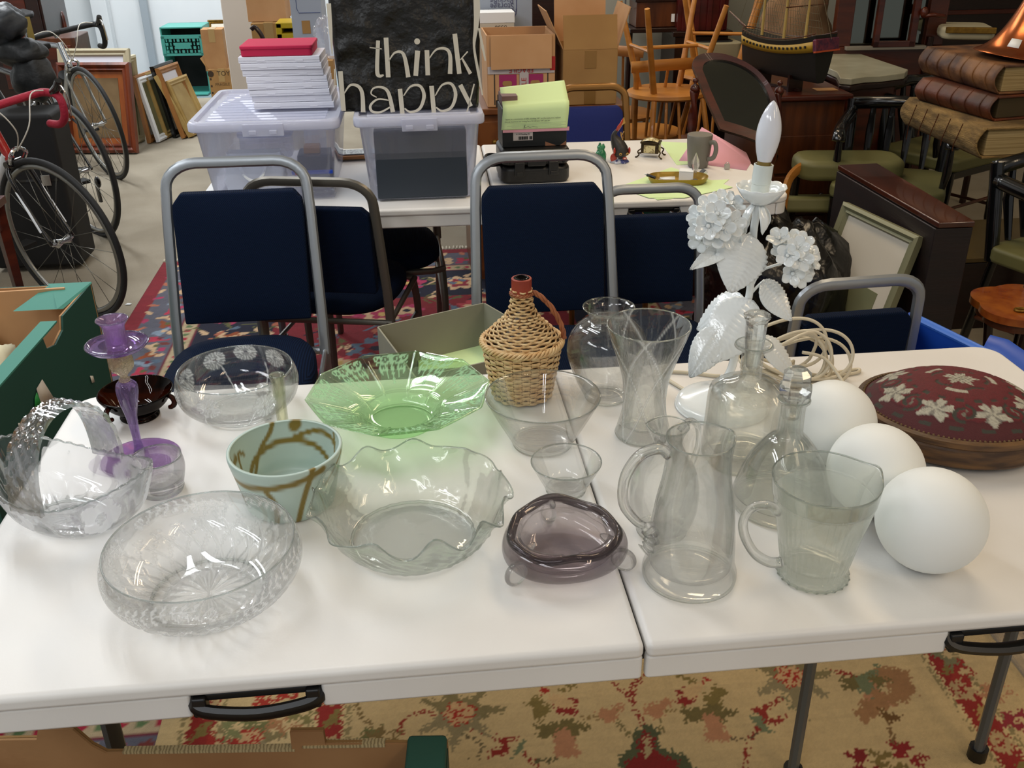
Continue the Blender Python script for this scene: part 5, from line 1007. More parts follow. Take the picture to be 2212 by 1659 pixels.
p_ = at_t(1502, 396); t = thing('wristwatch', 'silver watch head in the oval tray', 'watch', p_); obj('case', G().at(TR(0, 0, .006, .5)).lathe([(.0005, -.003), (.010, -.003), (.011, 0), (.010, .003), (.0005, .003)], 24), M['chrome'], t, sharp=30); obj('bracelet', G().tube([(-.012+.004*math.cos(k), -.002+.003*math.sin(k*2), .006+.001*k) for k in range(6)], .003, 6), M['chrome'], t)
p_ = at_t(1512, 382); t = thing('lighter', 'black and silver lighter leaning in the oval tray', 'lighter', (p_[0], p_[1], zt_+.004), .3, ry=.9); obj('lighter_body', G().box((0, 0, .012), (.012, .022, .024)), M['chrome'], t, bevel=.001); obj('black_panel', G().box((-.0065, 0, .012), (.001, .018, .022)), M['black'], t)
p0, p1 = Vector(at_t(1392, 376, FZ+.028)), Vector(at_t(1450, 396, FZ+.012)); d = (p1-p0).normalized(); t = thing('pen', 'clear ballpoint pen with black grip lying across the tray rim', 'pen', tuple(p0)); L0 = (p1-p0).length
obj('barrel', G().tube([d*.02, d*L0*.98], .0034, 10), M['clear'], t); obj('grip', G().tube([d*.010, d*.040], .0048, 12), M['black'], t); obj('tip', G().tube([d*0, d*.010], [.0008, .0036], 10), M['chrome'], t); obj('end_button', G().tube([d*L0*.80, d*L0], .0042, 10), M['blackm'], t)
# tray box between the chairs
zt0 = .62; M['greycard'] = mat('grey_card', '8a8878', .85, col2='96937f', ns=4)
P = [az(818, 706, zt0), az(1045, 655, zt0), az(1200, 745, zt0), az(900, 815, zt0)]; t = thing('open_carton', 'grey-lined shallow open carton on the floor between the two front chairs', 'carton', (0, 0, 0))
def wall(g, a, b, z0, z1, th=.004):
    d = (b-a); d.z = 0; nrm = Vector((-d.y, d.x, 0)).normalized()*th; g.hexa([(a.x, a.y, z0), (b.x, b.y, z0), (b.x+nrm.x, b.y+nrm.y, z0), (a.x+nrm.x, a.y+nrm.y, z0), (a.x, a.y, z1), (b.x, b.y, z1), (b.x+nrm.x, b.y+nrm.y, z1), (a.x+nrm.x, a.y+nrm.y, z1)])
for i in range(4): g = G(); wall(g, P[i].copy(), P[(i+1) % 4].copy(), .40, zt0); obj('side', g, M['greycard'], t)
obj('bottom', G().hexa([(p.x, p.y, .396) for p in P]+[(p.x, p.y, .40) for p in P]), M['greycard'], t)
for i in range(4): obj('prop_box', G().box((P[i].x*.8+P[(i+2) % 4].x*.2, P[i].y*.8+P[(i+2) % 4].y*.2, .205), (.10, .10, .378)), M['card'], t)
q = az(1010, 765, .50); tag(obj('green_form', G().box((0, 0, 0), (.26, .16, .003)), M['gpap'], loc=(q.x, q.y, .50)), 'green printed form lying in the grey-lined carton', 'paper')
tag(obj('carton_filling', G().box((q.x-.0, q.y+.02, .45), (.24, .18, .094)), M['card3'], bevel=.01), 'brown wrapped parcel under the green form in the grey-lined carton', 'parcel')
q = az(875, 738, .52); tag(obj('bubble_wrap', bagm(.10, .07, .05, 5, .4, .012), M['tub'], loc=(q.x, q.y, .47), sharp=20), 'crumpled clear wrapping in the corner of the grey-lined carton', 'wrapping')
# ---------------------------------------------------------------- bicycles
M['silverp'] = mat('silver_frame_paint', 'a8acb0', .22, .8); M['alloy'] = mat('alloy_rim', '8c8c88', .3, .9); M['redp'] = mat('red_frame_paint', 'a0140e', .2, coat=.6); M['blkp'] = mat('black_frame_paint', '0c0c0e', .2, coat=.6)
M['tape_b'] = mat('black_bar_tape', '141414', .8, bump=.3, bs=90); M['tape_r'] = mat('red_bar_tape', '9c1830', .75, bump=.3, bs=90); M['spoke'] = mat('spoke_steel', '6e6c64', .3, .9); M['cable_w'] = mat('white_cable', 'd0ccc0', .4); M['orange'] = mat('orange_stripe', 'b03c1c', .4)
R0 = .335
def wheel(t, x, hub='chrome', name='wheel', z=R0):
    w_ = obj(name, G().tube([(x+R0*math.cos(a), 0, z+R0*math.sin(a)) for a in [2*PI*k/72 for k in range(72)]], .0125, 10, closed=True), M['rubber'], t, sharp=0, label='black tyre')
    obj('rim', G().tube([(x+(R0-.022)*math.cos(a), 0, z+(R0-.022)*math.sin(a)) for a in [2*PI*k/72 for k in range(72)]], (.012, .009), 8, closed=True, flat=(1, 0, 0)), M['alloy'], w_, sharp=0)
    g = G()
    for k in range(20):
        a = 2*PI*k/20; s = 1 if k % 2 else -1; b = a+.35*(1 if k % 4 < 2 else -1); g.tube([(x+.018*math.cos(b), s*.028, z+.018*math.sin(b)), (x+(R0-.026)*math.cos(a), 0, z+(R0-.026)*math.sin(a))], .0010, 4)
    o = obj('spokes', g, M['spoke'], w_, sharp=0); o['kind'] = 'stuff'
    obj('hub', G().tube([(x, -.05, z), (x, -.034, z), (x, -.030, z), (x, 0, z), (x, .030, z), (x, .034, z), (x, .05, z)], [.006, .010, .020, .010, .020, .010, .006], 14), M[hub], w_, sharp=30)
    return w_
def bike(label, loc, rz, fp, fork, tape, roll=0, steer=0, decal=None, second=None):
    t = thing('bicycle', label, 'bicycle', loc, rz, rx=roll)
    wheel(t, 0); wheel(t, -.98); BB = (-.575, 0, .27); HT, HB = Vector((-.215, 0, .80)), Vector((-.165, 0, .66)); ST = Vector((-.73, 0, .76))
    F_ = lambda a, b, r, nm='frame_tube', m_=fp: obj(nm, G().tube([a, b], r, 14), M[m_], t, sharp=40)
    F_(HT, HB, .019, 'head_tube'); F_(ST, HT+Vector((.005, 0, -.02)), .016, 'top_tube'); F_(BB, HB+Vector((-.005, 0, .02)), .021, 'down_tube', second or fp); F_(BB, ST+Vector((-.01, 0, .03)), .015, 'seat_tube')
    for s in (-1, 1):
        F_((-.98, s*.055, R0), (BB[0], s*.03, BB[2]), .008, 'chain_stay'); F_((-.98, s*.055, R0), (ST[0], s*.012, ST[2]-.02), .007, 'seat_stay')
        obj('fork_leg', G().tube(catm([(-.15, s*.030, .63), (-.13, s*.048, .60), (-.08, s*.050, .48), (0, s*.052, R0)], 5), [(.013, .009)]*8+[(.010, .007)]*8, 10), M[fork], t, sharp=0)
        if decal: o = obj('stripe', G().tube([(-.11, s*.056, .55), (-.03, s*.060, .39)], (.005, .004), 6), M[decal], t)
    obj('fork_crown', G().tube([(-.15, -.036, .645), (-.15, .036, .645)], .016, 10), M[fork], t); obj('brake', G().tube(catm([(-.125, -.03, .655), (-.10, -.035, .69), (-.105, 0, .71), (-.10, .035, .69), (-.125, .03, .655)], 4), .008, 8), M['chrome'], t)
    obj('stem', G().tube([(-.225, 0, .84), (-.15, 0, .87)], .015, 10), M['blkp'], t)
    bar = [(-.15, 0, .87), (-.15, s_ := .10, .87), (-.145, .19, .87)]
    for s in (-1, 1):
        obj('handlebar', G().tube(catm([(-.15, 0, .87), (-.15, s*.10, .87), (-.145, s*.185, .87), (-.12, s*.205, .872), (-.06, s*.21, .868), (-.035, s*.21, .84), (-.045, s*.21, .78), (-.09, s*.212, .745), (-.16, s*.215, .74)], 5), .0155, 12), M[tape], t, sharp=0)
        obj('brake_hood', G().tube([(-.07, s*.208, .875), (-.03, s*.208, .90), (-.015, s*.208, .925)], [.016, .018, .014], 10), M['blkp'], t); obj('brake_lever', G().tube(catm([(-.015, s*.208, .91), (.01, s*.208, .87), (.0, s*.21, .79)], 4), (.004, .009), 8), M['chrome'], t)
        obj('cable', G().tube(catm([(-.10, s*.19, .885), (-.04, s*.09, .90), (-.02, s*.03, .80), (-.10, 0, .70)], 6), .0026, 6), M['cable_w'], t)
    g = G().prism([(0, -.03), (-.10, -.07), (-.26, -.075), (-.27, .075), (-.10, .07), (0, .03)][::-1], 0, .03); g2 = G().at(TR(ST.x+.14, 0, ST.z+.15)); g2.add(g.v, g.f); obj('saddle', g2, M['blackm'], t, bevel=.012); obj('seat_post', G().tube([ST, (ST.x-.02, 0, ST.z+.16)], .012, 10), M['alloy'], t)
    obj('chainring', G().tube([(BB[0]+.08*math.cos(a), -.045, BB[2]+.08*math.sin(a)) for a in [2*PI*k/30 for k in range(30)]], (.004, .006), 6, closed=True), M['blkp'], t)
    for s in (-1, 1): c = obj('crank', G().tube([(BB[0], s*.05, BB[2]), (BB[0]+s*.15, s*.06, BB[2]-.06)], .008, 8), M['blkp'], t); obj('pedal', G().box((BB[0]+s*.15, s*.10, BB[2]-.06), (.07, .07, .018)), M['blackm'], c, bevel=.003)
    obj('rear_derailleur', G().sph((-.98, -.07, .26), (.025, .014, .03), 10, 8).box((-.96, -.07, .20), (.02, .012, .10)), M['blkp'], t)
    obj('water_bottle', G().tube([(-.40, 0, .50), (-.30, 0, .60)], .036, 14), M['blackm'], t)
    return t
h1 = az(150, 515, R0); bike('red, white and black racing bicycle with red bar tape nearest the tables', (h1.x, h1.y, 0), -.62, 'redp', 'blkp', 'tape_r', decal='white', second='white', roll=.10)
h2 = az(226, 266, R0); bike('silver racing bicycle with black drop handlebars, parked behind', (h2.x, h2.y, 0), -.92, 'silverp', 'alloy', 'tape_b', roll=.12)
h3 = az(182, 368, R0); t3 = bike('black bicycle between the red and the silver one, rear wheel towards the tables', (h3.x-.66, h3.y+.72, 0), PI-.83, 'blkp', 'blkp', 'tape_b', roll=-.05, decal='orange')
a_, b_ = ay(-60, 400, 3.62), ay(138, 400, 3.62); zk_ = ay(60, 250, 3.62).z; t = thing('black_case', 'large black hard case standing behind the red racing bicycle', 'case', ((a_.x+b_.x)/2, 3.76, 0)); obj('case_body', G().box((0, 0, zk_/2+.01), (b_.x-a_.x, .24, zk_-.02)), M['blackm'], t, bevel=.02); obj('lid_seam', G().box((0, -.1215, zk_*.6), (b_.x-a_.x-.05, .004, .012)), M['blkp'], t)
for s in (-1, 1): obj('latch', G().box((s*.12, -.125, zk_*.6), (.04, .01, .05)), M['chrome'], t, bevel=.002)
# bags over the bicycles
def blob(name, label, cat, p, r, mt, seed=1, amp=.25, n=28, m_=18, part='body', fr=4):
    g = G().sph((0, 0, 0), 1, n, m_); g.v = [tuple(Vector((v[0]*r[0], v[1]*r[1], v[2]*r[2]))*(1+amp*mnoise.noise(Vector(v)*fr*.4+Vector((seed, 0, 0)))*1.5+amp*.5*abs(mnoise.noise(Vector(v)*fr+Vector((0, seed, 0)))))) for v in g.v]
    return tag(obj(name, g, mt, loc=p, sharp=0), label, cat)
M['nylon'] = mat('black_nylon', '15181a', .55, bump=.5, bs=25)
p = ay(72, 165, 4.0); blob('saddle_bag', 'black nylon saddle bag hanging over the parked bicycles', 'bag', tuple(p), (.095, .08, .11), M['nylon'], 2, .15)
p = ay(45, 112, 4.0); blob('pannier', 'black bag with a brass buckle on top of the bicycles', 'bag', tuple(p), (.11, .08, .06), M['nylon'], 5, .15)
p = ay(5, 50, 4.0); blob('rolled_bag', 'dark grey rolled bag at the top left corner', 'bag', tuple(p), (.10, .09, .08), mat('grey_nylon', '2a2e32', .5, bump=.4, bs=20), 8)
p = ay(62, 60, 4.3); tag(obj('webbing_strap', G().tube([(0, 0, .05), (.01, -.02, -.04), (.0, 0, -.14), (.05, 0, -.20)], (.016, .003), 6), mat('gold_strap', '8c7a3a', .6), loc=tuple(p)), 'yellow brown webbing strap hanging between the black bags', 'strap')
# dark furniture behind the bicycles
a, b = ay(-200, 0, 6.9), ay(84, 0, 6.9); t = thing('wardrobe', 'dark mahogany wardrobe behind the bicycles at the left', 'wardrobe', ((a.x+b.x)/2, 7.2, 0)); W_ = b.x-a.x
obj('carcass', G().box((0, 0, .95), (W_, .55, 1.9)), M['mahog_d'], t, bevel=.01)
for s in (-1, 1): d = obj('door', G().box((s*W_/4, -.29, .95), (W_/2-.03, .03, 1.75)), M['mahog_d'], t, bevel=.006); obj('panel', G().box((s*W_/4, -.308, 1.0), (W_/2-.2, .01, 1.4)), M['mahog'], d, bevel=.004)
a, b = ay(60, 0, 6.5), ay(143, 0, 6.5); zt_ = ay(110, 82, 6.5).z; t = thing('bedside_cabinet', 'brown wooden cabinet directly behind the silver bicycle', 'cabinet', ((a.x+b.x)/2, 6.68, 0)); W_ = b.x-a.x
obj('carcass', G().box((0, 0, zt_/2), (W_, .35, zt_)), M['walnut'], t, bevel=.008); d = obj('door', G().box((0, -.185, zt_/2), (W_-.06, .02, zt_-.1)), M['mahog'], t, bevel=.004); obj('knob', G().sph((W_*.32, -.205, zt_*.6), .012, 10, 8), M['gold'], d)
p = ay(102, 40, 7.2); t = thing('bentwood_chair', 'glossy dark curled bentwood chair back behind the silver handlebar', 'chair', (p.x, p.y+.1, 0), .2)
obj('back_hoop', G().tube(catm([(-.08, 0, .44), (-.075, .03, .75), (-.05, .06, p.z+.02), (.0, .06, p.z+.05), (.05, .06, p.z+.02), (.075, .03, .75), (.08, 0, .44)], 5), .018, 10), M['mahog'], t, sharp=0); obj('seat', G().lathe([(.0005, .42), (.18, .42), (.19, .44), (.0005, .45)], 28, c=(0, -.18, 0)), M['mahog'], t)
for sx in (-1, 1):
    for sy in (-.02, -.33): obj('leg', G().tube([(sx*.13, sy, .43), (sx*.16, sy, .0)], .014, 8), M['mahog'], t)
# framed pictures leaning by the wall
def frame(name, label, P4, mt, w_=.05, inner='mount', th=.03, inner2=None, cat='picture', parts=('mount',)):
    """P4: bottom-left, bottom-right, top-right, top-left corners in the room"""
    A, B, C2, D = [Vector(p) for p in P4]; t = thing(name, label, cat, tuple(A)); x = (B-A); y = (D-A); W_, H_ = x.length, y.length; x.normalize(); y = (y-x*y.dot(x)).normalized(); n = x.cross(y)
    Mx = Matrix((x, y, n)).transposed().to_4x4()
    g = G().at(Mx); pr = [(0, 0), (0, th), (w_*.3, th*1.25), (w_*.6, th*.8), (w_*.8, th*.95), (w_, th*.45), (w_, 0)]
    for (o_, u, v, L_) in (((0, 0), (1, 0), (0, 1), W_), ((W_, 0), (0, 1), (-1, 0), H_), ((W_, H_), (-1, 0), (0, -1), W_), ((0, H_), (0, -1), (1, 0), H_)):
        vs = []
        for e in (0, 1):
            for (d, z) in pr: s_ = (d if e == 0 else L_-d); vs.append((o_[0]+u[0]*s_+v[0]*d, o_[1]+u[1]*s_+v[1]*d, z))
        k = len(pr); g.add(vs, [(i, i+1, k+i+1, k+i) for i in range(k-1)]+[tuple(range(k-1, -1, -1)), tuple(range(k, 2*k))])
    obj('frame', g, M[mt], t, sharp=25); obj('backing', G().at(Mx).box((W_/2, H_/2, th*.25), (W_-w_, H_-w_, th*.3)), M[inner] if inner in M else M['paper'], t)
    if inner2: obj('picture_print', G().at(Mx).box((W_/2, H_/2, th*.42), (W_*inner2[1], H_*inner2[2], .003)), M[inner2[0]], t)
    return t
M['mount'] = mat('cream_mount', 'c4bcac', .7); M['redwood'] = wood('red_brown_wood', '4a1a0c', '7a3416', .35, (6, 1, 1)); M['orangew'] = wood('orange_wood', '8a4418', 'a25a22', .35, (6, 1, 1)); M['tanpic'] = mat('brown_painting', '7a6240', .6, col2='5c4424', ns=5); M['ivory'] = mat('ivory_frame', 'b8ae90', .5); M['goldp'] = mat('pale_gilt', 'a8894e', .4, .2, col2='b89c62', ns=8); M['sage'] = mat('sage_picture', '6c6e50', .6, col2='7c7a58', ns=4)
def fr4(x0, y0, x1, y1, Y, lean=.12, skew=0):
    a = az(x0, y1, 0.002); b = az(x1, y1+skew, 0.002); tl = ay(x0, y0, a.y+lean); tr = ay(x1, y0, b.y+lean); return a, b, tr, tl
t = frame('carved_picture', 'large red brown carved wood frame leaning on the back wall pictures', fr4(148, 137, 301, 330, 6), 'redwood', .06, 'orangew', .045, ('tanpic', .62, .66))
a, b, c_, d = fr4(148, 137, 301, 330, 6); Mx = None
frame('white_frame_picture', 'pale cream frame standing behind the red brown carved frame', [q + Vector((-.03, .10, 0)) for q in (a, b)]+[ay(275, 104, a.y+.26), ay(135, 106, a.y+.26)], 'ivory', .05, 'paper', .03)
fsp = [((290, 310), (272, 122), 'ivory', 'sage', 'greenish picture, first of the leaning row beside the carved frame'), ((318, 310), (283, 165), 'oak', 'mount', 'brown-edged picture, second of the leaning row'), ((338, 308), (290, 170), 'white', 'sage', 'thin white-edged picture in the leaning row'), ((355, 300), (305, 160), 'goldp', 'sage', 'sage green picture in the leaning row'), ((373, 298), (322, 145), 'ebony', 'mount', 'dark-edged picture in the leaning row'), ((392, 300), (332, 150), 'oak', 'paper', 'picture with a white sheet near the end of the leaning row'), ((410, 297), (352, 178), 'goldp', 'goldp', 'pale gold picture frame nearest the storage boxes in the leaning row')]
for i, ((bx, by), (tx, ty), fm_, inn, lab) in enumerate(fsp):
    A = az(bx, by, .004); T = ay(tx, ty, A.y+.02); e_ = Vector((.03, .12, 0)) if i == 0 else Vector((.08, .30, 0)); B = A+e_; frame('leaning_picture', lab, [A, B, T+e_, T], fm_, .045, inn, .024, None)
A = az(407, 298, .004); T = ay(335, 165, A.y+.05); a2 = az(430, 262, .004)
t = frame('gilt_panel', 'pale gold ornate frame facing the room at the end of the leaning row', [A, A+(a2-A)*1.0+Vector((.02, 0, 0)), T+(a2-A)+Vector((.04, 0, 0)), T], 'goldp', .03, 'goldp', .03, ('mount', .3, .7))
# teal folding crate on its end
M['teal'] = mat('teal_plastic', '4aa094', .4); a, b = ay(365, 180, 8.2), ay(452, 180, 8.2); z0 = 0.004; zt_ = ay(400, 58, 8.2).z; t = thing('folding_crate', 'teal plastic folding crate standing on end by the back wall', 'crate', (a.x, 8.2, 0), -.03); W_ = b.x-a.x; D_ = .32
for (nm, c_, d) in (('side', (0, D_/2, zt_/2), (.012, D_, zt_)), ('side', (W_, D_/2, zt_/2), (.012, D_, zt_)), ('end', (W_/2, D_/2, .008), (W_, D_, .012)), ('end', (W_/2, D_/2, zt_-.006), (W_, D_, .012)), ('base', (W_/2, D_, zt_/2), (W_, .012, zt_))): obj(nm, G().box(c_, d), M['blackm'] if nm == 'base' else M['teal'], t, bevel=.002)
pn = obj('folded_side', G().box((W_/2, -.01, zt_*.86), (W_, .012, .03)).box((W_/2, -.01, zt_*.60), (W_, .012, .02)).box((.01, -.01, zt_*.73), (.03, .012, zt_*.28)).box((W_-.01, -.01, zt_*.73), (.03, .012, zt_*.28)).box((W_/2, -.01, zt_*.73), (.13, .012, .05)), M['teal'], t)
for j in range(4):
    for i in range(9): obj('lattice_bar', G().box((.04+i*(W_-.08)/8, -.010, zt_*(.645+.055*j)), (.010 if (i+j) % 2 else .022, .010, .022)), M['teal'], pn)
obj('bottom_grid', G().box((W_/2, -.03, .012), (W_, .16, .012)), M['teal'], t)
# cartons at the back
def carton(label, x0, x1, Y, zb, zt, dep=.25, mt='card3', rz=0, tape=True, open_=False, name='carton'):
    a, b = ay(x0, 100, Y), ay(x1, 100, Y); 
    W_ = b.x-a.x; t = thing(name, label, 'box', ((a.x+b.x)/2, Y+dep/2, zb), rz); H_ = zt-zb
    if not open_: obj('carton_body', G().box((0, 0, H_/2), (W_, dep, H_)), M[mt], t, bevel=.003)
    else:
        for (nm, c_, d) in (('side', (-W_/2, 0, H_/2), (.005, dep, H_)), ('side', (W_/2, 0, H_/2), (.005, dep, H_)), ('front', (0, -dep/2, H_/2), (W_, .005, H_)), ('back', (0, dep/2, H_/2), (W_, .005, H_)), ('bottom', (0, 0, .003), (W_, dep, .005))): obj(nm, G().box(c_, d), M[mt], t)
    if tape and not open_: obj('tape', G().box((0, -dep/2-.001, H_-.05), (.05, .002, .10)).box((0, 0, H_+.001), (.05, dep, .002)), mat('parcel_tape', 'a88a5a', .35), t)
    return t, W_, H_
def zy(px, py, Y): return ay(px, py, Y).z
t, W_, H_ = carton('cardboard carton lettered TOYS on the floor at the back', 441, 498, 7.6, .003, zy(465, 150, 7.6), .22)
M['brownink'] = mat('brown_ink', '3a2a1a', .8); text(t, 'TOYS', .052, TR(.030, -.112, H_-.035, PI/2), M['brownink']); obj('round_logo', G().at(TR(-.085, -.111, H_-.035, PI/2)).lathe([(.0005, 0), (.025, 0), (.025, .002), (.0005, .002)], 20), M['brownink'], t)
text(t, 'FRAGILE', .032, TR(.0, -.112, H_-.12, PI/2), mat('faded_ink', '6c5230', .8)); text(t, 'EFFO', .045, TR(-.02, -.112, .05, PI/2), M['brownink'])
for i in range(4): obj('printed_square', G().box((-W_/2+.015, -.1112, .05+i*.055), (.012, .002, .016)), M['brownink'], t)
for s in (-1, 1): obj('flap', G().at(TR(s*W_/2, 0, H_, 0, s*.5)).box((0, 0, .05), (.004, .20, .10)), M['card3'], t)
zz = zy(465, 150, 7.6); z2 = zy(460, 125, 7.6); carton('plain buff carton standing in the TOYS carton', 437, 484, 7.64, zz-.02, zy(455, 65, 7.6), .16, 'card')
a = ay(438, 52, 8.3); t = frame('small_gilt_picture', 'gold framed picture lying on top behind the buff carton', [(a.x, 8.5, zy(460, 72, 8.4)), (a.x+.22, 8.5, zy(460, 72, 8.4)), (a.x+.22, 8.56, zy(460, 50, 8.4)), (a.x, 8.56, zy(460, 50, 8.4))], 'gold', .03, 'mount', .02)
obj('support', G().box((.11, .15, -zy(460, 72, 8.4)/2), (.3, .2, zy(460, 72, 8.4)-.01)), M['blackm'], t)
carton('tall brown carton beside the cream pillar, lower of two', 547, 622, 4.9, .003, zy(580, 50, 4.9), .3, 'card3'); carton('pale carton on top of the tall brown carton', 543, 625, 4.95, zy(580, 50, 4.9)+.002, zy(580, -60, 4.9), .28, 'card2')
# yellow step stool
M['yellow'] = mat('yellow_plastic', 'c8a80c', .4); Yq = 4.5; a, b = ay(598, 80, Yq), ay(650, 80, Yq); zb_, zt_ = zy(620, 105, Yq), zy(620, 50, Yq); t = thing('step_stool', 'bright yellow plastic step stool on its side among the cartons', 'stool', ((a.x+b.x)/2, Yq+.1, 0)); W_ = b.x-a.x
g = G().box((-W_/2+.015, 0, (zt_+zb_)/2), (.03, .2, zt_-zb_)).box((W_/2-.015, 0, (zt_+zb_)/2), (.03, .2, zt_-zb_)).box((0, 0, zt_-.012), (W_, .2, .028)).box((0, 0, zb_+.035), (W_, .2, .08)); obj('stool_body', g, M['yellow'], t, bevel=.004); obj('stool_back', G().box((0, .095, (zt_+zb_)/2), (W_-.05, .01, zt_-zb_-.05)), M['blackm'], t); obj('lower_step', G().box((0, .02, zb_/2-.002), (W_, .2, zb_-.01)), M['yellow'], t, bevel=.004)
M['bluewhite'] = mat('pale_blue_card', '9ea8b8', .6); t, W_, H_ = carton('pale blue printed removal box standing left behind the black bag', 636, 702, 4.2, .003, zy(660, -20, 4.2), .3, 'bluewhite', tape=False); obj('printed_line', G().tube([(-W_*.3, -.151, H_-.02), (-W_*.3, -.151, H_-.08), (-W_*.24, -.151, H_-.10), (W_*.45, -.151, H_-.10)], .0015, 6), mat('blue_ink', '3a4a7a', .7), t); obj('brown_tape', G().box((-W_*.05, -.1515, zy(660, 60, 4.2)), (.04, .002, .06)), M['card3'], t)
pw_ = ay(700, 100, 3.9); blob('plastic_wrapping', 'crumpled clear plastic wrapping left of the black bag', 'wrapping', (pw_.x, pw_.y, pw_.z+.03), (.05, .05, .09), M['tub'], 3, .3); carton('narrow dark carton under the clear plastic wrapping', 686, 716, 3.84, .003, pw_.z-.055, .14, 'card3', tape=False)
t = thing('wooden_rack', 'low dark wooden rack with a brown rail among the cartons', 'rack', (ay(610, 110, 4.3).x, 4.3, 0)); zr = zy(610, 108, 4.3)
for s in (-1, 1): obj('leg', G().box((s*.16, 0, zr/2), (.025, .025, zr)), M['walnut'], t)
obj('rail', G().at(TR(0, 0, zr, 0, -.12)).box((0, 0, 0), (.42, .03, .02)), M['walnut'], t); obj('shelf', G().box((0, .02, zr*.7), (.36, .15, .02)), M['mahog'], t); obj('curved_arm', G().tube(catm([(-.10, 0, zr), (-.09, 0, zr+.06), (-.12, -.0, zr+.11), (-.14, 0, zr+.10)], 4), .011, 8), M['mahog_d'], t)
# oak sideboard with open cartons
YS = 3.26; zs = zy(1120, 231, YS); a, b = ay(1010, 200, YS), ay(1345, 200, YS); W_ = b.x-a.x; t = thing('sideboard', 'knotty brown wooden sideboard beyond the far table, carrying two cartons', 'sideboard', ((a.x+b.x)/2, YS+.22, 0)); M['knotty'] = mat('knotty_wood', '5a2e10', .4, col2='74431c', ns=2.5, nd=4, wave=3, stretch=(1, 1, 3), coat=.2)
obj('carcass', G().box((0, 0, (zs-.03)/2), (W_, .44, zs-.03)), M['knotty'], t, bevel=.004); obj('top', G().box((0, 0, zs-.014), (W_+.03, .48, .028)), M['knotty'], t, bevel=.006)
for i in range(3): d = obj('drawer', G().box((-W_/3+i*W_/3, -.225, zs-.14), (W_/3-.02, .015, .17)), M['knotty'], t, bevel=.003); obj('knob', G().sph((-W_/3+i*W_/3, -.242, zs-.14), .012, 10, 8), M['gold'], d)
ztc = zy(1120, 76, YS); t, W_, H_ = carton('open carton with magenta print and FRAGILE tape on the sideboard', 1052, 1198, YS+.01, zs+.002, ztc, .27, 'card2', open_=True)
M['mag'] = mat('magenta_print', '9c2460', .6); M['tape_w'] = mat('fragile_tape', 'b8b0b0', .4); M['redink'] = mat('red_ink', 'a8201c', .6); M['darkink'] = mat('dark_print', '2c2620', .7)
y_ = -.1385; zf = zy(1120, 150, YS)-zs; obj('front_flap', G().at(TR(0, -.140, H_, -.03)).box((0, -.006, -(H_-zf)/2), (W_*.90, .004, H_-zf)), M['card2'], t); obj('side_flap', G().at(TR(W_/2+.002, 0, H_, 0, .25)).box((.0, 0, -.06), (.004, .24, .12)), M['card'], t)
for s in (-1, 1): p_ = obj('magenta_panel', G().box((s*W_*.20, y_, zf*.60), (W_*.26, .002, zf*.50)), M['mag'], t); obj('printed_oval', G().at(TR(s*W_*.21, y_-.0015, zf*.62, PI/2)).prism(rrect(.040, .020, .009), 0, .001), M['card3'], p_)
obj('printed_base', G().box((0, y_, zf*.20), (W_*.72, .002, zf*.26)).box((-W_*.33, y_, zf*.08), (.03, .002, .03)), M['darkink'], t)
for s in (-1, 1): obj('printed_border', G().box((s*W_*.40, y_, zf*.5), (.004, .002, zf*.9)), M['darkink'], t)
obj('tape_band', G().box((0, y_-.001, zf*.97), (W_*1.0, .002, .030)), M['tape_w'], t); obj('tape_upright', G().box((.012, y_-.003, zf*.45), (.038, .002, zf*.95)), M['tape_w'], t); text(t, 'FRAGILE', .030, TR(.012, y_-.0045, zf*.40, PI/2, 0, 0) @ Matrix.Rotation(PI/2, 4, 'Z'), M['redink']); text(t, 'FRAGILE', .028, TR(0, y_-.0045, zf*.97, PI/2) @ Matrix.Rotation(PI, 4, 'Z'), M['redink']); obj('tape_corner', G().box((W_*.47, y_-.002, zf*1.12), (.022, .002, .055)), M['redink'], t)
ztd = zy(1275, 107, YS); t, W_, H_ = carton('taller tan carton with upright flaps on the right of the sideboard', 1218, 1334, YS+.0, zs+.002, ztd, .27, 'card3', open_=True)
obj('front_flap', G().at(TR(0, -.135, H_, -.22)).box((0, 0, .068), (W_, .004, .135)), M['card3'], t); obj('back_flap', G().at(TR(0, .135, H_, -.1)).box((0, 0, .10), (W_, .004, .20)), M['card2'], t); obj('side_flap', G().at(TR(-W_/2, 0, H_, 0, -.45)).box((0, 0, .085), (.004, .26, .17)), M['card'], t); obj('side_flap', G().at(TR(W_/2, 0, H_, 0, .3)).box((0, 0, .085), (.004, .26, .17)), M['card'], t); obj('tape_patch', G().box((0, -.1385, .03), (.048, .002, .055)).box((0, -.1385, H_-.04), (.048, .002, .07)), mat('tan_tape', '8a6632', .4), t); obj('filling', G().box((0, 0, H_*.4), (W_-.02, .25, H_*.75)), M['card'], t)
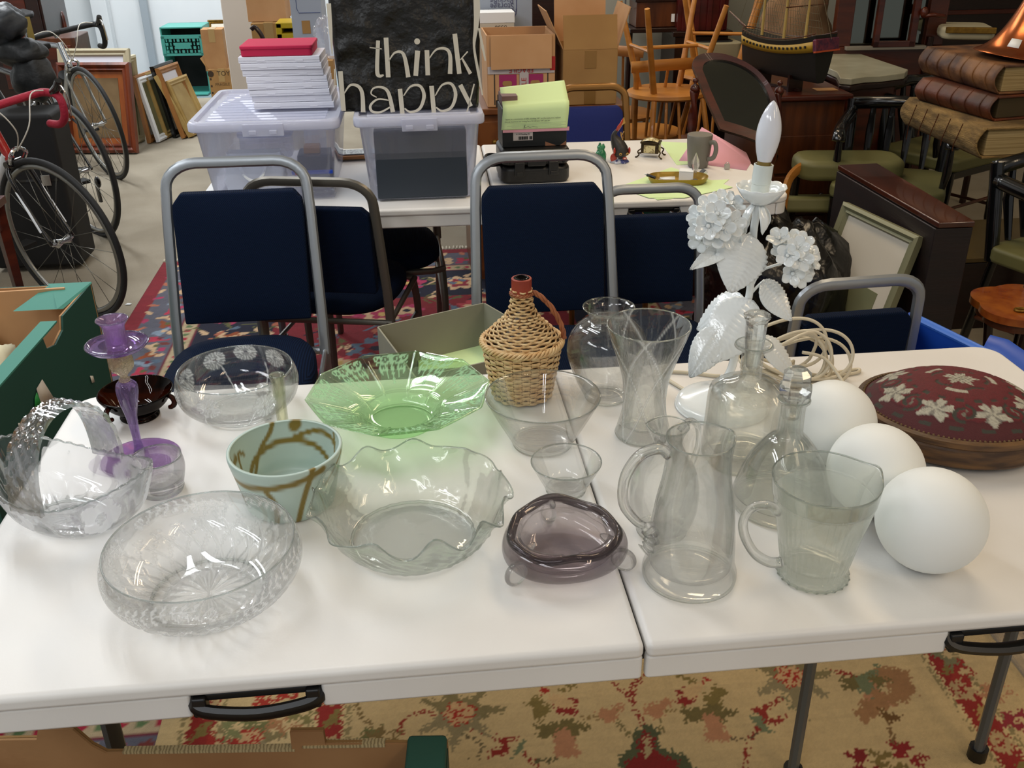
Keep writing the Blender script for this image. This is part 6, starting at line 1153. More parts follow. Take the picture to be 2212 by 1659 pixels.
# behind the cartons
YB2 = 3.85; t, W_, H_ = carton('white removal box with upside-down lettering behind the open cartons', 1030, 1150, YB2, .003, zy(1100, -40, YB2), .3, 'bluewhite', tape=False); M['blueink'] = mat('grey_blue_ink', '5a5c78', .7)
for k, s_ in enumerate(('Removals', 'Storage', 'Packing')): text(t, s_, .036, TR(-.01+.0, -.152, zy(1100, 26-12*k, YB2), PI/2) @ Matrix.Rotation(PI, 4, 'Z'), M['blueink'])
obj('printed_line', G().tube([(W_*.22, -.151, H_), (W_*.22, -.151, zy(1100, 35, YB2)+.02), (W_*.17, -.151, zy(1100, 44, YB2))], .0016, 6), mat('navy_ink', '33386c', .7), t)
p = ay(1072, 49, 3.7); t = thing('shoe_box', 'white shoe box behind the FRAGILE carton', 'box', (p.x, 3.75, zs+.002)); obj('box_body', G().box((0, 0, (p.z-zs)/2), (.16, .12, p.z-zs-.004)), M['mount'], t, bevel=.002); obj('box_lid', G().box((0, 0, p.z-zs+.020), (.165, .125, .045)), M['white'], t, bevel=.002); text(t, 'ecco', .030, TR(.02, -.0605, p.z-zs-.018, PI/2), M['brownink'])
obj('support_carton', G().box((0, .0, -zs/2), (.16, .10, zs-.01)), M['card'], t)
p = ay(1126, 44, 3.62); t = thing('glass_dome', 'dark green glass dome with a white tag behind the FRAGILE carton', 'dome', (p.x, 3.66, zs)); hz = p.z-zs; obj('dome', G().lathe([(.052, 0), (.052, hz*.7)]+[(.052*math.cos(a_), hz*.7+.052*math.sin(a_)) for a_ in [PI/2*k/8 for k in range(1, 9)]], 28), mat('bottle_green', '3a4c42', .15, coat=.6), t, sharp=50); obj('tag', G().box((-.0, -.053, hz*.85), (.035, .002, .026)), M['white'], t)
t = thing('door_panel', 'dark brown upright board behind the cartons', 'board', (ay(1180, 10, 5.1).x, 5.15, 0)); obj('panel', G().box((0, 0, .6), (.20, .04, 1.2)), M['mahog_d'], t, bevel=.004); obj('moulding', G().box((-.16, 0, .6), (.03, .05, 1.2)), M['walnut'], t, bevel=.004)
# beech stick chairs, one stacked upside down
def stick_chair(label, loc, M3=None, rz=0, mt='pine'):
    t = thing('stick_chair', label, 'chair', loc, rz); 
    if M3: t.rotation_euler = M3
    obj('seat', G().lathe([(.0005, .40), (.17, .40), (.20, .41), (.205, .425), (.19, .435), (.0005, .43)], 36, sy=.92), M[mt], t, sharp=40)
    for sx in (-1, 1):
        for sy in (-1, 1): obj('leg', G().tube([(sx*.11, sy*.10, .41), (sx*.20, sy*.18, 0)], [.017, .013], 10), M[mt], t)
        obj('stretcher', G().tube([(sx*.155, -.13, .2), (sx*.155, .13, .2)], .009, 8), M[mt], t)
    obj('stretcher', G().tube([(-.155, 0, .2), (.155, 0, .2)], .009, 8), M[mt], t)
    for k in range(5): x = (k-2)*.075; obj('spindle', G().tube([(x*.85, .15, .43), (x*1.15, .24, .80)], .008 if abs(k-2) < 2 else .014, 8), M[mt], t)
    obj('top_rail', G().tube(catm([(-.20, .235, .80), (-.1, .255, .805), (0, .262, .807), (.1, .255, .805), (.20, .235, .80)], 4), (.012, .028), 8, flat=(0, 1, 0)), M[mt], t)
    return t
p = ay(1440, 200, 4.0); stick_chair('golden stick chair stacked upside down with its legs in the air', (p.x, 4.0, p.z+.42), (PI, 0, .15)); p = ay(1400, 230, 4.2)
stick_chair('golden stick chair standing upright beneath the upside down one', (p.x, 4.25, 0), None, PI+.2); p = ay(1560, 160, 4.5); stick_chair('golden stick chair upside down behind the tilted mirror', (p.x, 4.6, p.z+.40), (PI, 0, -.3))
p = ay(1340, 120, 4.8); stick_chair('pale stick chair behind the tan carton', (p.x, 4.75, .0), None, 2.6, 'oak')
p = ay(1430, 265, 4.0); blob('green_sheet', 'dark green plastic sheeting heaped under the stick chairs', 'sheeting', (p.x, 3.9, .12), (.24, .12, .12), mat('green_film', '0e3a30', .25, bump=.6, bs=12), 4, .3)
p = ay(1450, 250, 3.9); t = thing('coffer_stool', 'low brown padded stool under the stick chairs', 'stool', (p.x+.05, 4.3, 0)); obj('pad', G().prism(rrect(.5, .34, .06), .24, .36), mat('brown_hide', '5c3a2a', .45), t, bevel=.02)
for sx in (-1, 1):
    for sy in (-1, 1): obj('leg', G().tube([(sx*.18, sy*.11, .24), (sx*.18, sy*.11, 0)], .018, 8), M['mahog_d'], t)
# ---------------------------------------------------------------- mirror, chest, ship, washstand on the right
def isect(px, py, P0, n): d = ray(px, py); return CAM+d*((P0-CAM).dot(n)/d.dot(n))
P0 = ay(1590, 210, 3.05); nrm = Vector((-.15, -1, .42)).normalized()
out = catm([(1494, 145, 0), (1500, 128, 0), (1525, 119, 0), (1565, 122, 0), (1610, 140, 0), (1645, 168, 0), (1668, 205, 0), (1678, 245, 0), (1672, 285, 0), (1655, 316, 0)], 4)
pts = [isect(p.x, p.y, P0, nrm) for p in out]+[isect(1600, 296, P0, nrm), isect(1553, 282, P0, nrm), isect(1518, 205, P0, nrm)]
cx = sum(pts, Vector())/len(pts); inn = [cx+(p-cx)*.80 for p in pts]
t = thing('toilet_mirror', 'tilted arched mahogany mirror on barley twist posts behind the far table', 'mirror', tuple(cx))
g = G(); N = len(pts); rows = [(pts, 0), (pts, .035), (inn, .030), (inn, .008)]
g.v = [tuple(p-cx+nrm*d) for ps, d in rows for p in ps]; g.f = [(j*N+i, j*N+(i+1) % N, (j+1)*N+(i+1) % N, (j+1)*N+i) for j in range(3) for i in range(N)]; obj('mirror_frame', g, M['mahog'], t, sharp=40)
g = G(); g.v = [tuple(p-cx+nrm*.010) for p in inn]; g.f = [tuple(range(N))]; obj('looking_glass', g, mat('dark_mirror', '5a5a52', .05, 1), t, sharp=0)
g = G(); g.v = [tuple(p-cx-nrm*.004) for p in pts]; g.f = [tuple(range(N))]; obj('backboard', g, M['mahog_d'], t, sharp=0)
def twist(x, y, z0, z1, rad, k=44): return G().lathe([(rad*(1+.0), z0+(z1-z0)*i/90) for i in range(91)], 14, c=(x, y, 0), fn=lambda th, i, r, z: (r*(1+.35*math.cos(2*th+z*k)), z), cap=True)
for (px_, y0, y1, nm) in ((1501, 195, 300, 'twisted_post'), (1683, 200, 400, 'twisted_post')):
    q = ay(px_, y0, P0.y+.02); zb = az(1560, 330, .30).z; obj(nm, twist(q.x-cx.x, q.y-cx.y, .30-cx.z, q.z-cx.z, .016), M['mahog'], t, sharp=0); obj('finial', G().lathe([(.0005, .05), (.010, .045), (.012, .036), (.004, .026), (.016, .018), (.020, .006), (.016, -.006)], 16, c=(q.x-cx.x, q.y-cx.y, q.z-cx.z)), M['mahog'], t, sharp=0)
q = ay(1590, 330, P0.y+.02); obj('mirror_base', G().box((q.x-cx.x, .02, .15-cx.z), (.46, .30, .30)), M['mahog_d'], t, bevel=.01)
# chest of drawers
Yc = 3.42; zc_ = zy(1780, 203, Yc); a, b = ay(1688, 210, Yc), ay(1832, 210, Yc); t = thing('chest_of_drawers', 'dark brown wooden chest under the model ship', 'chest', ((a.x+b.x)/2-.03, Yc+.30, 0), -.02); W_ = b.x-a.x+.06
obj('carcass', G().box((0, 0, (zc_-.03)/2), (W_, .58, zc_-.03)), M['walnut'], t, bevel=.006); obj('top', G().box((0, 0, zc_-.014), (W_+.05, .64, .028)), M['mahog'], t, bevel=.010)
for i in range(3): d = obj('drawer', G().box((0, -.295, .10+i*.19), (W_-.06, .014, .175)), M['walnut'], t, bevel=.004); obj('knob', G().sph((-.12, -.312, .10+i*.19), .012, 10, 8).sph((.12, -.312, .10+i*.19), .012, 10, 8), M['mahog_d'], d); d['kind'] = 'thing' if False else ''
for d in list(t.children):
    if 'kind' in d: del d['kind']
obj('paper_label', G().box((.12, -.20, zc_+.002), (.10, .06, .002)), M['card'], t)
# model ship
A, B = ay(1622, 74, 3.75), ay(1798, 108, 3.30); L_ = (B-A).length; mid = (A+B)/2; ang = math.atan2(B.y-A.y, B.x-A.x); t = thing('model_ship', 'large rigged model sailing ship with yellow gun stripe and purple stern', 'model ship', (mid.x, mid.y+.08, 0), ang)
zk = zc_+.055; zd = mid.z
def hull(scale, zs_):
    g = G(); rows = []
    for j in range(10):
        v = j/9; ring = []
        for i in range(21):
            u = i/20; x = (u-.5)*L_; w_ = .075*scale*(math.sin(PI*min(1, u*.55+.12))**.6)*(.25+.75*v**.55) if u > 0 else .004; sheer = .035*(2*abs(u-.42))**2; z = zk+(zd+sheer-zk)*v; ring.append((x, w_, z))
        rows.append(ring)
    for s in (1, -1):
        o = len(g.v); g.v += [(x, s*w_, z) for r in rows for x, w_, z in r]; g.f += [tuple(o+q for q in ((j*21+i, j*21+i+1, (j+1)*21+i+1, (j+1)*21+i) if s < 0 else (j*21+i, (j+1)*21+i, (j+1)*21+i+1, j*21+i+1))) for j in range(9) for i in range(20)]
    return g, rows
g, rows = hull(1, 0); n = 210; 
for j in range(9): g.f.append((j*21+20, (j+1)*21+20, n+(j+1)*21+20, n+j*21+20))
for i in range(20): g.f.append((189+i, n+189+i, n+190+i, 190+i))
obj('hull', g, mat('hull_black', '14130f', .5), t, sharp=30)
M['shipy'] = mat('ochre_stripe', 'b08a24', .5)
for s in (1, -1): g = G(); r_ = rows[6]; r2 = rows[8]; g.v = [(x, s*(w_+.0025), z) for x, w_, z in r_]+[(x, s*(w_+.0025), z) for x, w_, z in r2]; g.f = [(i, i+1, 22+i, 21+i) for i in range(20)]; obj('gun_stripe', g, M['shipy'], t, solid=.002)
for s in (1, -1):
    for i in range(2, 19): x, w_, z = rows[7][i]; obj('gun_port', G().box((x, s*(w_+.006), z+.004), (.009, .006, .010)), M['blackm'], t)
obj('stern_gallery', G().at(TR(L_/2+.004, 0, zd+.005, 0, -.15)).box((0, 0, .0), (.020, .15, .055)), mat('purple_stern', '3c1a34', .4, col2='6a2a3a', ns=60), t, bevel=.006)
obj('stern_stripe', G().at(TR(L_/2+.012, 0, zd-.020, 0, -.15)).box((0, 0, 0), (.012, .152, .007)), mat('orange_trim', 'b04a24', .5), t)
obj('deck_rail', G().tube([(x, w_, z+.008) for x, w_, z in rows[9]], .0025, 5).tube([(x, -w_, z+.008) for x, w_, z in rows[9]], .0025, 5), M['walnut'], t)
for k, (u, h) in enumerate(((.22, .50), (.50, .58), (.76, .44))):
    x = (u-.5)*L_; m__ = obj('mast', G().tube([(x, 0, zd-.03), (x, 0, zd+h)], [.007, .003], 8), mat('mast_wood', 'b89c58', .5), t)
    for q in (.35, .6, .82): obj('yard', G().tube([(x-.01, -.15*(1.2-q), zd+h*q), (x-.01, .15*(1.2-q), zd+h*q)], .0025, 6), M['walnut'], m__)
    g = G()
    for s in (-1, 1):
        for j in range(6): g.tube([(x-.05+.02*j, s*.07, zd+.01), (x, 0, zd+h*.6)], .0008, 4)
        for j in range(9): zz_ = .03+.03*j; k_ = 1-zz_/(h*.6); g.tube([(x-.05*k_, s*.07*k_, zd+zz_), (x+.05*k_, s*.07*k_, zd+zz_)], .0006, 4)
    g.tube([(x, 0, zd+h), (x-.16, 0, zd+.03)], .0008, 4); g.tube([(x, 0, zd+h*.8), (x+.15, 0, zd+.03)], .0008, 4); o = obj('rigging', g, mat('rigging_cord', '6a6048', .8), t); o['kind'] = 'stuff'
obj('bowsprit', G().tube([(-L_/2, 0, zd+.03), (-L_/2-.12, 0, zd+.09)], [.006, .003], 8), M['walnut'], t)
obj('stand', G().box((-.10, 0, (zk+zc_)/2+.003), (.012, .09, zk-zc_+.03)).box((.10, 0, (zk+zc_)/2+.003), (.012, .09, zk-zc_+.03)).box((0, 0, zc_+.008), (.26, .02, .012)), M['mahog_d'], t)
# marble washstand
zm = zy(1860, 150, 3.75); poly = [az(x, y, zm) for x, y in ((1762, 130), (1778, 116), (1794, 108), (1832, 107), (1962, 150), (1955, 157), (1900, 164), (1870, 165), (1840, 170), (1815, 168), (1808, 155), (1790, 147), (1766, 142))]; c0 = sum(poly, Vector())/len(poly)
t = thing('marble_washstand', 'dark curvy washstand with a pale marble top beside the model ship', 'washstand', (c0.x, c0.y, 0)); P2 = [(p.x-c0.x, p.y-c0.y) for p in poly][::-1]; M['marble'] = mat('marble', 'a8a692', .3, col2='8f8d78', ns=5, nd=6)
obj('marble_top', G().prism(P2, zm-.03, zm), M['marble'], t, bevel=.005); obj('shaped_rim', G().prism([(x*1.02, y*1.02) for x, y in P2], zm-.060, zm-.031), M['mahog_d'], t, bevel=.008); obj('body', G().prism([(x*.86, y*.86) for x, y in P2], .06, zm-.06), M['mahog'], t, bevel=.006)
for k in (0, 4, 8, 12): x, y = P2[k]; obj('foot', G().tube([(x*.8, y*.8, .06), (x*.84, y*.84, .0)], .02, 8), M['mahog_d'], t)
# mirror-backed dresser
Yd = 4.25; t = thing('mirror_dresser', 'tall brown dresser back with an inset mirror at the top right', 'dresser', (ay(1920, 60, Yd).x, Yd, 0), -.06); a, b = ay(1800, 60, Yd), ay(2030, 60, Yd); W_ = b.x-a.x; zb_ = zy(1920, 98, Yd); M['dres'] = wood('dresser_wood', '3a160a', '52220f', .35, (1, 1, 6))
obj('lower_board', G().box((0, 0, zb_/2), (W_, .06, zb_)), M['dres'], t, bevel=.004)
for s, w_ in ((-1, .09), (1, .10)): obj('stile', G().box((s*(W_/2-w_/2), -.0, (zb_+1.5)/2), (w_, .05, 1.5-zb_)), M['dres'], t, bevel=.004)
obj('upper_board', G().box((0, 0, 1.42), (W_, .05, .20)), M['dres'], t, bevel=.004); obj('looking_glass', G().box((0, .012, (zb_+1.33)/2), (W_-.17, .006, 1.33-zb_)), mat('dim_mirror', '6c7068', .08, 1), t)
obj('inner_frame', G().box((-.08, -.05, zb_+.17), (.03, .03, .34)).box((.11, -.05, zb_+.17), (.035, .03, .34)).box((.015, -.05, zb_+.015), (.22, .03, .03)), M['mahog'], t, bevel=.003)
obj('candle_arm', G().tube(catm([(.14, -.08, zb_+.15), (.18, -.10, zb_+.16), (.25, -.09, zb_+.15)], 4), [.010]*9, 8).sph((.14, -.08, zb_+.17), (.02, .02, .028), 12, 8), M['mahog'], t, sharp=0); obj('shelf_edge', G().box((-.02, -.04, zb_-.005), (W_-.16, .04, .018)), mat('pale_edge', '8a8478', .4), t, bevel=.002)
# mahogany console behind the mirror
Yk = 5.0; t = thing('carved_chest', 'red brown mahogany cabinet with a pale key plate at the top centre right', 'cabinet', (ay(1518, 40, Yk).x, Yk+.15, 0)); a, b = ay(1466, 40, Yk), ay(1574, 40, Yk); W_ = b.x-a.x; zb_ = zy(1520, 66, Yk); M['redmah'] = wood('red_mahogany', '3a0c0c', '4e1412', .3, (1, 1, 6))
obj('cabinet_body', G().box((0, 0, (zb_+1.5)/2), (W_, .3, 1.5-zb_)), M['redmah'], t, bevel=.004)
for i in range(4): obj('pilaster', G().box((-W_/2+.04+i*(W_-.08)/3, -.155, (zb_+1.5)/2), (.03, .02, 1.5-zb_)), M['redmah'], t, bevel=.004)
obj('ivory_plate', G().lathe([(.012, 0), (.006, .02), (.008, .05), (.014, .07)], 10, c=(-W_*.25, -.17, zb_+.06), sy=.3), M['ivory'], t); obj('plinth', G().box((0, 0, zb_-.015), (W_+.06, .36, .03)), M['mahog_d'], t, bevel=.006); obj('lower_body', G().box((0, .0, (zb_-.03)/2), (W_+.02, .32, zb_-.032)), M['mahog_d'], t, bevel=.004)
Yk = 5.1; t = thing('side_table', 'dark table carrying a brown box beside the red brown cabinet', 'table', (ay(1415, 60, Yk).x, Yk+.05, 0)); z_ = zy(1415, 54, Yk); obj('top', G().box((0, 0, z_-.02), (.34, .28, .025)), M['mahog_d'], t, bevel=.004)
for sx in (-1, 1): obj('leg', G().tube([(sx*.14, 0, z_-.03), (sx*.15, 0, 0)], .018, 8), M['mahog_d'], t)
t = thing('wooden_box', 'small dark brown box with a metal crank on the table at the top', 'box', (ay(1420, 40, Yk).x, Yk+.05, z_-.006)); obj('box_body', G().box((0, 0, .07), (.28, .2, .14)), M['walnut'], t, bevel=.004); obj('box_lid', G().box((0, 0, .15), (.30, .22, .02)), M['mahog_d'], t, bevel=.003); obj('crank', G().tube([(-.15, -.02, .10), (-.19, -.02, .10), (-.19, -.02, .17), (-.22, -.02, .17)], .006, 6), M['steel'], t); obj('string_tag', G().box((.08, -.105, .05), (.02, .002, .045)), M['white'], t)
q = ay(1510, 110, 4.9); t = thing('stoneware_trough', 'pale grey square basin between the stick chair legs', 'basin', (ay(1555, 110, 4.85).x, 5.0, 0)); z_ = zy(1555, 98, 4.8); M['stone'] = mat('stoneware', '9c9478', .6); obj('basin_body', G().prism(rrect(.30, .24, .04), z_-.14, z_), M['stone'], t, bevel=.008); obj('basin_hollow_shade', G().prism(rrect(.22, .16, .05), z_+.0005, z_+.002), M['blackm'], t); obj('pedestal', G().box((0, 0, (z_-.14)/2), (.2, .16, z_-.14)), M['mahog_d'], t)  # flat black plate on the solid top paints the shade inside the basin
# shadowed furniture along the right
M['velvet'] = mat('tan_fabric', '8a6c50', .9); Yw = 5.6
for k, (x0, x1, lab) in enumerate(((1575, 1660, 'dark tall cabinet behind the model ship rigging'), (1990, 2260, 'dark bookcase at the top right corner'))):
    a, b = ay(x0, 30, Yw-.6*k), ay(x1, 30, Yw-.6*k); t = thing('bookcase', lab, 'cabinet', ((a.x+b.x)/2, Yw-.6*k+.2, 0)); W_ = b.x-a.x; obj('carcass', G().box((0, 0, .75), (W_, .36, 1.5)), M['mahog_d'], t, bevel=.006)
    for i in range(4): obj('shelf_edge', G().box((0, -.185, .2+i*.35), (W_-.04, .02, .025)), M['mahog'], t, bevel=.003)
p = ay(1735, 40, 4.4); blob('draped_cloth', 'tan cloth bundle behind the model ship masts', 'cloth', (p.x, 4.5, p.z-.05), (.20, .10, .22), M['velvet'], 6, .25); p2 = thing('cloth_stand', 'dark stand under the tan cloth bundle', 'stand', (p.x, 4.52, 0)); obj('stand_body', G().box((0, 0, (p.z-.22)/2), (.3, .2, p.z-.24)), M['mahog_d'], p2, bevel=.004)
p = ay(2118, 66, 4.0); t = thing('cream_cushion', 'cream upholstered seat with gilt edge behind the old books', 'cushion', (p.x, 4.15, p.z-.02), -.3); obj('pad', G().prism(rrect(.26, .26, .05), -.03, .03), mat('cream_fabric', 'b4ac90', .85), t, bevel=.02); obj('gilt_edge', G().box((0, -.14, .02), (.24, .02, .03)), M['gold'], t, bevel=.004); 
for sx in (-1, 1): obj('leg', G().tube([(sx*.16, 0, -.03), (sx*.16, 0, -(p.z-.02))], .018, 8), M['mahog_d'], t)
# ---------------------------------------------------------------- old books and copper horn
M['leather'] = mat('brown_leather', '3a1e10', .6, col2='7c5430', ns=9, nd=6, contrast=(.42, .66), bump=.3, bs=40); M['leather2'] = mat('red_brown_leather', '6a3214', .55, col2='3c1c0c', ns=8, nd=5, bump=.25, bs=40); M['vellum'] = mat('old_paper_edges', 'b09a6c', .85, col2='8a7448', ns=3, stretch=(1, 1, 70), bump=.3, bs=50); M['sewn'] = mat('exposed_sewn_spine', '8c7040', .9, col2='54401f', ns=10, nd=6, stretch=(1, 1, 5), bump=.6, bs=60); M['pagedark'] = mat('dark_page_edges', '3e3218', .8)
def book(label, A, B, z0, th, dep, cover, spine, pages, nb=6, off=(0, 0)):
    """A to B: foot of the spine from far left to near right"""
    x = (B-A); x.z = 0; L0 = x.length; x.normalize(); n = Vector((-x.y, x.x, 0)); t = thing('old_book', label, 'book', (A.x+off[0], A.y+off[1], z0)); Mx = Matrix((x, n, Vector((0, 0, 1)))).transposed().to_4x4()
    g = G().at(Mx).grid(lambda u, v: (L0*u, .012-.030*math.cos((v-.5)*PI), th*v), 30, 12); obj('spine', g, M[spine], t, solid=.004, sharp=0)
    obj('page_block', G().at(Mx).box((L0/2, dep/2+.01, th/2), (L0-.012, dep-.02, th-.014)), M[pages], t, bevel=.004)
    for zc in (.0035, th-.0035): obj('cover', G().at(Mx).box((L0/2, dep/2+.01, zc), (L0+.008, dep, .007)), M[cover], t, bevel=.002)
    for k in range(nb): u = (k+.7)/(nb+.4); obj('raised_band', G().at(Mx).tube([(L0*u, .012-.034*math.cos((v/8-.5)*PI), th*v/8) for v in range(9)], .0035, 6), M[spine], t, sharp=0)
    return t, Mx, L0
z1 = .735; A, B = az(1950, 268, z1), az(2114, 343, z1)
t, Mx, L0 = book('coverless old book with a frayed sewn spine, lowest of the three', A, B, z1, .105, .36, 'sewn', 'sewn', 'vellum', 0); th1 = .105
for k in range(5): u = .22+.15*k; obj('cord', G().at(Mx).tube([(L0*u, -.022, .10), (L0*u-.03, -.025, .02), (L0*u-.035, -.022, -.04 if k == 0 else -.005)], .0018, 5), M['walnut'], t)
A2, B2 = az(1981, 217, z1+th1), az(2142, 263, z1+th1); book('red brown leather bound old book, middle of the three', A2, B2, z1+th1+.001, .085, .33, 'leather2', 'leather2', 'pagedark', 5)
A3, B3 = az(1989, 157, z1+th1+.087), az(2152, 205, z1+th1+.087); t, Mx, L0 = book('thick worn leather bound old book, topmost of the three', A3, B3, z1+th1+.088, .098, .36, 'leather', 'leather', 'vellum', 6)
ztop = z1+th1+.088+.100; q = az(2205, 122, ztop); t = thing('copper_horn', 'copper gramophone horn lying mouth down on the old books', 'horn', (q.x, q.y, ztop), 0, ry=.14); M['copper'] = mat('copper', 'b86a40', .25, .95)
obj('horn', G().lathe(smooth([(.165, .0), (.158, .006), (.125, .028), (.092, .075), (.066, .14), (.046, .22), (.032, .34)], 4), 56, cap=False), M['copper'], t, solid=.002, sharp=0)
obj('price_label', G().at(TR(0, 0, 0, 0, 0, 3.85)).add([(.126, -.020, .032), (.126, .020, .032), (.106, .018, .060), (.106, -.018, .060)], [(0, 1, 2, 3)]), M['white'], t, solid=.001)
# ---------------------------------------------------------------- ebonised chairs under the books
def ebony_chair(label, loc, rz, seat='green_seat', s_=1.0):
    t = thing('ebonised_chair', label, 'chair', loc, rz)
    obj('seat', G().prism(rrect(.46, .42, .06), .40, .46), M[seat], t, bevel=.016)
    for sx in (-1, 1):
        obj('leg', G().tube([(sx*.20, -.18, .40), (sx*.20, -.18, .25), (sx*.20, -.19, .12), (sx*.205, -.20, 0)], [.024, .019, .024, .016], 10), M['ebony'], t); obj('leg', G().tube([(sx*.20, .18, .40), (sx*.21, .24, 0)], .016, 10), M['ebony'], t)
        obj('back_post', G().tube([(sx*.20, .19, .40), (sx*.21, .24, .74)], .024, 10), M['ebony'], t); obj('arm_post', G().tube([(sx*.21, -.10, .44), (sx*.22, -.10, .52), (sx*.22, -.10, .66)], [.012, .018, .012], 10), M['ebony'], t)
        obj('armrest', G().tube(catm([(sx*.21, .22, .68), (sx*.225, .05, .665), (sx*.225, -.10, .665), (sx*.22, -.17, .66), (sx*.22, -.185, .64)], 4), .027, 10), M['ebony'], t, sharp=0)
        obj('stretcher', G().tube([(sx*.20, -.18, .18), (sx*.205, .20, .18)], .008, 8), M['walnut'], t)
    obj('top_rail', G().tube([(-.21, .24, .72), (0, .255, .735), (.21, .24, .72)], .027, 10), M['ebony'], t, sharp=0)
    for k in range(4): x = (k-1.5)*.08; obj('back_spindle', G().tube([(x, .20, .46), (x, .235, .60), (x, .245, .72)], [.011, .018, .011], 8), M['ebony'], t)
    obj('stretcher', G().tube([(-.20, -.185, .22), (.20, -.185, .22)], .008, 8), M['walnut'], t); obj('seat_rail', G().box((0, -.19, .385), (.40, .02, .035)), M['ebony'], t, bevel=.004)
    return t
ebony_chair('glossy black armchair with green seat beneath the stack of old books', (az(1965, 330, .46).x+.22, az(1965, 330, .46).y+.10, 0), .5)
ebony_chair('glossy black armchair at the right edge, in front of the old books', (2.02, 2.05, 0), .35)
ebony_chair('glossy black armchair behind the drop-leaf table and the green chair', (1.80, 3.05, 0), -.5)
# low green chair with bent ply frame
z_ = .50; A = az(1830, 355, z_); t = thing('easy_chair', 'olive green easy chair with a bent pale wood arm', 'chair', (A.x-.0, A.y, 0), -.15)
obj('seat_back_pad', G().at(TR(0, .0, .50, .0)).prism(rrect(.46, .24, .08), -.05, .04), M['green_seat'], t, bevel=.03, bseg=3); q = az(1745, 440, .30)
obj('seat_pad', G().at(TR(q.x-A.x-.0, q.y-A.y+.05, .28, -.25)).prism(rrect(.44, .50, .06), -.03, .04), M['green_seat'], t, bevel=.02)
obj('bent_arm', G().tube(catm([(-.19, -.05, .50), (-.24, -.08, .49), (-.28, -.12, .43), (-.30, -.18, .24), (-.32, -.22, .0)], 5), (.012, .028), 8, flat=(1, 0, 0)), M['pine'], t, sharp=30)
for sx in (-.20, .20): obj('leg', G().tube([(sx, .05, .46), (sx, .08, 0)], .018, 8), M['mahog_d'], t)
# drop-leaf table
zt_ = .72; P4 = [az(x, y, zt_) for x, y in ((2028, 481), (2108, 478), (1895, 352), (1810, 356))]; c0 = sum(P4, Vector())/4; t = thing('dropleaf_table', 'narrow folded dark mahogany drop-leaf table right of the chairs', 'table', (c0.x, c0.y, 0)); pl = [(p.x-c0.x, p.y-c0.y) for p in P4]
obj('top', G().prism(pl, zt_-.018, zt_), mat('polished_mahogany', '2c120c', .18, col2='401c12', ns=3, stretch=(4, 1, 1), coat=.5), t, bevel=.004); obj('leaf', G().prism([(x*1.0-.004*(x < 0), y*.985) for x, y in pl], .06, zt_-.020), wood('almost_black_mahogany', '0e0403', '180805', .5, (1, 1, 8), coat=0), t, bevel=.003)
for x, y in pl: obj('foot', G().tube([(x*.8, y*.9, .06), (x*.8, y*.9, 0)], .018, 8), M['mahog_d'], t)
# pictures leaning against it
TL, TRr = az(1826, 434, .655), az(1957, 518, .655); BL_, BR_ = Vector((TL.x-.16, TL.y-.05, .02)), Vector((TRr.x-.10, TRr.y-.02, .02))
M['silverg'] = mat('silver_gilt', '7c7a5c', .45, .2); t = frame('sage_framed_picture', 'silver green framed picture with cream mount leaning on the drop-leaf table', [BL_, BR_, TRr, TL], 'silverg', .035, 'mount', .022, ('sage', .55, .35))
a, b = az(1800, 505, .52), az(1912, 580, .52); t = frame('brown_framed_picture', 'thin brown framed picture in front of the silver green one', [Vector((a.x-.15, a.y-.06, .02)), Vector((b.x-.13, b.y-.04, .02)), b, a], 'walnut', .014, 'mount', .016, ('mount', .5, .4))
# bin bag
q = Vector((.94, 2.02, 0)); g = G(); rings = []
for j in range(26):
    v = j/25; R_ = .235*math.sin(PI*(.16+.62*v))**.8*(1 if v < .82 else 1-(v-.82)*2.6); ring = []
    for i in range(56): a = 2*PI*i/56; nz = mnoise.noise(Vector((math.cos(a)*2.2, math.sin(a)*2.2, v*3)))*.06+abs(mnoise.noise(Vector((math.cos(a)*6, math.sin(a)*6, v*7))))*.035; r = R_+nz; ring.append((r*math.cos(a), r*math.sin(a)*.85, v*.62+mnoise.noise(Vector((math.cos(a)*3, math.sin(a)*3, 9)))*.05*v))
    rings.append(ring)
g, n = fill(rings); g.f += [tuple(range(n-1, -1, -1)), tuple(range(len(g.v)-n, len(g.v)))]; tag(obj('bin_bag', g, mat('black_bin_liner', '0c0b09', .25, bump=1.0, bs=14), loc=tuple(q), sharp=0), 'crumpled black bin bag on the floor behind the white flower lamp', 'bag')
# blue crate
zr = .60; P4 = [az(1966, 680, zr), az(2160, 775, zr)]; M['bluep'] = mat('blue_plastic_crate', '1c4aa8', .4); t = thing('blue_crate', 'bright blue plastic crate behind the right end of the front table', 'crate', (0, 0, 0))
A_, B_ = P4; d_ = (B_-A_).normalized(); n_ = Vector((d_.y, -d_.x, 0)); C4, D4 = B_+n_*-.0+Vector((-.16, -.28, 0)), A_+Vector((-.16, -.28, 0)); Q = [A_, B_, C4, D4]
for i in range(4): g = G(); wall(g, Q[i].copy(), Q[(i+1) % 4].copy(), .32, zr, -.006); obj('side', g, M['bluep'], t); obj('rim', G().tube([Q[i], Q[(i+1) % 4]], (.010, .007), 8), mat('blue_rim', '3c70cc', .35) if i == 0 else M['bluep'], t)
obj('bottom', G().hexa([(p.x, p.y, .315) for p in Q]+[(p.x, p.y, .320) for p in Q]), M['bluep'], t)
c_ = (Q[0]+Q[2])/2; obj('lower_crate', G().box((c_.x, c_.y, .158), (.28, .30, .31)), M['bluep'], t, bevel=.01); obj('corner_flange', G().tube([az(2130, 742, zr+.01), az(2160, 750, zr+.01), az(2230, 800, zr+.01)], (.026, .006), 8), M['bluep'], t)
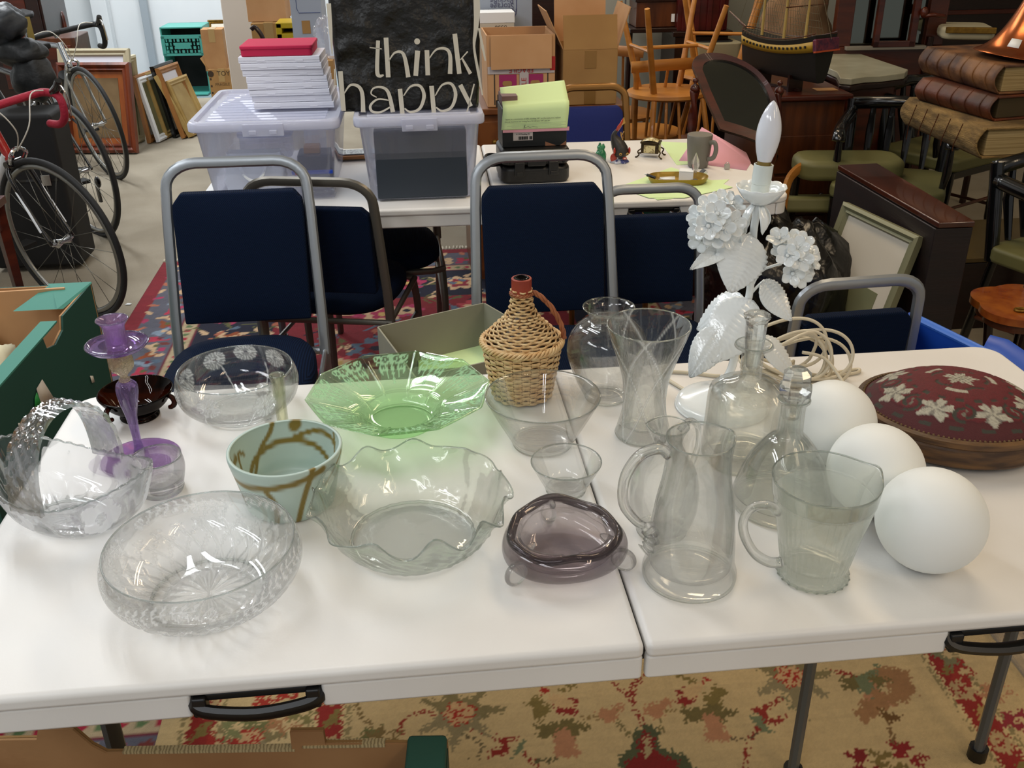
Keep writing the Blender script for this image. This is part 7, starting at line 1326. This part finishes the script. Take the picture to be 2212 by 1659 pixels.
# inlaid table and dark pieces at the right edge
zt_ = .46; c0 = az(2222, 655, zt_); t = thing('inlaid_table', 'scalloped burr walnut occasional table at the right edge', 'table', (c0.x, c0.y, 0)); M['burr'] = mat('burr_walnut', '7a3412', .25, col2='a05a20', ns=14, nd=6, coat=.4)
pl = [((.145+.020*abs(math.cos(2.5*a+.4))*1.0)*math.cos(a), (.145+.020*abs(math.cos(2.5*a+.4)))*math.sin(a)) for a in [2*PI*k/80 for k in range(80)]]; obj('top', G().prism(pl, zt_-.022, zt_), M['burr'], t, sharp=40); obj('under_moulding', G().prism([(x*.88, y*.88) for x, y in pl], zt_-.05, zt_-.023), M['walnut'], t, sharp=40)
for a in (1.0, 2.6, 4.2, 5.8): obj('leg', G().tube([(.10*math.cos(a), .10*math.sin(a), zt_-.05), (.07*math.cos(a), .07*math.sin(a), .2), (.13*math.cos(a), .13*math.sin(a), 0)], .014, 8), M['mahog_d'], t)
q = az(2215, 625, zt_); tag(obj('green_tin', G().lathe([(.0005, 0), (.036, 0), (.036, .09), (.033, .094), (.0005, .095)], 28), mat('green_tin', '3a4c44', .5), loc=(q.x+.035, q.y, zt_+.0005), sharp=40), 'small green tin on the burr walnut table', 'tin')
q = az(2205, 672, zt_); tag(obj('brass_ring', G().tube([(.018*math.cos(a), .012*math.sin(a), 0) for a in [2*PI*k/24 for k in range(24)]], .004, 8, closed=True), M['gold'], loc=(q.x, q.y, zt_+.0042)), 'tiny brass ring lying beside the green tin', 'ring')
Yg = 2.45; a = ay(2085, 500, Yg); t = thing('glass_cabinet', 'low dark cabinet with olive wood shelf at the right edge', 'cabinet', (a.x+.30, Yg+.22, 0)); z_ = zy(2150, 565, Yg); obj('base', G().box((0, 0, z_/2), (.72, .44, z_)), M['mahog_d'], t, bevel=.006); obj('shelf', G().box((0, 0, z_+.012), (.74, .46, .02)), mat('olive_board', '4a3a16', .4, col2='5e4a1e', ns=3), t, bevel=.004)
# ---------------------------------------------------------------- produce boxes with green outside
M['greenb'] = mat('dark_green_card', '16463a', .7); M['teal_b'] = mat('teal_card', '3c8070', .7)
zr = .75; P = [az(198, 612, zr), az(-60, 905, zr)]; A_, B_ = P; w_ = Vector((-.62, .0, 0)); Q = [A_, A_+w_, B_+w_, B_]; t = thing('produce_box', 'open cardboard produce box with green outside at the left edge', 'box', (0, 0, 0)); zb_ = .36
def boxwall(a, b, z0, z1, mo, mi, notch=None):
    d = (b-a); d.z = 0; L0 = d.length; d.normalize(); nn = Vector((-d.y, d.x, 0))
    top = [(0, 1), (1, 1)] if not notch else notch
    for off, mt_, nm in ((0, mo, 'outer_side'), (.005, mi, 'inner_side')):
        g = G(); v0 = [a+d*(L0*u)+nn*off for u, _ in top]; n = len(top); vs = [(p.x, p.y, z0) for p in v0]+[(p.x, p.y, z0+(z1-z0)*h) for p, (_, h) in zip(v0, top)]; vs += [tuple(Vector(v)+nn*.004) for v in vs]; N2 = 2*n
        g.add(vs, [(i, i+1, n+i+1, n+i) for i in range(n-1)]+[(N2+i+1, N2+i, N2+n+i, N2+n+i+1) for i in range(n-1)]+[(n+i, n+i+1, N2+n+i+1, N2+n+i) for i in range(n-1)]+[(0, n, N2+n, N2), (n-1, N2+n-1, N2+2*n-1, 2*n-1)]); obj(nm, g, M[mt_], t)
boxwall(Q[3], Q[0], zb_, zr, 'greenb', 'card', [(0, 1), (.55, 1), (.56, .96), (.60, .97), (.62, 1.0), (.66, 1.02), (.70, 1.0), (.72, .88), (1, .98)] if False else [(0, 1), (.52, 1), (.53, .93), (.60, .90), (.68, .93), (.70, 1.0), (1, 1)])
boxwall(Q[0], Q[1], zb_, zr, 'greenb', 'card'); boxwall(Q[1], Q[2], zb_, zr, 'greenb', 'card'); boxwall(Q[2], Q[3], zb_, zr, 'greenb', 'card')
obj('rim_flange', G().hexa([tuple(p) for p in (A_+Vector((0, 0, .0)), A_+Vector((-.10, -.0, 0)), A_+Vector((-.13, -.16, 0)), A_+Vector((-.02, -.16, 0)))]+[tuple(p+Vector((0, 0, .004))) for p in (A_, A_+Vector((-.10, 0, 0)), A_+Vector((-.075, -.05, 0)), A_+Vector((-.03, -.17, 0)))]), M['teal_b'], t)
d = (B_-A_).normalized(); e0 = A_+d*.24; obj('rim_flange', G().hexa([tuple(p) for p in (e0, e0+Vector((-.035, 0, 0)), B_+Vector((-.035, 0, 0)), B_)]+[tuple(p+Vector((0, 0, .004))) for p in (e0, e0+Vector((-.035, 0, 0)), B_+Vector((-.035, 0, 0)), B_)]), M['teal_b'], t)
obj('bottom', G().hexa([(p.x, p.y, zb_) for p in Q[::-1]]+[(p.x, p.y, zb_+.005) for p in Q[::-1]]), M['card'], t); obj('divider', G().at(TR(A_.x-.16, A_.y-.03, zr-.12, .15, 0, .05)).box((0, 0, 0), (.22, .005, .26)), M['card2'], t)
c_ = (Q[0]+Q[2])/2; t2 = thing('stacked_box', 'dark green carton supporting the open produce box at left', 'box', (c_.x, c_.y, 0)); obj('carton_body', G().prism([(p.x*.97+c_.x*.03-c_.x, p.y*.97+c_.y*.03-c_.y) for p in Q][::1], .002, zb_-.002), M['greenb'], t2, bevel=.004)
mm = (A_+B_)/2; n_ = Vector((-(B_-A_).y, (B_-A_).x, 0)).normalized()
q = ray(98, 850); PQ = A_; nn = Vector(((B_-A_).y, -(B_-A_).x, 0)).normalized()
def onside(x, y): return isect(x, y, A_, nn)+nn*(.003 if nn.x > 0 else -.003)
L4 = [onside(88, 820), onside(118, 868), onside(88, 882), onside(76, 840)]; obj('barcode_label', G().add([tuple(p) for p in L4], [(0, 1, 2, 3)]), mat('label_white', 'b8ac9c', .7), t, solid=.001); L5 = [onside(76, 848), onside(88, 876), onside(72, 884), onside(72, 860)]; obj('green_sticker', G().add([tuple(p) for p in L5], [(0, 1, 2, 3)]), mat('bright_green', '0c7a2c', .6), t, solid=.001)
for (x, y, w__, h__) in ((197, 820, 5, 8), (44, 930, 8, 16)): L6 = [onside(x-w__, y-h__), onside(x+w__*.2, y-h__), onside(x+w__, y+h__*.7), onside(x-w__*.2, y+h__*.9)]; obj('torn_label', G().add([tuple(p) for p in L6], [(0, 1, 2, 3)]), M['mount'], t, solid=.001)
p = az(25, 800, .60); M['tissue'] = mat('cream_tissue', 'd8cfae', .8); blob('tissue_paper', 'crumpled cream tissue paper in the green produce box', 'paper', (p.x-.075, p.y-.03, .53), (.10, .13, .15), M['tissue'], 7, .35, 40, 26, fr=5)
# front box under the table edge
zr = .47; qa, qb = az(968, 1606, zr), az(-60, 1622, zr)
t = thing('produce_box', 'open brown cardboard box with a green end in front of the table', 'box', (0, 0, 0)); dd = (qb-qa).normalized(); pp = Vector((-dd.y, dd.x, 0)); pp = pp if pp.y < 0 else -pp; Q = [qa, qb, qb+pp*.36, qa+pp*.36]; am = math.atan2(-dd.y, -dd.x); L0 = (qb-qa).length; FR = TR(qa.x, qa.y, 0, 0, 0, am)
boxwall(Q[0], Q[1], .10, zr, 'card3', 'card', [(0, 1.02), (.255, 1.03), (.256, 1.10), (.325, 1.10), (.326, 1.0), (.715, 1.0), (.74, 1.04), (.77, 1.13), (.84, 1.14), (.85, 1.08), (1, 1.08)]); boxwall(Q[1], Q[2], .10, zr, 'card3', 'card'); boxwall(Q[2], Q[3], .10, zr, 'greenb', 'card'); boxwall(Q[3], Q[0], .10, zr, 'greenb', 'card')
obj('corrugated_edge', G().at(FR).box((-L0/2, -.004, zr+.001), (L0*.36, .012, .004)).box((-.13*L0/.6, -.004, zr+.008), (.12, .014, .004)), M['flute'], t)
q0, q1 = az(880, 1604, zr+.012), az(974, 1593, zr+.012); obj('green_corner', G().at(FR).box((-.03, -.06, zr-.14), (.058, .13, .31)), mat('green_corner_card', '2c5a4c', .7), t, bevel=.006)
obj('bottom', G().at(FR).box((-L0/2, -.18, .102), (L0, .36, .005)), M['card'], t)
# small wooden table at the left edge with brown paper
q = ay(62, 600, 2.55); z_ = zy(10, 480, 2.5); t = thing('occasional_table', 'small dark wooden table with tapered legs beside the nearest bicycle', 'table', (ay(-40, 480, 2.5).x-.25, 2.62, 0)); obj('top', G().box((0, 0, z_), (.46, .36, .03)), M['mahog'], t, bevel=.004); obj('apron', G().box((0, -.15, z_-.06), (.40, .02, .09)).box((.20, 0, z_-.06), (.02, .30, .09)), M['mahog'], t, bevel=.003)
for sx in (-1, 1):
    for sy in (-1, 1): obj('leg', G().tube([(sx*.20, sy*.15, z_-.01), (sx*.21, sy*.15, 0)], [.020, .011], 4), M['mahog'], t, sharp=40)
tag(obj('paper_bag', G().box((0, 0, .02), (.22, .18, .035)), M['card2'], loc=(ay(-20, 460, 2.55).x-.16, 2.60, z_+.016), bevel=.012), 'folded brown paper bag on the small dark table at left', 'bag')
q = az(277, 657, .003); tag(obj('paper_scrap', G().prism([(-.012, -.006), (.010, -.008), (.014, .003), (-.004, .008)], 0, .003), M['white'], loc=(q.x, q.y, .002)), 'tiny white paper scrap on the carpet by the red rug', 'paper')
q = az(2195, 1440, .01); tag(obj('bubble_wrap', bagm(.22, .34, .07, 12, .6, .02), M['tub'], loc=(q.x+.10, q.y, .002), sharp=0), 'crumpled clear plastic wrap on the floor right of the cream rug', 'wrapping')
